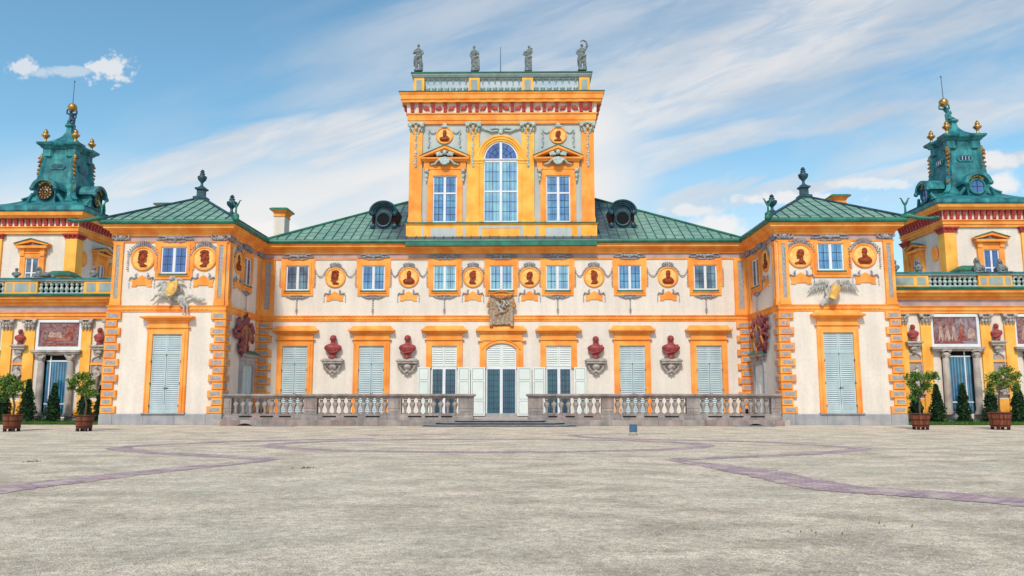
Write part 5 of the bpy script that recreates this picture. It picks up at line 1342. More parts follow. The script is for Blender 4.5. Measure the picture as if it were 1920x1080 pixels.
zsl = P(950, 781, TY)[1]
for px0, px1 in ((448,472),(487,512),(523,545),(605,630),(645,670),(685,712),(765,790),(797,822),(827,848),(1028,1045),(1060,1078),(1095,1112),(1168,1193),(1208,1234),(1247,1273),(1328,1354),(1368,1394),(1408,1434)):
    mb.box(P(px0,780,TY)[0], P(px1,780,TY)[0], TY-.003, TY+.3, zsl-.045, zsl+.03)
slots = mb
mb2 = MB(); 
for px in (460, 1416): x = P(px,799,TY)[0]; mb2.prism([(x-.42,.0)]+[(x-.42+.84*i/8, .12*math.sin(PI*i/8)+.01) for i in range(9)]+[(x+.42,.0)], TY-.125, TY-.09)
parts(mb2, 'drain_arch', 'void_shade_black', ter)
def balustrade(xa, xb, piers, lab, ends):
    b = thing('balustrade', lab, 'balustrade', ((xa+xb)/2, TY+.25, ZT), 'stone balustrades of the terrace')
    z0 = .305; zr = P(650,743,TY)[1]; zt = P(650,738.5,TY)[1]; zbb = P(650,776,TY)[1]; ztop = P(650,746.5,TY)[1]
    mb = MB(); mb.rect(xa, xb, TY+.02, TY+.48, [(0,z0),(.02,z0),(.02,z0+.16),(-.02,z0+.2),(-.02,zbb)]); part(mb, 'base', 'stone_terrace', b)
    mb = MB(); mb.rect(xa, xb, TY+.02, TY+.48, [(-.03,ztop),(.0,ztop),(.02,zr-.03),(.09,zr),(.11,zr+.05),(.10,zt-.02),(.04,zt)]); part(mb, 'rail', 'stone_terrace', b)
    pcs = [(P(a,760,TY)[0], P(c,760,TY)[0]) for a, c in piers]
    pcs[0] = (xa, pcs[0][1]); pcs[-1] = (pcs[-1][0], xb)
    for a, c in pcs:
        mb = MB(); mb.box(a, c, TY+.04, TY+.46, zbb-.002, ztop+.002)
        for y in (TY+.04,): mb.box(a+.1, c-.1, y-.03, y, zbb+.12, ztop-.1); mb.box(a+.002, c-.002, y-.02, y, zbb, zbb+.06)
        part(mb, 'pier', 'stone_terrace', b)
    H = ztop-zbb
    prof = [(.115,0),(.115,.05),(.065,.075),(.085,.12),(.125,.22),(.14,.30),(.13,.37),(.085,.45),(.06,.52),(.075,.535),(.075,.56),(.06,.58),(.10,.68),(.10,.74),(.06,.80),(.055,.86),(.105,.91),(.115,.95),(.115,1.)]
    prof = [(.125,0),(.125,.06),(.08,.08),(.065,.14),(.07,.26),(.09,.38),(.125,.48),(.155,.57),(.155,.65),(.115,.72),(.07,.78),(.085,.84),(.12,.90),(.125,.93),(.125,1.)]
    k = 0; me = None
    for (a, c), (d, e) in zip(pcs[:-1], pcs[1:]):
        n = max(1, int(round((d-c)/.405))); dx = (d-c)/n
        for i in range(n):
            x = c+(i+.5)*dx
            if me is None:
                mb = MB(); mb.smooth = True; mb.lathe((0,0,0), [(r, q*H) for r, q in prof[2:-2]], 12); mb.smooth = False
                mb.box(-.12,.12,-.12,.12,0,.07*H); mb.box(-.12,.12,-.12,.12,.93*H,H)
                o = mesh_obj(mb, 'baluster', 'stone_terrace'); me = o
            else:
                o = me.copy(); COL.objects.link(o)
            o.parent = b; o.location = Vector((x, TY+.25, zbb))-Vector(ORG[b.name])
    return b
b1 = balustrade(bl_, bx, [(417,433),(569,593.5),(727,752),(859,887)], 'grey stone balustrade left of the terrace steps', 0)
b2 = balustrade(bxr, br_, [(990,1018.5),(1128,1152),(1288,1312.5),(1447,1466.5)], 'grey stone balustrade right of the terrace steps', 1)
parts(slots, 'drain_slot', 'void_shade_black', ter)

# ------------------------------------------------------------------ sculpture
def statue(px, pyb, pyt, pose, lab, y=.4):
    x, zb = P(px, pyb, y); H = P(px, pyt, y)[1]-zb; s = H/1.0
    mb = MB(Matrix.Translation((x, y, zb)) @ Matrix.Scale(s, 4)); mb.smooth = True
    mb.box(-.13,.13,-.12,.12,0,.045)
    lean = {0:.0, 1:-.02, 2:.02, 3:.0}[pose]
    hd = .885 if pose != 3 else .80; k = hd/.885
    # legs and long drapery
    mb.tube([(-.055,0,.04),(-.06,-.02,.24*k),(-.045,.0,.47*k)], [.05,.055,.085], 8)
    mb.tube([(.065,-.02,.04),(.075,-.05,.25*k),(.04,0,.47*k)], [.045,.055,.085], 8)
    if pose in (1, 2): mb.tube([(0,.02,.04),(.01,.02,.3*k),(0,0,.5*k)], [.13,.125,.10], 9)
    if pose == 0: mb.tube([(-.13,.04,.2),(-.11,.03,.4),(-.08,.02,.55)], [.03,.06,.05], 7); mb.tube([(.10,.03,.05),(.10,.02,.25),(.07,.0,.45)], [.06,.06,.05], 7)
    if pose == 3: mb.tube([(-.10,.02,.16),(-.09,.0,.36),(0,-.02,.5)], [.03,.06,.11], 7); mb.tube([(.09,.03,.06),(.08,.0,.2)], [.07,.05], 7)
    mb.tube([(0,0,.45*k),(lean,.0,.56*k),(lean,-.01,.66*k),(lean,0,.75*k),(lean,0,.80*k)], [.11,.085,.10,.105,.045], 10)
    mb.tube([(-.10,-.03,.50*k),(0,-.09,.47*k),(.11,-.03,.54*k)], [.04,.05,.04], 7)              # sash folds
    mb.tube([(-.11,-.02,.30*k),(-.06,-.09,.42*k),(.04,-.09,.5*k)], [.03,.035,.03], 6)
    mb.tube([(lean,0,.76*k),(lean,0,.83*k)], [.035,.035], 8)
    mb.blob((lean*1.3,-.01,hd), (.043,.052,.062), 10, 8); mb.blob((lean*1.3,.02,hd+.02), (.05,.045,.055), 8, 6); mb.blob((lean*1.3,-.062,hd-.005), (.01,.015,.014), 5, 4)
    sh = .735*k
    A = {0: [[(-.1,0,sh),(-.15,0,.62),(-.08,-.08,.66)], [(.1,0,sh),(.15,0,.62),(.09,-.08,.55)]],
         1: [[(-.1,0,sh),(-.15,.0,.60),(-.1,-.06,.47)], [(.09,0,sh),(.14,-.04,.63),(.02,-.1,.62)]],
         2: [[(-.1,0,sh),(-.16,0,.62),(-.07,-.08,.57)], [(.1,0,sh),(.14,-.03,.66),(.10,-.06,.80)]],
         3: [[(-.1,0,sh),(-.15,0,.58),(-.11,-.06,.50)], [(.09,0,sh),(.16,-.01,.80),(.13,-.02,.92),(.02,-.02,.97),(-.03,-.02,.93)]]}[pose]
    for a in A: mb.tube(a, [.045,.038,.032,.028,.022][:len(a)], 7); mb.blob(a[-1], (.028,.028,.03), 6, 5)
    if pose == 1: mb.tube([(.15,-.03,.03),(.15,-.05,.35),(.12,-.06,.68)], [.035,.025,.02], 6)
    if pose == 2: mb.blob((.10,-.06,.80), (.05,.04,.045), 6, 5)
    o = single(mb, 'rooftop_statue', 'statue_stone', lab, 'statue', (x, y, zb), 'statues along the belvedere parapet'); remesh(o, .028)
statue(784, 134.5, 80, 0, 'grey stone statue with hands at its chest, on the left end of the rooftop parapet')
statue(890, 134.5, 83, 1, 'draped grey statue holding a long staff, just left of the lightning rod')
statue(990.5, 134.5, 82.5, 2, 'draped grey statue holding a bundle at its shoulder, just right of the lightning rod')
statue(1091.5, 133.5, 74, 3, 'grey stone statue raising one arm overhead, right end of the rooftop parapet')
x, zb = P(938.5, 135, .6); zt = P(938.5, 88, .6)[1]
mb = MB(); mb.tube([(x,.6,zb),(x,.6,zt)], [.03,.018], 6); mb.blob((x,.6,zb+.02), (.07,.07,.06), 6, 4); single(mb, 'lightning_rod', 'rod_metal', 'thin metal lightning rod standing in the middle of the rooftop parapet', 'lightning rod', (x,.6,zb))

def bust(T, w, h, mb, style=0):                      # w shoulder width, h total height
    mb.smooth = True
    s = h
    mb.lathe((0,0,0), [(.17*s,0),(.17*s,.05*s),(.14*s,.08*s),(.11*s,.11*s),(.11*s,.15*s),(.17*s,.19*s)], 12)
    k = w/2
    mb.tube([(0,0,.17*s),(0,-.01,.25*s),(0,-.01,.34*s),(0,-.01,.46*s),(0,0,.56*s),(0,0,.63*s)], [.13*s,k*.62,k*.88,k*1.0,k*.86,.14*s], 14, flat=.62)
    for q in (-1, 1): mb.blob((q*k*.74, 0, .45*s), (k*.32,k*.34,.115*s), 9, 7)
    mb.tube([(0,-.0,.54*s),(0,-.01,.74*s)], [.11*s,.095*s], 9)
    z = .83*s; mb.blob((0,-.02*s,z), (.125*s,.14*s,.155*s), 12, 9); mb.blob((0,.02*s,z+.05*s), (.14*s,.14*s,.12*s), 10, 8)
    mb.blob((0,-.165*s,z-.01*s), (.026*s,.035*s,.04*s), 6, 5); mb.blob((0,-.13*s,z-.08*s), (.05*s,.03*s,.022*s), 6, 4)
    for q in (-1, 1): mb.blob((q*.13*s,0,z-.01*s), (.022*s,.03*s,.04*s), 6, 4); mb.blob((q*.05*s,-.145*s,z+.045*s), (.04*s,.02*s,.014*s), 6, 4)
    for i in range(5):                                # folds of the cloak
        zz_ = (.50-.06*i)*s; d = (-1 if style % 2 else 1)
        if style < 2: mb.tube([(-k*.75,-.25*k,zz_+.05*s*d),(0,-.55*k,zz_-.03*s),(k*.75,-.25*k,zz_+.05*s)], .022*s, 6)
        else: mb.tube([(-k*.85,-.2*k,zz_-.06*s),(0,-.55*k,zz_),(k*.8,-.25*k,zz_+.09*s)], .024*s, 6)
    if style == 1: mb.blob((0,-.04*s,z-.12*s), (.07*s,.07*s,.06*s), 8, 6)
def console(root, T, w, zt, zb, mat='stone_light'):   # carved mask bracket
    mb = MB(T); h = zt-zb
    mb.rect(-w/2+.08, w/2-.08, -.4, .05, [(0,zt-h*.30),(.04,zt-h*.28),(.07,zt-h*.18),(.12,zt-h*.15),(.12,zt-h*.08),(.02,zt-h*.06),(0,zt)])
    c = part(mb, 'console', mat, root)
    mb = MB(T); mb.smooth = True
    mb.blob((0,-.22,zt-h*.45), (w*.20,.18,h*.22), 10, 8); mb.blob((0,-.42,zt-h*.50), (.035,.05,.08), 6, 5)
    for q in (-1, 1):
        mb.tube([(q*w*.2,-.2,zt-h*.34),(q*w*.38,-.22,zt-h*.42),(q*w*.30,-.18,zt-h*.62),(q*w*.16,-.16,zt-h*.74)], [.08,.10,.08,.05], 7)
        mb.blob((q*.09,-.38,zt-h*.46), (.05,.03,.03), 6, 4); mb.blob((q*.14,-.2,zt-h*.80), (.1,.12,.07), 7, 5)
    mb.blob((0,-.2,zt-h*.72), (.15,.16,.10), 8, 6); mb.blob((0,-.14,zt-h*.92), (.09,.1,.09), 7, 5)
    o = part(mb, 'mask', mat, c); remesh(o, .028)
    return c
BL = ['red bust with ribbed breastplate between the two leftmost shuttered french windows',
      'red bust with crossed robe, on the bracket left of the open french windows',
      'red bust with diagonal cloak, on the bracket right of the open french windows',
      'red bust with draped shoulders between the two rightmost shuttered french windows']
for i, (px, pyt, w) in enumerate(((624.3,628,1.06),(764,628,1.04),(1117.2,630,1.02),(1258,628.5,1.10))):
    x = P(px, 650, -.25)[0]; zb = P(px, 672, -.25)[1]; zt = P(px, pyt, -.25)[1]
    console(main, Matrix.Translation((x,0,0)), P(px+19.5,680,-.25)[0]-P(px-19.5,680,-.25)[0], zb-.005, fz(705))
    mb = MB(Matrix.Translation((x,-.24,zb))); bust(None, w, zt-zb, mb, i)
    o = single(mb, 'wall_bust', 'red_stucco', BL[i], 'bust', (x,-.24,zb), 'red busts on wall brackets'); remesh(o, .022)
# busts of the galleries
for px, pyb, pyt, bpy_, w, lab in ((36,646,617,665,.64,'red bust above the niche at the far left of the left gallery'),(185,646.5,614,666,.64,'red bust above the niche between the ship fresco and the left pavilion'),
                               (1713.5,639.5,608,662,.66,'red bust between the right pavilion and the fresco of figures'),(1870.3,638.5,606,660,.66,'red bust right of the fresco of figures, above the far right potted tree')):
    x, zb = P(px, pyb, GY-.25); zt = P(px, pyt, GY-.25)[1]; zbk = P(px, bpy_, GY-.1)[1]
    rt = [o for o in bpy.data.objects if o.name.startswith('side_gallery')][0 if px < 900 else 1]
    T_ = Matrix.Translation((x,GY,0)); mb = MB(T_)
    mb.rect(-.36, .36, -.36, .05, [(-.1,zb-.34),(.02,zb-.28),(.04,zb-.14),(.12,zb-.12),(.12,zb-.05),(.04,zb-.01)])
    mb.blob((0,-.16,zb-.42), (.24,.18,.16), 8, 6); mb.blob((0,-.12,zb-.62), (.12,.12,.10), 8, 6); part(mb, 'console', 'stone_light', rt)
    mb = MB(Matrix.Translation((x,GY-.22,zb))); bust(None, w, zt-zb, mb, int(px) % 4)
    o = single(mb, 'gallery_bust', 'red_stucco', lab, 'bust', (x,GY-.22,zb), 'red busts on the side galleries'); remesh(o, .024)
# stone busts and sphinxes on the gallery parapets
def sphinx(mb, h, d):                                 # crouching figure with a woman's bust, seen from the front quarter
    mb.smooth = True
    mb.blob((d*.28,.35,.36*h), (.34,.5,.30*h), 10, 7); mb.tube([(-.02,-.2,.08),(0,-.1,.35*h),(.05,0,.62*h)], [.17,.2,.17], 9)
    for q in (-1,1): mb.tube([(q*.16-.05*d,-.42,.06),(q*.15,-.15,.08),(q*.14,.0,.35*h)], [.07,.07,.08], 7)
    mb.blob((-.03*d,-.12,.84*h), (.11,.12,.13), 9, 7); mb.blob((0,-.04,.86*h), (.15,.12,.16), 9, 6); mb.blob((-.03*d,-.25,.83*h), (.02,.03,.03), 5, 4)
    for q in (-1,1): mb.tube([(q*.13,-.02,.84*h),(q*.17,-.05,.68*h),(q*.13,-.08,.58*h)], [.05,.05,.03], 6)
    mb.blob((d*.52,.45,.28*h), (.22,.25,.26*h), 9, 6); mb.box(-.3,.55 if d > 0 else .3,-.45,.8,0,.05)
for px, pyb, pyt, kind, lab in ((30,523,502,'b','grey stone bust on the gallery parapet near the left edge of the photo'),(73,523.5,501.5,'s','grey stone sphinx on the gallery parapet, in front of the left tower window'),
                           (175.5,523,499,'b','grey stone bust on the parapet in front of the left tower side window'),(218,522,499,'b','grey stone bust on the parapet touching the left pavilion'),
                           (1678.5,512,487,'b','grey stone bust on the parapet touching the right pavilion'),(1723,512,488,'b','grey stone bust on the parapet in front of the right tower side window'),
                           (1832,512,484,'s','grey stone sphinx on the parapet between the green roof hatch and right tower window'),(1875,512,487,'s','grey stone sphinx on the parapet, right side of the right tower window')):
    y = GY-.15; x, zb = P(px, pyb, y); h = P(px, pyt, y)[1]-zb
    if px < 230: x = max(min(x, -22.9), -60)
    mb = MB(Matrix.Translation((x,y,zb)))
    if kind == 'b': bust(None, .56, h, mb, int(px) % 3)
    else: sphinx(mb, h, 1 if px > 1800 else 1)
    o = single(mb, 'parapet_bust' if kind == 'b' else 'sphinx', 'statue_stone', lab, 'bust' if kind == 'b' else 'sphinx', (x,y,zb), 'stone busts on the gallery parapets' if kind == 'b' else 'stone sphinxes on the gallery parapets'); remesh(o, .026)
# roof urns
def urn(x, y, zb, zt, r, lab, neck=0.):
    mb = MB(Matrix.Translation((x,y,zb))); mb.smooth = True; h = zt-zb
    mb.lathe((0,0,0), [(r*.75,0),(r*.8,h*.05),(r*.45,h*.10),(r*.28,h*.16),(r*.26,h*.26),(r*.40,h*.32),(r*.85,h*.44),(r,h*.55),(r*.98,h*.62),(r*.6,h*.66),(r*.45,h*.72),(r*.6,h*.75),(r*.5,h*.79),(r*.22,h*.82)], 14)
    for k in range(5): a = 2*PI*k/5; mb.tube([(0,0,h*.8),(r*.34*math.cos(a),r*.34*math.sin(a),h*.88),(r*.18*math.cos(a+.7),r*.18*math.sin(a+.7),h*.97)], [.07,.06,.02], 6)
    mb.tube([(0,0,h*.8),(0,0,h)], [.08,.02], 6)
    o = single(mb, 'roof_urn', 'copper_dark', lab, 'urn', (x,y,zb), 'flaming urns on the roofs')
urn(*apexL[:2], apexL[2]-.02, P(377,318,apexL[1])[1], .29, 'large dark urn crowning the peak of the left pavilion roof')
urn(*apexR[:2], apexR[2]-.02, P(1508,313,apexR[1])[1], .31, 'large dark urn crowning the peak of the right pavilion roof')
for px, pyt, pyb, lab in ((434,365,402,'smaller dark urn behind the inner slope of the left pavilion roof'),(1448,364,398,'smaller dark urn behind the inner slope of the right pavilion roof')):
    x, zb = P(px, pyb, 3.3); urn(x, 3.3, zb, P(px, pyt, 3.3)[1], .36, lab)
    rt = [o for o in bpy.data.objects if o.name.startswith('corner_pavilion')][0 if px < 900 else 1]
    mb = MB(); mb.box(x-.3, x+.3, 3.0, 3.6, 11.2, zb); part(mb, 'urn_pedestal', 'copper_dark', rt)
# gilded urns and globe bearers of the end towers
for sg, (xc, yc, Hs, Ht) in ((-1, tL), (1, tR)):
    sd = 'left' if sg < 0 else 'right'
    for (sx, sy, lab) in ((-sg, -1, 'gilded urn on the front corner of the %s tower lantern nearest the palace' % sd), (sg, -1, 'gilded urn on the outer front corner of the %s tower lantern' % sd), (-sg, 1, 'gilded urn on the rear inner corner of the %s tower lantern' % sd)):
        x, y = xc+sx*1.06, yc+sy*1.06; mb = MB(Matrix.Translation((x,y,Ht-.03))); mb.smooth = True
        mb.lathe((0,0,0), [(.16,0),(.16,.08),(.09,.14),(.08,.28),(.12,.36),(.27,.5),(.29,.58),(.2,.64),(.12,.68),(.17,.74),(.14,.84),(.03,1.02)], 12)
        single(mb, 'gilded_urn', 'gilding', lab, 'urn', (x,y,Ht-.03), 'gilded urns on the tower lanterns')
    z0 = Hs; gx, gz = P(136 if sg < 0 else 1769, 202 if sg < 0 else 193, yc); rg = .32
    gx_ = gx; hh = gz-rg-z0
    mb = MB(Matrix.Translation((xc,yc,z0))); mb.smooth = True; dx = gx-xc
    m_ = -sg
    mb.blob((dx*.2,0,.06), (.3,.28,.12), 8, 5)
    mb.tube([(0,0,.08),(dx*.3-.1,-.1,hh*.22),(dx*.4,0,hh*.42)], [.13,.12,.14], 8)
    mb.tube([(dx*.4+.02,0,hh*.40),(dx*.4+m_*.3,-.15,hh*.34),(dx*.4+m_*.26,-.1,-.12),(dx*.4+m_*.42,-.1,-.42)], [.14,.12,.08,.07], 8)
    mb.tube([(dx*.4,0,hh*.38),(dx*.6,0,hh*.6),(dx*.8,0,hh*.86),(dx*.9,0,hh*.92)], [.15,.14,.19,.08], 10)
    mb.blob((dx,-.16,hh*1.0), (.11,.12,.13), 8, 6)
    for q in (-1, 1): mb.tube([(dx*.85+q*.15,0,hh*.84),(dx+q*.36,-.02,hh*.86),(dx+q*.34,-.04,hh*1.12),(dx+q*.26,-.04,hh*1.22)], [.075,.07,.06,.05], 7)
    mb.tube([(dx*.4,.1,hh*.4),(dx*.4-q*.05+.28,.12,hh*.55),(dx*.7+.3,.1,hh*.8)], [.05,.06,.04], 6)
    st = single(mb, 'globe_bearer', 'bronze_blue' if sg < 0 else 'copper_teal', 'bronze figure carrying a golden globe on top of the %s tower' % sd, 'statue', (xc,yc,z0), 'globe bearers on the end towers'); remesh(st, .04)
    mb = MB(); mb.smooth = True; mb.blob((gx, yc, gz), rg, 20, 14); part(mb, 'globe', 'gilding', st)
    tx, tz = P(140 if sg < 0 else 1764, 153 if sg < 0 else 144, yc)
    mb = MB(); mb.tube([(gx,yc,gz+rg*.9),(tx,yc,tz)], [.03,.022], 5); mb.blob((tx,yc,tz), (.06,.06,.07), 6, 4); part(mb, 'rod', 'rod_metal', st)

# ---- reliefs fixed to the walls (traced as real, rounded bodies standing off the wall)
def crop(cx0, cy0, s, Y):
    k = 1/s/1500*(Y-CY)
    def pt(cx, cy, dy=0.): x, z = P(cx0+cx/s, cy0+cy/s, Y); return (x, Y+dy, z)
    return pt, k
pt, k = crop(270, 505, 10.28, YP-.22)
hr = thing('horse_rider_relief', 'grey stucco rider on a leaping horse with a yellow shield, on the left pavilion wall', 'relief', (-19, YP, 6.7))
def tb(mb, pts, rs, flat=.7): mb.tube([pt(a, b, c[0] if c else 0.) for a, b, *c in pts], [r*k for r in rs], 8, flat=flat)
mb = MB(); mb.smooth = True
tb(mb, [(420,440),(450,490),(560,540),(650,550),(730,560),(790,590)], [50,78,66,66,80,50])
tb(mb, [(430,470),(395,380),(370,310),(345,255)], [75,62,48,38]); tb(mb, [(360,250),(310,275),(262,318),(228,338)], [40,36,24,18]); tb(mb, [(345,240),(305,200)], [14,6])
tb(mb, [(400,280),(430,330),(450,400)], [26,30,26]); tb(mb, [(350,232),(400,235),(460,255)], [18,20,14])
tb(mb, [(440,510),(360,500),(270,478),(215,530),(160,575),(125,605)], [60,38,26,19,14,16]); tb(mb, [(400,500),(310,500,-.12),(240,500,-.14),(215,560,-.12),(180,610,-.1)], [40,30,22,16,16])
tb(mb, [(500,580),(540,650),(500,690),(465,712)], [42,24,16,18])
tb(mb, [(740,590),(790,660),(835,700),(832,780),(835,840),(855,865)], [74,50,26,17,15,20]); tb(mb, [(690,610),(720,690),(768,735),(765,810),(745,875)], [60,36,22,15,20])
tb(mb, [(790,560),(830,540),(900,505),(950,540),(1010,560),(1080,590),(1150,580),(1185,572)], [22,26,34,30,32,34,26,10]); tb(mb, [(930,560),(1000,590),(1080,620),(1120,610)], [16,18,20,10])
part(mb, 'horse', 'relief_stone', hr); remesh(hr.children[0], .022)
mb = MB(); mb.smooth = True
tb(mb, [(600,430,-.1),(600,340,-.12),(590,270,-.12),(585,240,-.12)], [50,72,74,40]); mb.blob(pt(550,195,-.15), (48*k,44*k,52*k), 10, 8); tb(mb, [(500,205,-.1),(545,150,-.14),(610,165,-.1),(625,220,-.08)], [18,24,22,16])
tb(mb, [(620,215,-.1),(690,185,-.1),(745,215,-.08),(785,255,-.05)], [30,30,26,14]); tb(mb, [(540,270,-.1),(490,270,-.12),(450,255,-.12)], [34,26,20])
tb(mb, [(590,430,-.12),(560,510,-.2),(520,570,-.22),(525,620,-.2)], [48,44,30,18]); tb(mb, [(680,300,-.05),(720,380,-.02),(715,450,0)], [36,34,26])
o = part(mb, 'rider', 'relief_stone', hr); remesh(o, .028)
mb = MB()
sp = [(505,272),(560,255),(640,250),(672,218),(700,228),(700,320),(680,400),(650,450),(600,510),(545,535),(495,515),(475,470),(480,420),(500,350)]
mb.prism([(pt(a,b)[0], pt(a,b)[2]) for a, b in sp], YP-.62, YP-.5); mb.smooth = True; mb.blob(pt(585,390,-.36), (90*k,.10,120*k), 12, 8)
part(mb, 'shield', 'shield_yellow', hr)
pt, k = crop(1370, 400, 5.4, YP-.2)
er = thing('eagle_relief', 'grey stucco eagle with spread wings and a yellow shield, on the right pavilion wall', 'relief', (19.2, YP, 7))
mb = MB(); mb.smooth = True
for base, tips in ((((975,705),(955,690),(930,690)), ((775,810),(800,808),(832,800),(862,795),(895,790),(925,782),(955,775),(985,765))), (((1105,705),(1130,690),(1155,690)), ((1297,797),(1270,795),(1240,790),(1212,785),(1185,785),(1160,780),(1135,775),(1112,765)))):
    sgn = -1 if base[0][0] < 1040 else 1
    n = len(tips)
    for i, t in enumerate(tips):
        u = i/(n-1.); sx = base[0][0]+sgn*(1-u)*85; sy = 700-14*math.sin(u*2.4)
        mx = sx+(t[0]-sx)*.45+sgn*8; my = sy+(t[1]-sy)*.35-6
        tb(mb, [(sx,sy,-.03),(mx,my,-.05),t], [15,14,5], .5)
        tb(mb, [(sx-sgn*5,sy-4,-.08),(mx-sgn*14,my-8,-.1)], [15,9], .5)
    tb(mb, [(base[0][0],725,-.05),(base[0][0]+sgn*25,690,-.1),(base[0][0]+sgn*75,686,-.08),(base[0][0]+sgn*110,705,-.05)], [24,20,18,12], .6)
tb(mb, [(1035,760,-.05),(1060,720,-.12),(1075,690,-.18),(1068,678,-.2)], [46,26,17,15]); tb(mb, [(1068,678,-.2),(1090,684,-.24)], [10,4]); tb(mb, [(1060,760,-.02),(1020,840,-.02),(970,880),(935,905),(918,935)], [60,52,32,26,24])
tb(mb, [(960,880),(985,900),(968,925)], [14,14,10]); tb(mb, [(985,760,-.05),(960,800,-.06),(975,830,-.05)], [18,18,12])
o = part(mb, 'eagle', 'relief_stone', er); remesh(o, .02)
mb = MB(); a, b = pt(1056,742,-.25), pt(1015,868,-.25); n = 14
d = (Vector(b)-Vector(a)).normalized(); sd = Vector((d.z,0,-d.x))
vs = []
for kk in range(2):
    for i in range(n):
        t = PI*i/(n-1); c = Vector(a if kk == 0 else b); vs.append(c+sd*math.cos(t)*50*k*(1 if kk == 0 else .82)+Vector((0,-math.sin(t)*.26,0))+d*(0 if kk == 0 else .06*math.sin(t)))
mb.smooth = True; mb.add(vs, [(i, i+1, n+i+1, n+i) for i in range(n-1)]); mb.smooth = False; mb.add(vs[:n], [tuple(range(n))]); mb.add(vs[n:], [tuple(range(n-1,-1,-1))])
part(mb, 'shield', 'shield_yellow', er)
# carved drapery over the middle
pt, k = crop(890, 530, 12., -.25)
dr = thing('carved_drapery', 'carved stone drapery with a battle scene, hanging below the middle upper window', 'relief', (0,-.2,7))
mb = MB(); mb.smooth = True
ox = [(360+i*52, 290+24*math.sin(i*1.0)) for i in range(10)]
for i in range(10):
    x0 = 375+i*50; yb = 960-22*abs(math.sin(i*1.7)); w = 26+10*((i*7)%3)
    tb(mb, [(x0,310,0),(x0+10*math.sin(i*2.),520,-.07*(i%2)),(x0-8*math.cos(i*3.),740,-.06*((i+1)%2)),(x0+6,yb,-.03)], [34,32,36,24+8*(i%3)], .6)
tb(mb, [(345,290,-.05),(350,560,-.06),(375,800,-.04),(370,980,-.1)], [20,26,30,40]); tb(mb, [(855,290,-.05),(850,560,-.04),(845,800,-.06),(835,980,-.1)], [20,22,26,38])
o = part(mb, 'drapery', 'drape_stone', dr); remesh(o, .022)
mb = MB(); mb.smooth = True
tb(mb, [(345,275,-.15),(430,290,-.2),(520,335,-.24),(600,355,-.24),(700,325,-.22),(790,300,-.2),(880,270,-.15)], [18,24,30,34,30,24,18])
tb(mb, [(460,240,-.15),(540,215,-.2),(600,200,-.22),(680,220,-.2),(760,245,-.15)], [26,34,40,34,26])
for cx_ in (310, 895): tb(mb, [(345 if cx_ < 600 else 865,300,-.05),(cx_+(14 if cx_ < 600 else -12),420,-.08),(cx_,500,-.1),(cx_,560,-.1)], [16,18,38,46])
o = part(mb, 'fringe', 'fringe_ochre', dr); remesh(o, .024)
for a_, r_ in (([(450,745,-.15),(560,690,-.2),(680,655,-.18),(760,600,-.14)], [12,14,14,10]), ([(350,960,-.12),(390,990,-.1)], [34,40]), ([(800,960,-.12),(860,990,-.1)], [30,34])):
    mb = MB(); mb.smooth = True; tb(mb, a_, r_); part(mb, 'tassel', 'fringe_ochre', dr)
mb = MB(); mb.smooth = True
tb(mb, [(500,470,-.2),(560,520,-.26),(540,570,-.22),(620,640,-.22)], [26,38,26,20]); tb(mb, [(640,420,-.2),(680,460,-.26),(640,540,-.24),(700,560,-.2)], [34,34,30,20]); tb(mb, [(720,400,-.2),(770,480,-.2),(700,520,-.2)], [20,24,20]); tb(mb, [(560,660,-.2),(640,660,-.22)], [22,26]); mb.blob(pt(620,420,-.28), (22*k,.08,26*k), 8, 6)
o = part(mb, 'carved_figures', 'relief_stone', dr); remesh(o, .02)
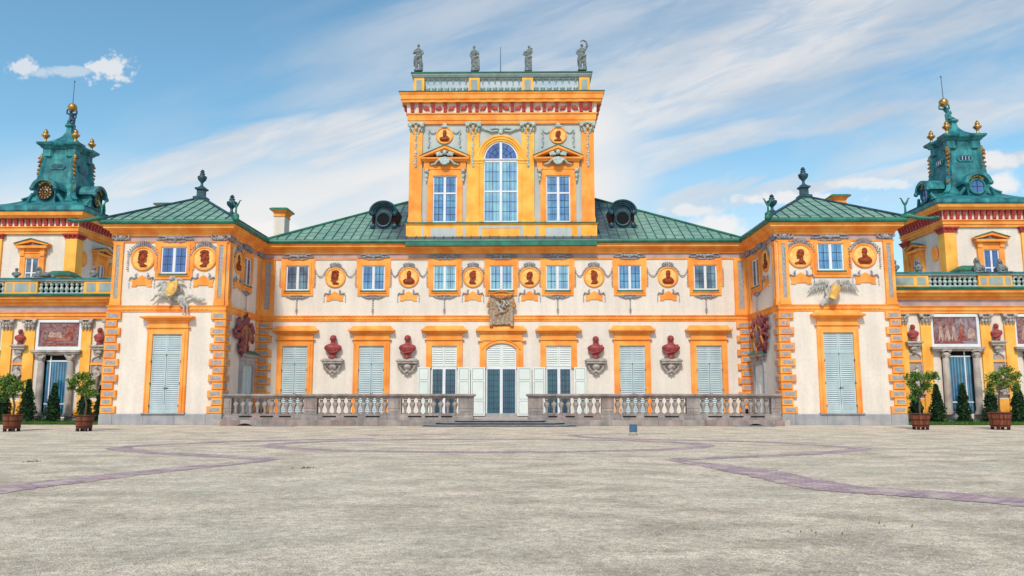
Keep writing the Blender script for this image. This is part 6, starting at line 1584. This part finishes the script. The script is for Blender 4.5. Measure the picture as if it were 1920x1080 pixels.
# painted trophies over the side doors
def trophy(sg):
    X = sg*(WX-.18)
    if sg < 0: pq = lambda cx, cy, d=0.: (X+d, *S(430+cx/6.74, 580+cy/6.74, X))
    else: pq = lambda cx, cy, d=0.: (X-d, *S(1370+cx/4.32, 570+cy/4.32, X))
    t = thing('trophy_relief', 'plum and gold armour trophy on the %s pavilion side wall above the small stone door' % ('left' if sg < 0 else 'right'), 'relief', (X, -3, 5), 'armour trophies above the side doors')
    ring = [(120,130),(125,180),(110,230),(80,300),(95,345),(215,110),(240,130),(275,205),(290,240),(300,290),(280,350),(290,400),(140,450),(130,500),(160,530),(190,560),(225,490),(150,560)] if sg < 0 else \
           [(230,105),(200,140),(180,180),(175,250),(285,110),(300,180),(290,240),(275,310),(285,330),(260,380),(240,385),(215,370),(195,215),(270,150)]
    mb = MB(); mb.smooth = True; r = random.Random(5)
    for a, b in ring:
        p = Vector(pq(a, b, .02)); mb.blob(p, (.12,.15+.10*r.random(),.12+.10*r.random()), 8, 6, rot=(r.random()*2,0,0))
        q_ = p+Vector((0,r.uniform(-.35,.35),r.uniform(-.35,.35))); mb.tube([p, q_], [.1,.05], 6); mb.blob(p+Vector((.04*sg,r.uniform(-.15,.15),r.uniform(-.22,.22))), (.1,.17,.15), 8, 6)
    rv = [Vector(pq(a, b, .03)) for a, b in ring]; cen = sum(rv, Vector())/len(rv); rv.sort(key=lambda v: math.atan2(v.z-cen.z, v.y-cen.y)); mb.blob(cen+Vector((-.04*sg*-1,0,0)), (.10,.62,1.0), 14, 10); [mb.tube([cen, v], [.12,.10], 6) for v in rv]
    o = part(mb, 'armour', 'trophy_plum', t); remesh(o, .035)
    core = [(185,200),(150,260),(150,350),(180,430),(230,400),(240,300),(220,240)] if sg < 0 else [(225,170),(205,230),(210,300),(225,350),(250,330),(262,260),(255,200)]
    mb = MB(); mb.smooth = True
    pc = [Vector(pq(a, b, .1)) for a, b in core]
    mb.tube(pc+[pc[0]], .06, 7); mb.tube([pc[0], pc[3]], .08, 6)
    for i in (1, 3, 5): mb.tube([pc[i], pc[i]+(pc[i]-pc[0])*.45+Vector((0,0,-.2))], [.1,.05], 6)
    o = part(mb, 'gilded_strapwork', 'fringe_ochre', t)
    mb = MB(); mb.smooth = True; c = sum(pc, Vector())/len(pc); mb.blob(c, (.1,.22,.45), 10, 8); part(mb, 'shield', 'flood_blue', t)
trophy(-1); trophy(1)
# ------------------------------------------------------------------ greenery
def leaf_cloud(mb, pts, size, rr, cup=.25):
    for p in pts:
        s = size*rr.uniform(.6, 1.3); a = rr.uniform(0, 2*PI); t = rr.uniform(-1.0, .9)
        d = Vector((math.cos(a)*math.cos(t), math.sin(a)*math.cos(t), math.sin(t)))
        u = d.cross(Vector((rr.uniform(-1,1), rr.uniform(-1,1), rr.uniform(-1,1)))).normalized(); n = d.cross(u)
        p = Vector(p); w = s*.38
        mb.add([p, p+d*s*.5+u*w+n*s*cup*.4, p+d*s+n*s*cup*-.2, p+d*s*.5-u*w+n*s*cup*.4], [(0,1,2),(0,2,3)])
def potted_tree(px, py, tw, tops, crown, lab, seed, yellow=.25):
    """tub centre px, foot py, tub width in px; crown: list of (px,py,rx,ry) clumps"""
    rr = random.Random(seed); gx, gy = G(px, py); y = gy+.25; x = G(px, py)[0]; D = y-CY; k = D/1500.
    t = thing('potted_tree', lab, 'potted tree', (x, y, 0), 'potted trees in wooden tubs')
    w = tw*k/2; H = P(px, tops, y)[1]; f = .13
    mb = MB(Matrix.Translation((x,y,0))); n = 18
    for i in range(n):                                # staves
        a0, a1 = 2*PI*i/n+.02, 2*PI*(i+1)/n-.02; wb = w*.80
        v = []
        for z, r in ((f, wb), (H, w)):
            for a in (a0, a1): v += [(r*math.cos(a), r*math.sin(a), z), ((r-.05)*math.cos(a), (r-.05)*math.sin(a), z)]
        mb.add(v, [(0,2,6,4),(1,5,7,3),(4,6,7,5),(0,4,5,1),(2,3,7,6),(0,1,3,2)])
    tub = part(mb, 'tub', 'tub_wood', t)
    mb = MB(Matrix.Translation((x,y,0)))
    for z in (f+.08, H*.62, H-.05):
        r = w*.80+(w*.2)*(z-f)/(H-f)
        mb.lathe((0,0,z), [(r-.01,-.022),(r+.014,-.022),(r+.014,.022),(r-.01,.022)], 24)
    part(mb, 'hoop', 'tub_iron', tub)
    for i in range(4):
        a = PI/4+PI/2*i; mb = MB(Matrix.Translation((x,y,0))); c, s = w*.66*math.cos(a), w*.66*math.sin(a)
        mb.box(c-.055, c+.055, s-.055, s+.055, 0, f+.03); part(mb, 'foot', 'tub_iron', t)
    mb = MB(Matrix.Translation((x,y,0))); mb.lathe((0,0,H-.16), [(w*.92,0),(w*.94,.06),(w*.3,.12)], 16); mb.lathe((0,0,f), [(w*.76,0),(w*.88,H-.2)], 16); part(mb, 'soil', 'soil', t)
    cc = [(P(a, b, y)[0]-x, P(a, b, y)[1], rx*k, ry*k) for a, b, rx, ry in crown]
    zm = min(c[1]-c[3]*.3 for c in cc); cxm = sum(c[0] for c in cc)/len(cc)
    mb = MB(Matrix.Translation((x,y,0))); mb.tube([(0,0,H-.1),(.03,.02,H+(zm-H)*.5),(cxm*.3,0,zm)], [.05,.045,.04], 7)
    for c in cc:
        for q in range(2):
            e = Vector((c[0]+rr.uniform(-.5,.5)*c[2], rr.uniform(-.5,.5)*c[2], c[1]+rr.uniform(-.3,.5)*c[3]))
            mb.tube([(cxm*.3,0,zm), (Vector((cxm*.3,0,zm))*.45+e*.55)+Vector((0,0,.05)), e], [.03,.02,.010], 5)
    part(mb, 'trunk', 'bark', t)
    A = MB(Matrix.Translation((x,y,0))); B = MB(Matrix.Translation((x,y,0)))
    vol = sum(c[2]*c[3] for c in cc)
    for c in cc:
        n = int(2300*c[2]*c[3]/vol); sub = [(rr.gauss(0,.5), rr.gauss(0,.5), rr.gauss(0,.5)) for _ in range(9)]
        ptsA = []; ptsB = []
        for i in range(n):
            s = rr.choice(sub); p = (c[0]+c[2]*(s[0]*.75+rr.gauss(0,.24)), c[2]*(s[1]*.75+rr.gauss(0,.24)), c[1]+c[3]*(s[2]*.75+rr.gauss(0,.24)))
            (ptsB if (rr.random() < yellow) else ptsA).append(p)
        leaf_cloud(A, ptsA, .095, rr); leaf_cloud(B, ptsB, .09, rr)
    cr = part(A, 'crown', 'leaf_citrus', t); part(B, 'pale_leaves', 'leaf_yellow', cr)
potted_tree(151.5, 809, 33, 778, [(152,706,14,9),(140,718,12,10),(165,716,12,10),(156,732,16,12),(170,738,12,10),(133,728,6,6)], 'leafy sparse potted tree in a dark red tub, just left of the left pavilion', 11, .3)
potted_tree(15, 809.5, 34, 777, [(18,708,14,10),(5,722,12,14),(34,720,12,10),(20,735,16,12),(40,728,8,8),(2,740,10,14)], 'bushy potted tree in a dark red tub at the left edge of the photo', 12, .15)
potted_tree(1731.5, 806, 35, 775, [(1718,706,18,12),(1740,708,18,10),(1706,716,10,9),(1753,704,9,8),(1715,728,14,12),(1738,726,13,10),(1712,745,9,8)], 'dense dark green potted tree in an orange brown tub, just right of the right pavilion', 13, .08)
potted_tree(1882, 806, 40, 773, [(1868,702,16,10),(1890,696,16,10),(1905,706,12,9),(1862,714,14,12),(1885,715,16,12),(1905,722,10,14),(1858,728,9,10)], 'spreading potted tree with yellowish lower leaves in a wide tub near the right edge', 14, .4)
def topiary(px, pyb, pyt, wpx, lab, seed, y=-4.6):
    rr = random.Random(seed); x, z0 = P(px, pyb, y); z0 = .08; H = P(px, pyt, y)[1]-z0; w = wpx*(y-CY)/1500./2
    t = thing('topiary_cone', lab, 'topiary', (x, y, 0), 'clipped yew cones along the gallery')
    T_ = Matrix.Translation((x,y,z0))
    mb = MB(T_); mb.tube([(0,0,-.1),(0,0,H*.6)], [.07,.03], 6); part(mb, 'trunk', 'bark', t)
    A = MB(T_); B = MB(T_); pa = []; pb = []
    for i in range(2600):
        u = rr.random()**.8; z = u*H; r = w*(1-u**1.35)*(.95+.14*math.sin(u*19+seed)+.1*rr.random())+.02; a = rr.uniform(0,2*PI); q = r*(rr.random()**.28)*(1+.07*math.sin(3*a+seed))
        p = (q*math.cos(a), q*math.sin(a), z)
        (pb if (rr.random() < .08 and q > r*.8) or u > .93 else pa).append(p)
    leaf_cloud(A, pa, .11, rr); leaf_cloud(B, pb, .12, rr)
    c = part(A, 'crown', 'yew', t); part(B, 'young_leaves', 'yew_tip', c)
    mb = MB(T_); mb.lathe((0,0,.1), [(w*.55,0),(w*.62,H*.12),(w*.42,H*.5),(.03,H*.86)], 9); part(mb, 'inner_mass', 'yew', t)
for px, pyb, pyt, w, lab, sd in ((5,790,712,28,'yew cone at the left edge behind the bushy potted tree',1),(49,790,712,34,'broad yew cone between the two left potted trees',2),(98,789,719,30,'yew cone in front of the left blue curtained door',3),(157,789,722,32,'yew cone hidden behind the sparse left potted tree',4),(185.5,789,724,22,'slim yew cone against the left pavilion corner',5),
                           (1720,787,722,26,'yew cone behind the potted tree beside the right pavilion',6),(1759,786,722,31,'broad yew cone right of the dense potted tree, before the door column',7),(1808.5,786,719,27,'yew cone in front of the right blue curtained door',8),(1860,786,720,32,'yew cone left behind the far right potted tree',9),(1912,786,722,36,'yew cone at the right edge of the photo',10)):
    topiary(px, pyb, pyt, w, lab, sd)

# ------------------------------------------------------------------ ground
def sheet(pts, z, name, mat, label=None, kind='structure', cat=None):
    mb = MB(); mb.add([(a, b, z) for a, b in pts], [tuple(range(len(pts)))]); o = mesh_obj(mb, name, mat)
    return setp(o, label, cat, None, kind)
sheet([(-900,-300),(900,-300),(900,1500),(-900,1500)], 0., 'gravel_court', 'gravel', 'pale gravel forecourt in front of the palace')
for sg in (-1, 1):
    s_ = 'left' if sg < 0 else 'right'
    a, b = sorted((sg*(OX+.02), sg*40)); rr = random.Random(4+sg)
    mb = MB(); mb.box(a, b, -6.1, GY, 0, .06); setp(mesh_obj(mb, 'grass_bed', 'grass_soil'), 'narrow grass bed along the %s gallery' % s_, None, None, 'structure')
    mb = MB()
    for i in range(9000):
        x = rr.uniform(a, b) if rr.random() < .1 else rr.uniform(a, a+sg*0+13) if sg > 0 else rr.uniform(b-13, b); y = rr.uniform(-6.15, GY-.3) if rr.random() < .5 else rr.uniform(-6.2, -5.5)
        h = rr.uniform(.06,.16); t = rr.uniform(-.05,.05); an = rr.uniform(0, PI); c, s = math.cos(an)*.014, math.sin(an)*.014
        mb.add([(x-c,y-s,.05),(x+c,y+s,.05),(x+t,y+t,.06+h)], [(0,1,2)])
    for i in range(1500):                      # low ground cover at the foot of the wall
        x = rr.uniform(a, a+13) if sg > 0 else rr.uniform(b-13, b); y = rr.uniform(-4.3, -3.5); z = rr.uniform(.05,.34)*(.6+.4*math.sin(x*2.3))
        leaf_cloud(mb, [(x,y,z)], .12, rr)
    single(mb, 'grass', 'grass_blade', 'short green grass and low ground cover along the %s gallery' % s_, 'grass', kind='stuff')
# paving bands of dark brick set in the gravel
def ribbon(pts, w, lab, z=.004, px=True, closed=False, taper=True):
    P_ = [Vector(G(*p)) if px else Vector(p) for p in pts]
    Q = []
    n = len(P_)
    for i in range(n if closed else n-1):                      # smooth the sight line points (Catmull-Rom)
        g_ = (lambda j: P_[j % n]) if closed else (lambda j: P_[max(0, min(n-1, j))])
        p0, p1, p2, p3 = g_(i-1), g_(i), g_(i+1), g_(i+2)
        for k in range(14):
            t = k/14.; Q.append(.5*((2*p1)+(p2-p0)*t+(2*p0-5*p1+4*p2-p3)*t*t+(3*p1-p0-3*p2+p3)*t**3))
    if not closed: Q.append(P_[-1])
    m = len(Q); L_ = []; R_ = []; jr = random.Random(m)
    for i in range(m):
        a = Q[(i-1) % m] if closed or i > 0 else Q[i]; b = Q[(i+1) % m] if closed or i < m-1 else Q[i]
        d = (b-a).normalized(); nn = Vector((-d.y, d.x)); ww = w(i/(m-1.)) if callable(w) else w
        L_.append(Q[i]+nn*ww*(.5+jr.uniform(-.07,.07))); R_.append(Q[i]-nn*ww*(.5+jr.uniform(-.07,.07)))
    mb = MB(); vs = [(p.x,p.y,z) for p in L_]+[(p.x,p.y,z) for p in R_]
    fs = [(i, (i+1) % m, m+(i+1) % m, m+i) for i in range(m if closed else m-1)]
    mb.add(vs, fs); return setp(mesh_obj(mb, 'paving_band', 'brick_band'), lab, None, None, 'structure')
xl, yl = G(497, 837); xr, yr = G(1330, 838)
ecx, ecy = (xl+xr)/2, (yl+yr)/2; ea = (xr-xl)/2; eb = abs(G(915,823.5)[1]-G(915,848)[1])/2; ecy = (G(915,823.5)[1]+G(915,848)[1])/2
ribbon([(ecx+ea*math.cos(2*PI*i/28), ecy+eb*math.sin(2*PI*i/28)) for i in range(28)], .72, 'oval brick paving band in the middle of the court', px=False, closed=True)
ribbon([(-90,932),(0,918),(100,906),(200,894),(310,882),(420,871),(480,865.5),(512,861)], lambda t: .9*(1-t)**.5+.15, 'brick paving band sweeping in from the left edge', z=.008)
ribbon([(520,862),(455,857.5),(380,853.5),(300,849.5),(240,844.5),(222,841),(245,837),(330,832.5),(450,828),(600,824.5),(700,822.5)], .68, 'curling brick paving band on the left side of the court', z=.006)
ribbon([(1262,863),(1330,872),(1400,882),(1480,898),(1560,914),(1660,922),(1780,930),(1900,940),(2050,955)], lambda t: .3+min(1, t*4)*.8, 'broad reddish brick paving band leading to the right edge', z=.008)
ribbon([(1268,861.5),(1360,858),(1460,854),(1560,848),(1612,841.5),(1575,837.5),(1480,831.5),(1400,828),(1300,826),(1180,823.5),(1110,820.5),(1072,816.5)], .62, 'curling brick paving band on the right side of the court', z=.006)
ribbon([(1068,815.5),(1150,814),(1250,813)], .4, 'short far brick paving band right of the steps', z=.005)
ribbon([(880,814),(760,815.5),(690,817)], .4, 'short far brick paving band left of the steps', z=.005)
# edge gutter lines, drain slabs, weeds, stones
for px, py, lab in ((487,803,'flat stone drain slab at the foot of the left balustrade'),(1422,801,'flat stone drain slab at the foot of the right balustrade')):
    x, y = G(px, py); mb = MB(); mb.frus(0,0,0,0,0,0,0) if False else mb.rect(x-1.0, x+1.0, -8.75, -7.9, [(0,0),(.0,.025),(-.02,.035)]); single(mb, 'drain_slab', 'slab_stone', lab, 'drain slab', (x,-8.3,0), 'drain slabs by the terrace')
rr = random.Random(9)
for px, py, lab, n in ((59,866,'small grass tuft growing in the gravel at the left',28),(573,878,'small grass tuft growing in the gravel below the oval band',28),(1525,999,'tiny weed growing in the gravel in the right foreground',5),(1667,986,'tiny green weed in the gravel below the right paving band',3)):
    x, y = G(px, py); mb = MB()
    for i in range(n):
        a = rr.gauss(0,.12); b = rr.gauss(0,.08); h = rr.uniform(.02,.06)
        mb.add([(x+a-.012,y+b,0),(x+a+.012,y+b,0),(x+a+rr.uniform(-.03,.03),y+b,h)], [(0,1,2)])
    single(mb, 'grass_tuft', 'grass_blade', lab, 'grass tuft', (x,y,0), 'weeds in the gravel')
# loose gravel in the near field: one mesh of tiny chips
mb = MB()
for i in range(15000):
    t = rr.random()**1.4; y = CY+5.5+22*t; hwid = (y-CY)*.72; x = CX+rr.uniform(-hwid, hwid)
    s = rr.uniform(.005,.013); a = rr.uniform(0, PI); c, d = s*math.cos(a), s*math.sin(a)
    mb.cur = rr.choice((0,0,0,0,1,2,3)); mb.add([(x+c,y+d,0),(x-d,y+c,0),(x-c,y-d*.7,0),(x+d,y-c,0),(x+.002,y,s*.8)], [(0,1,4),(1,2,4),(2,3,4),(3,0,4)])
M('chip_pale', (.56,.49,.39), rough=.9, fine=0.); M('chip_dark', (.28,.23,.19), rough=.9, fine=0.); M('chip_rust', (.46,.30,.22), rough=.9, fine=0.); M('chip_blue', (.42,.42,.40), rough=.9, fine=0.)
single(mb, 'gravel_chips', ['chip_pale','chip_dark','chip_rust','chip_blue'], 'loose small stones scattered over the near gravel', 'gravel', kind='stuff')
# ------------------------------------------------------------------ floodlight
x, y = G(1187.5, 816.5); z1 = P(1187.5, 795.5, y)[1]; z0 = P(1187.5, 810.5, y)[1]; w = 7.2*(y-CY)/1500
fl = thing('floodlight', 'small blue box floodlight on two thin legs, standing on the gravel right of the steps', 'floodlight', (x,y,0))
T_ = Matrix.Translation((x,y,0))
mb = MB(T_); v = [(-w,0,z0),(w,0,z0),(w,.0,z1),(-w,.0,z1),(-w*.8,.2,z0+.04),(w*.8,.2,z0+.04),(w*.8,.16,z1-.03),(-w*.8,.16,z1-.03)]; mb.add(v, [(0,1,2,3),(5,4,7,6),(0,4,5,1),(1,5,6,2),(2,6,7,3),(3,7,4,0)]); hs = part(mb, 'housing', 'flood_metal', fl)
mb = MB(T_); mb.frame(-w-.005, w+.005, z0-.005, z1+.005, .022, -.02, 0); part(mb, 'bezel', 'flood_metal', hs)
mb = MB(T_); mb.box(-w+.02, w-.02, -.012, -.004, z0+.02, z1-.02); part(mb, 'lens', 'flood_blue', hs)
for s in (-1, 1):
    mb = MB(T_); mb.tube([(s*w*.8,.05,z0+.02),(s*w*.86,.05,.0)], .010, 5); part(mb, 'leg', 'flood_metal', fl)
mb = MB(T_); mb.box(-w*1.3, w*1.3, .0, .06, 0, .015); part(mb, 'base_bar', 'flood_metal', fl)

# ------------------------------------------------------------------ sky, sun, camera
wd = bpy.data.worlds.new('World'); scene.world = wd; wd.use_nodes = True
nt = wd.node_tree; N = nt.nodes; L = nt.links; N.clear()
out = N.new('ShaderNodeOutputWorld'); bg = N.new('ShaderNodeBackground'); L.new(bg.outputs[0], out.inputs[0]); bg.inputs[1].default_value = .12
SE, SA = math.radians(46), math.atan2(-.16, -.98)
sky = N.new('ShaderNodeTexSky'); sky.sky_type = 'NISHITA'; sky.sun_disc = False; sky.sun_elevation = SE; sky.sun_rotation = SA; sky.ozone_density = 2.; sky.air_density = 1.0; sky.dust_density = .6
tc = N.new('ShaderNodeTexCoord'); sp = N.new('ShaderNodeSeparateXYZ'); L.new(tc.outputs['Generated'], sp.inputs[0])
def mth(op, a, b=None, c=None):
    n = N.new('ShaderNodeMath'); n.operation = op
    for i, v in enumerate((a, b, c)):
        if v is None: continue
        if isinstance(v, (int, float)): n.inputs[i].default_value = v
        else: L.new(v, n.inputs[i])
    return n.outputs[0]
def rng(v, a, b, c=0., d=1., smooth=True):
    r = N.new('ShaderNodeMapRange'); r.interpolation_type = 'SMOOTHSTEP' if smooth else 'LINEAR'
    for i, q in enumerate((a, b, c, d)): r.inputs[i+1].default_value = q
    L.new(v, r.inputs[0]); return r.outputs[0]
ya = mth('MAXIMUM', mth('ABSOLUTE', sp.outputs[1]), .12)
U = mth('DIVIDE', sp.outputs[0], ya); V = mth('DIVIDE', sp.outputs[2], ya)      # azimuth and height of the direction
def sdir(px, py): r = ray(px, py); return r[0]/r[1], r[2]/r[1]
def cv(x, y, z=0.):
    n = N.new('ShaderNodeCombineXYZ')
    for i, v in enumerate((x, y, z)):
        if isinstance(v, (int, float)): n.inputs[i].default_value = v
        else: L.new(v, n.inputs[i])
    return n.outputs[0]
def noise(vec, sc, det=6., rough=.55, dist=0.):
    n = N.new('ShaderNodeTexNoise'); n.inputs['Scale'].default_value = sc; n.inputs['Detail'].default_value = det; n.inputs['Roughness'].default_value = rough; n.inputs['Distortion'].default_value = dist
    L.new(vec, n.inputs['Vector']); return n.outputs['Fac']
ang = .33; ca, sa = math.cos(ang), math.sin(ang)
A_ = mth('ADD', mth('MULTIPLY', U, ca), mth('MULTIPLY', V, sa)); B_ = mth('SUBTRACT', mth('MULTIPLY', V, ca), mth('MULTIPLY', U, sa))
streak = noise(cv(mth('MULTIPLY', A_, .9), mth('MULTIPLY', B_, 5.2), 3.7), 1.9, 8., .55, .35)
fine = noise(cv(mth('MULTIPLY', A_, 4.), mth('MULTIPLY', B_, 20.), 1.2), 1.8, 8., .6, .6)
soft = noise(cv(U, mth('MULTIPLY', V, 1.8), .4), 2.2, 4., .5)
def band(px0, py0, px1, py1, half):        # cloud bank following a line across the sky
    (u0, v0), (u1, v1) = sdir(px0, py0), sdir(px1, py1); m_ = (v1-v0)/(u1-u0)
    d = mth('SUBTRACT', V, mth('ADD', mth('MULTIPLY', mth('SUBTRACT', U, u0), m_), v0)); d = mth('ADD', d, mth('MULTIPLY', mth('SUBTRACT', streak, .5), .16))
    h = half/1500.
    return rng(mth('ABSOLUTE', d), h*.35, h*1.25, 1., 0.)
def bump(px, py, rx, ry, ns=9., amp=1.2, seed=0.):
    ns *= 3.2
    u0, v0 = sdir(px, py); a = mth('DIVIDE', mth('SUBTRACT', U, u0), rx/1500.); b = mth('DIVIDE', mth('SUBTRACT', V, v0), ry/1500.)
    r2 = mth('SQRT', mth('ADD', mth('MULTIPLY', a, a), mth('MULTIPLY', b, b)))
    r2 = mth('ADD', r2, mth('MULTIPLY', mth('SUBTRACT', noise(cv(U, V, seed), ns, 7., .62), .5), amp*2))
    return rng(r2, .45, 1.15, 1., 0.)
def mx(*a):
    r = a[0]
    for b in a[1:]: r = mth('MAXIMUM', r, b)
    return r
base = rng(mth('ADD', streak, mth('MULTIPLY', mth('SUBTRACT', soft, .5), .5)), .38, .62, 0., .52)
left_clear = rng(mth('ADD', mth('SUBTRACT', U, sdir(600,200)[0]), mth('MULTIPLY', mth('SUBTRACT', V, sdir(600,200)[1]), -1.1)), -.34, .10, .0, 1.)
base = mth('MULTIPLY', base, left_clear)
b1_ = mth('MULTIPLY', band(200,365,800,215,62), .90); b2_ = mth('MULTIPLY', band(1100,190,1920,-40,140), .84); b3_ = mth('MULTIPLY', band(1130,325,1920,165,40), .76); b4_ = mth('MULTIPLY', band(700,170,1100,60,130), .55)
b4_ = mth('MULTIPLY', b4_, rng(U, sdir(560,100)[0], sdir(820,100)[0], 0., 1.)); b2_ = mth('MULTIPLY', b2_, rng(U, sdir(700,100)[0], sdir(1050,100)[0], 0., 1.))
b3_ = mth('MULTIPLY', b3_, rng(U, sdir(1000,300)[0], sdir(1250,300)[0], 0., 1.)); b1_ = mth('MULTIPLY', b1_, rng(U, sdir(860,300)[0], sdir(1300,300)[0], 1., .55))
b6_ = mth('MULTIPLY', band(1500,150,1920,22,15), .6); b6_ = mth('MULTIPLY', b6_, rng(U, sdir(1000,300)[0], sdir(1300,300)[0], 0., 1.))
b5_ = mth('MULTIPLY', band(1200,412,1920,298,24), .85); b5_ = mth('MULTIPLY', b5_, rng(U, sdir(1120,300)[0], sdir(1300,300)[0], 0., 1.))
hz = mth('MULTIPLY', rng(V, sdir(960,470)[1], sdir(960,210)[1], .95, .0), rng(soft, .3, .6, .7, 1.))
hz = mth('MULTIPLY', hz, rng(U, sdir(1000,300)[0], sdir(1250,300)[0], 1., .45))
(u0_, v0_), (u1_, v1_) = sdir(230,350), sdir(800,205)
dl = mth('SUBTRACT', V, mth('ADD', mth('MULTIPLY', mth('SUBTRACT', U, u0_), (v1_-v0_)/(u1_-u0_)), v0_)); dl = mth('ADD', dl, mth('MULTIPLY', mth('SUBTRACT', streak, .5), .14))
low = mth('MULTIPLY', rng(dl, -.07, .035, .97, 0.), mth('MULTIPLY', rng(U, sdir(1100,300)[0], sdir(1330,300)[0], 1., .0), rng(streak, .25, .6, .72, 1.)))
low = mth('MULTIPLY', low, rng(U, sdir(120,300)[0], sdir(420,300)[0], .45, 1.))
hz = mth('MAXIMUM', hz, low)
cl = mx(base, mth('MULTIPLY', mx(b1_, b2_, b3_, b4_, b5_, b6_), rng(fine, .3, .62, .55, 1.)), hz)
puffs = mth('MULTIPLY', .88, mx(bump(1340,428,62,30,12.,.9,1.), bump(1885,345,34,28,14.,.9,2.), mth('MULTIPLY', bump(205,128,46,30,15.,2.1,3.), .85), mth('MULTIPLY', bump(40,126,38,18,15.,2.1,4.), .75), mth('MULTIPLY', bump(120,135,90,12,15.,1.2,5.), .5), bump(500,430,70,22,10.,.9,6.), mth('MULTIPLY', bump(1850,300,80,16,14.,1.2,8.), .8), mth('MULTIPLY', bump(1480,372,120,14,12.,1.3,9.), .85), mth('MULTIPLY', bump(1640,345,90,12,12.,1.3,10.), .7), mth('MULTIPLY', bump(1300,395,70,12,12.,1.3,11.), .7)))
def mixc(f, a, b, mode='MIX'):
    x = N.new('ShaderNodeMix'); x.data_type = 'RGBA'; x.blend_type = mode
    if isinstance(f, float): x.inputs[0].default_value = f
    else: L.new(f, x.inputs[0])
    for k_, q in ((6, a), (7, b)):
        if isinstance(q, tuple): x.inputs[k_].default_value = (*q, 1)
        else: L.new(q, x.inputs[k_])
    return x.outputs[2]
skyc = mixc(1., sky.outputs[0], (1.16,1.56,1.46), 'MULTIPLY')
K = 1/.12
cloudc = mixc(rng(noise(cv(A_, mth('MULTIPLY', B_, 3.), 9.), 3., 5.), .35, .65), (.56*K,.62*K,.70*K), (.84*K,.82*K,.81*K))
cloudc = mixc(hz, cloudc, (.88*K,.865*K,.85*K))
c = mixc(cl, skyc, cloudc)
c = mixc(puffs, c, (.93*K,.90*K,.88*K))
L.new(c, bg.inputs[0])
sun = bpy.data.lights.new('sun', 'SUN'); sun.energy = 3.1; sun.angle = math.radians(7); sun.color = (1., .90, .76)
so = bpy.data.objects.new('sun', sun); COL.objects.link(so)
dv = Vector((math.sin(SA)*math.cos(SE), math.cos(SA)*math.cos(SE), math.sin(SE))); so.rotation_euler = dv.to_track_quat('Z', 'Y').to_euler(); so.location = (-30,-60,60)
cam = bpy.data.cameras.new('camera'); co = bpy.data.objects.new('camera', cam); COL.objects.link(co)
cam.sensor_width = 36.; cam.lens = 36.*F_/1920.; cam.clip_end = 5000.; cam.clip_start = .1
co.location = (CX, CY, CH); co.rotation_euler = (PI/2+PIT, 0, YAW)
scene.camera = co
scene.view_settings.view_transform = 'Standard'; scene.view_settings.look = 'None'; scene.view_settings.exposure = 0.
scene.render.engine = 'CYCLES'; scene.cycles.use_denoising = True; scene.cycles.max_bounces = 6
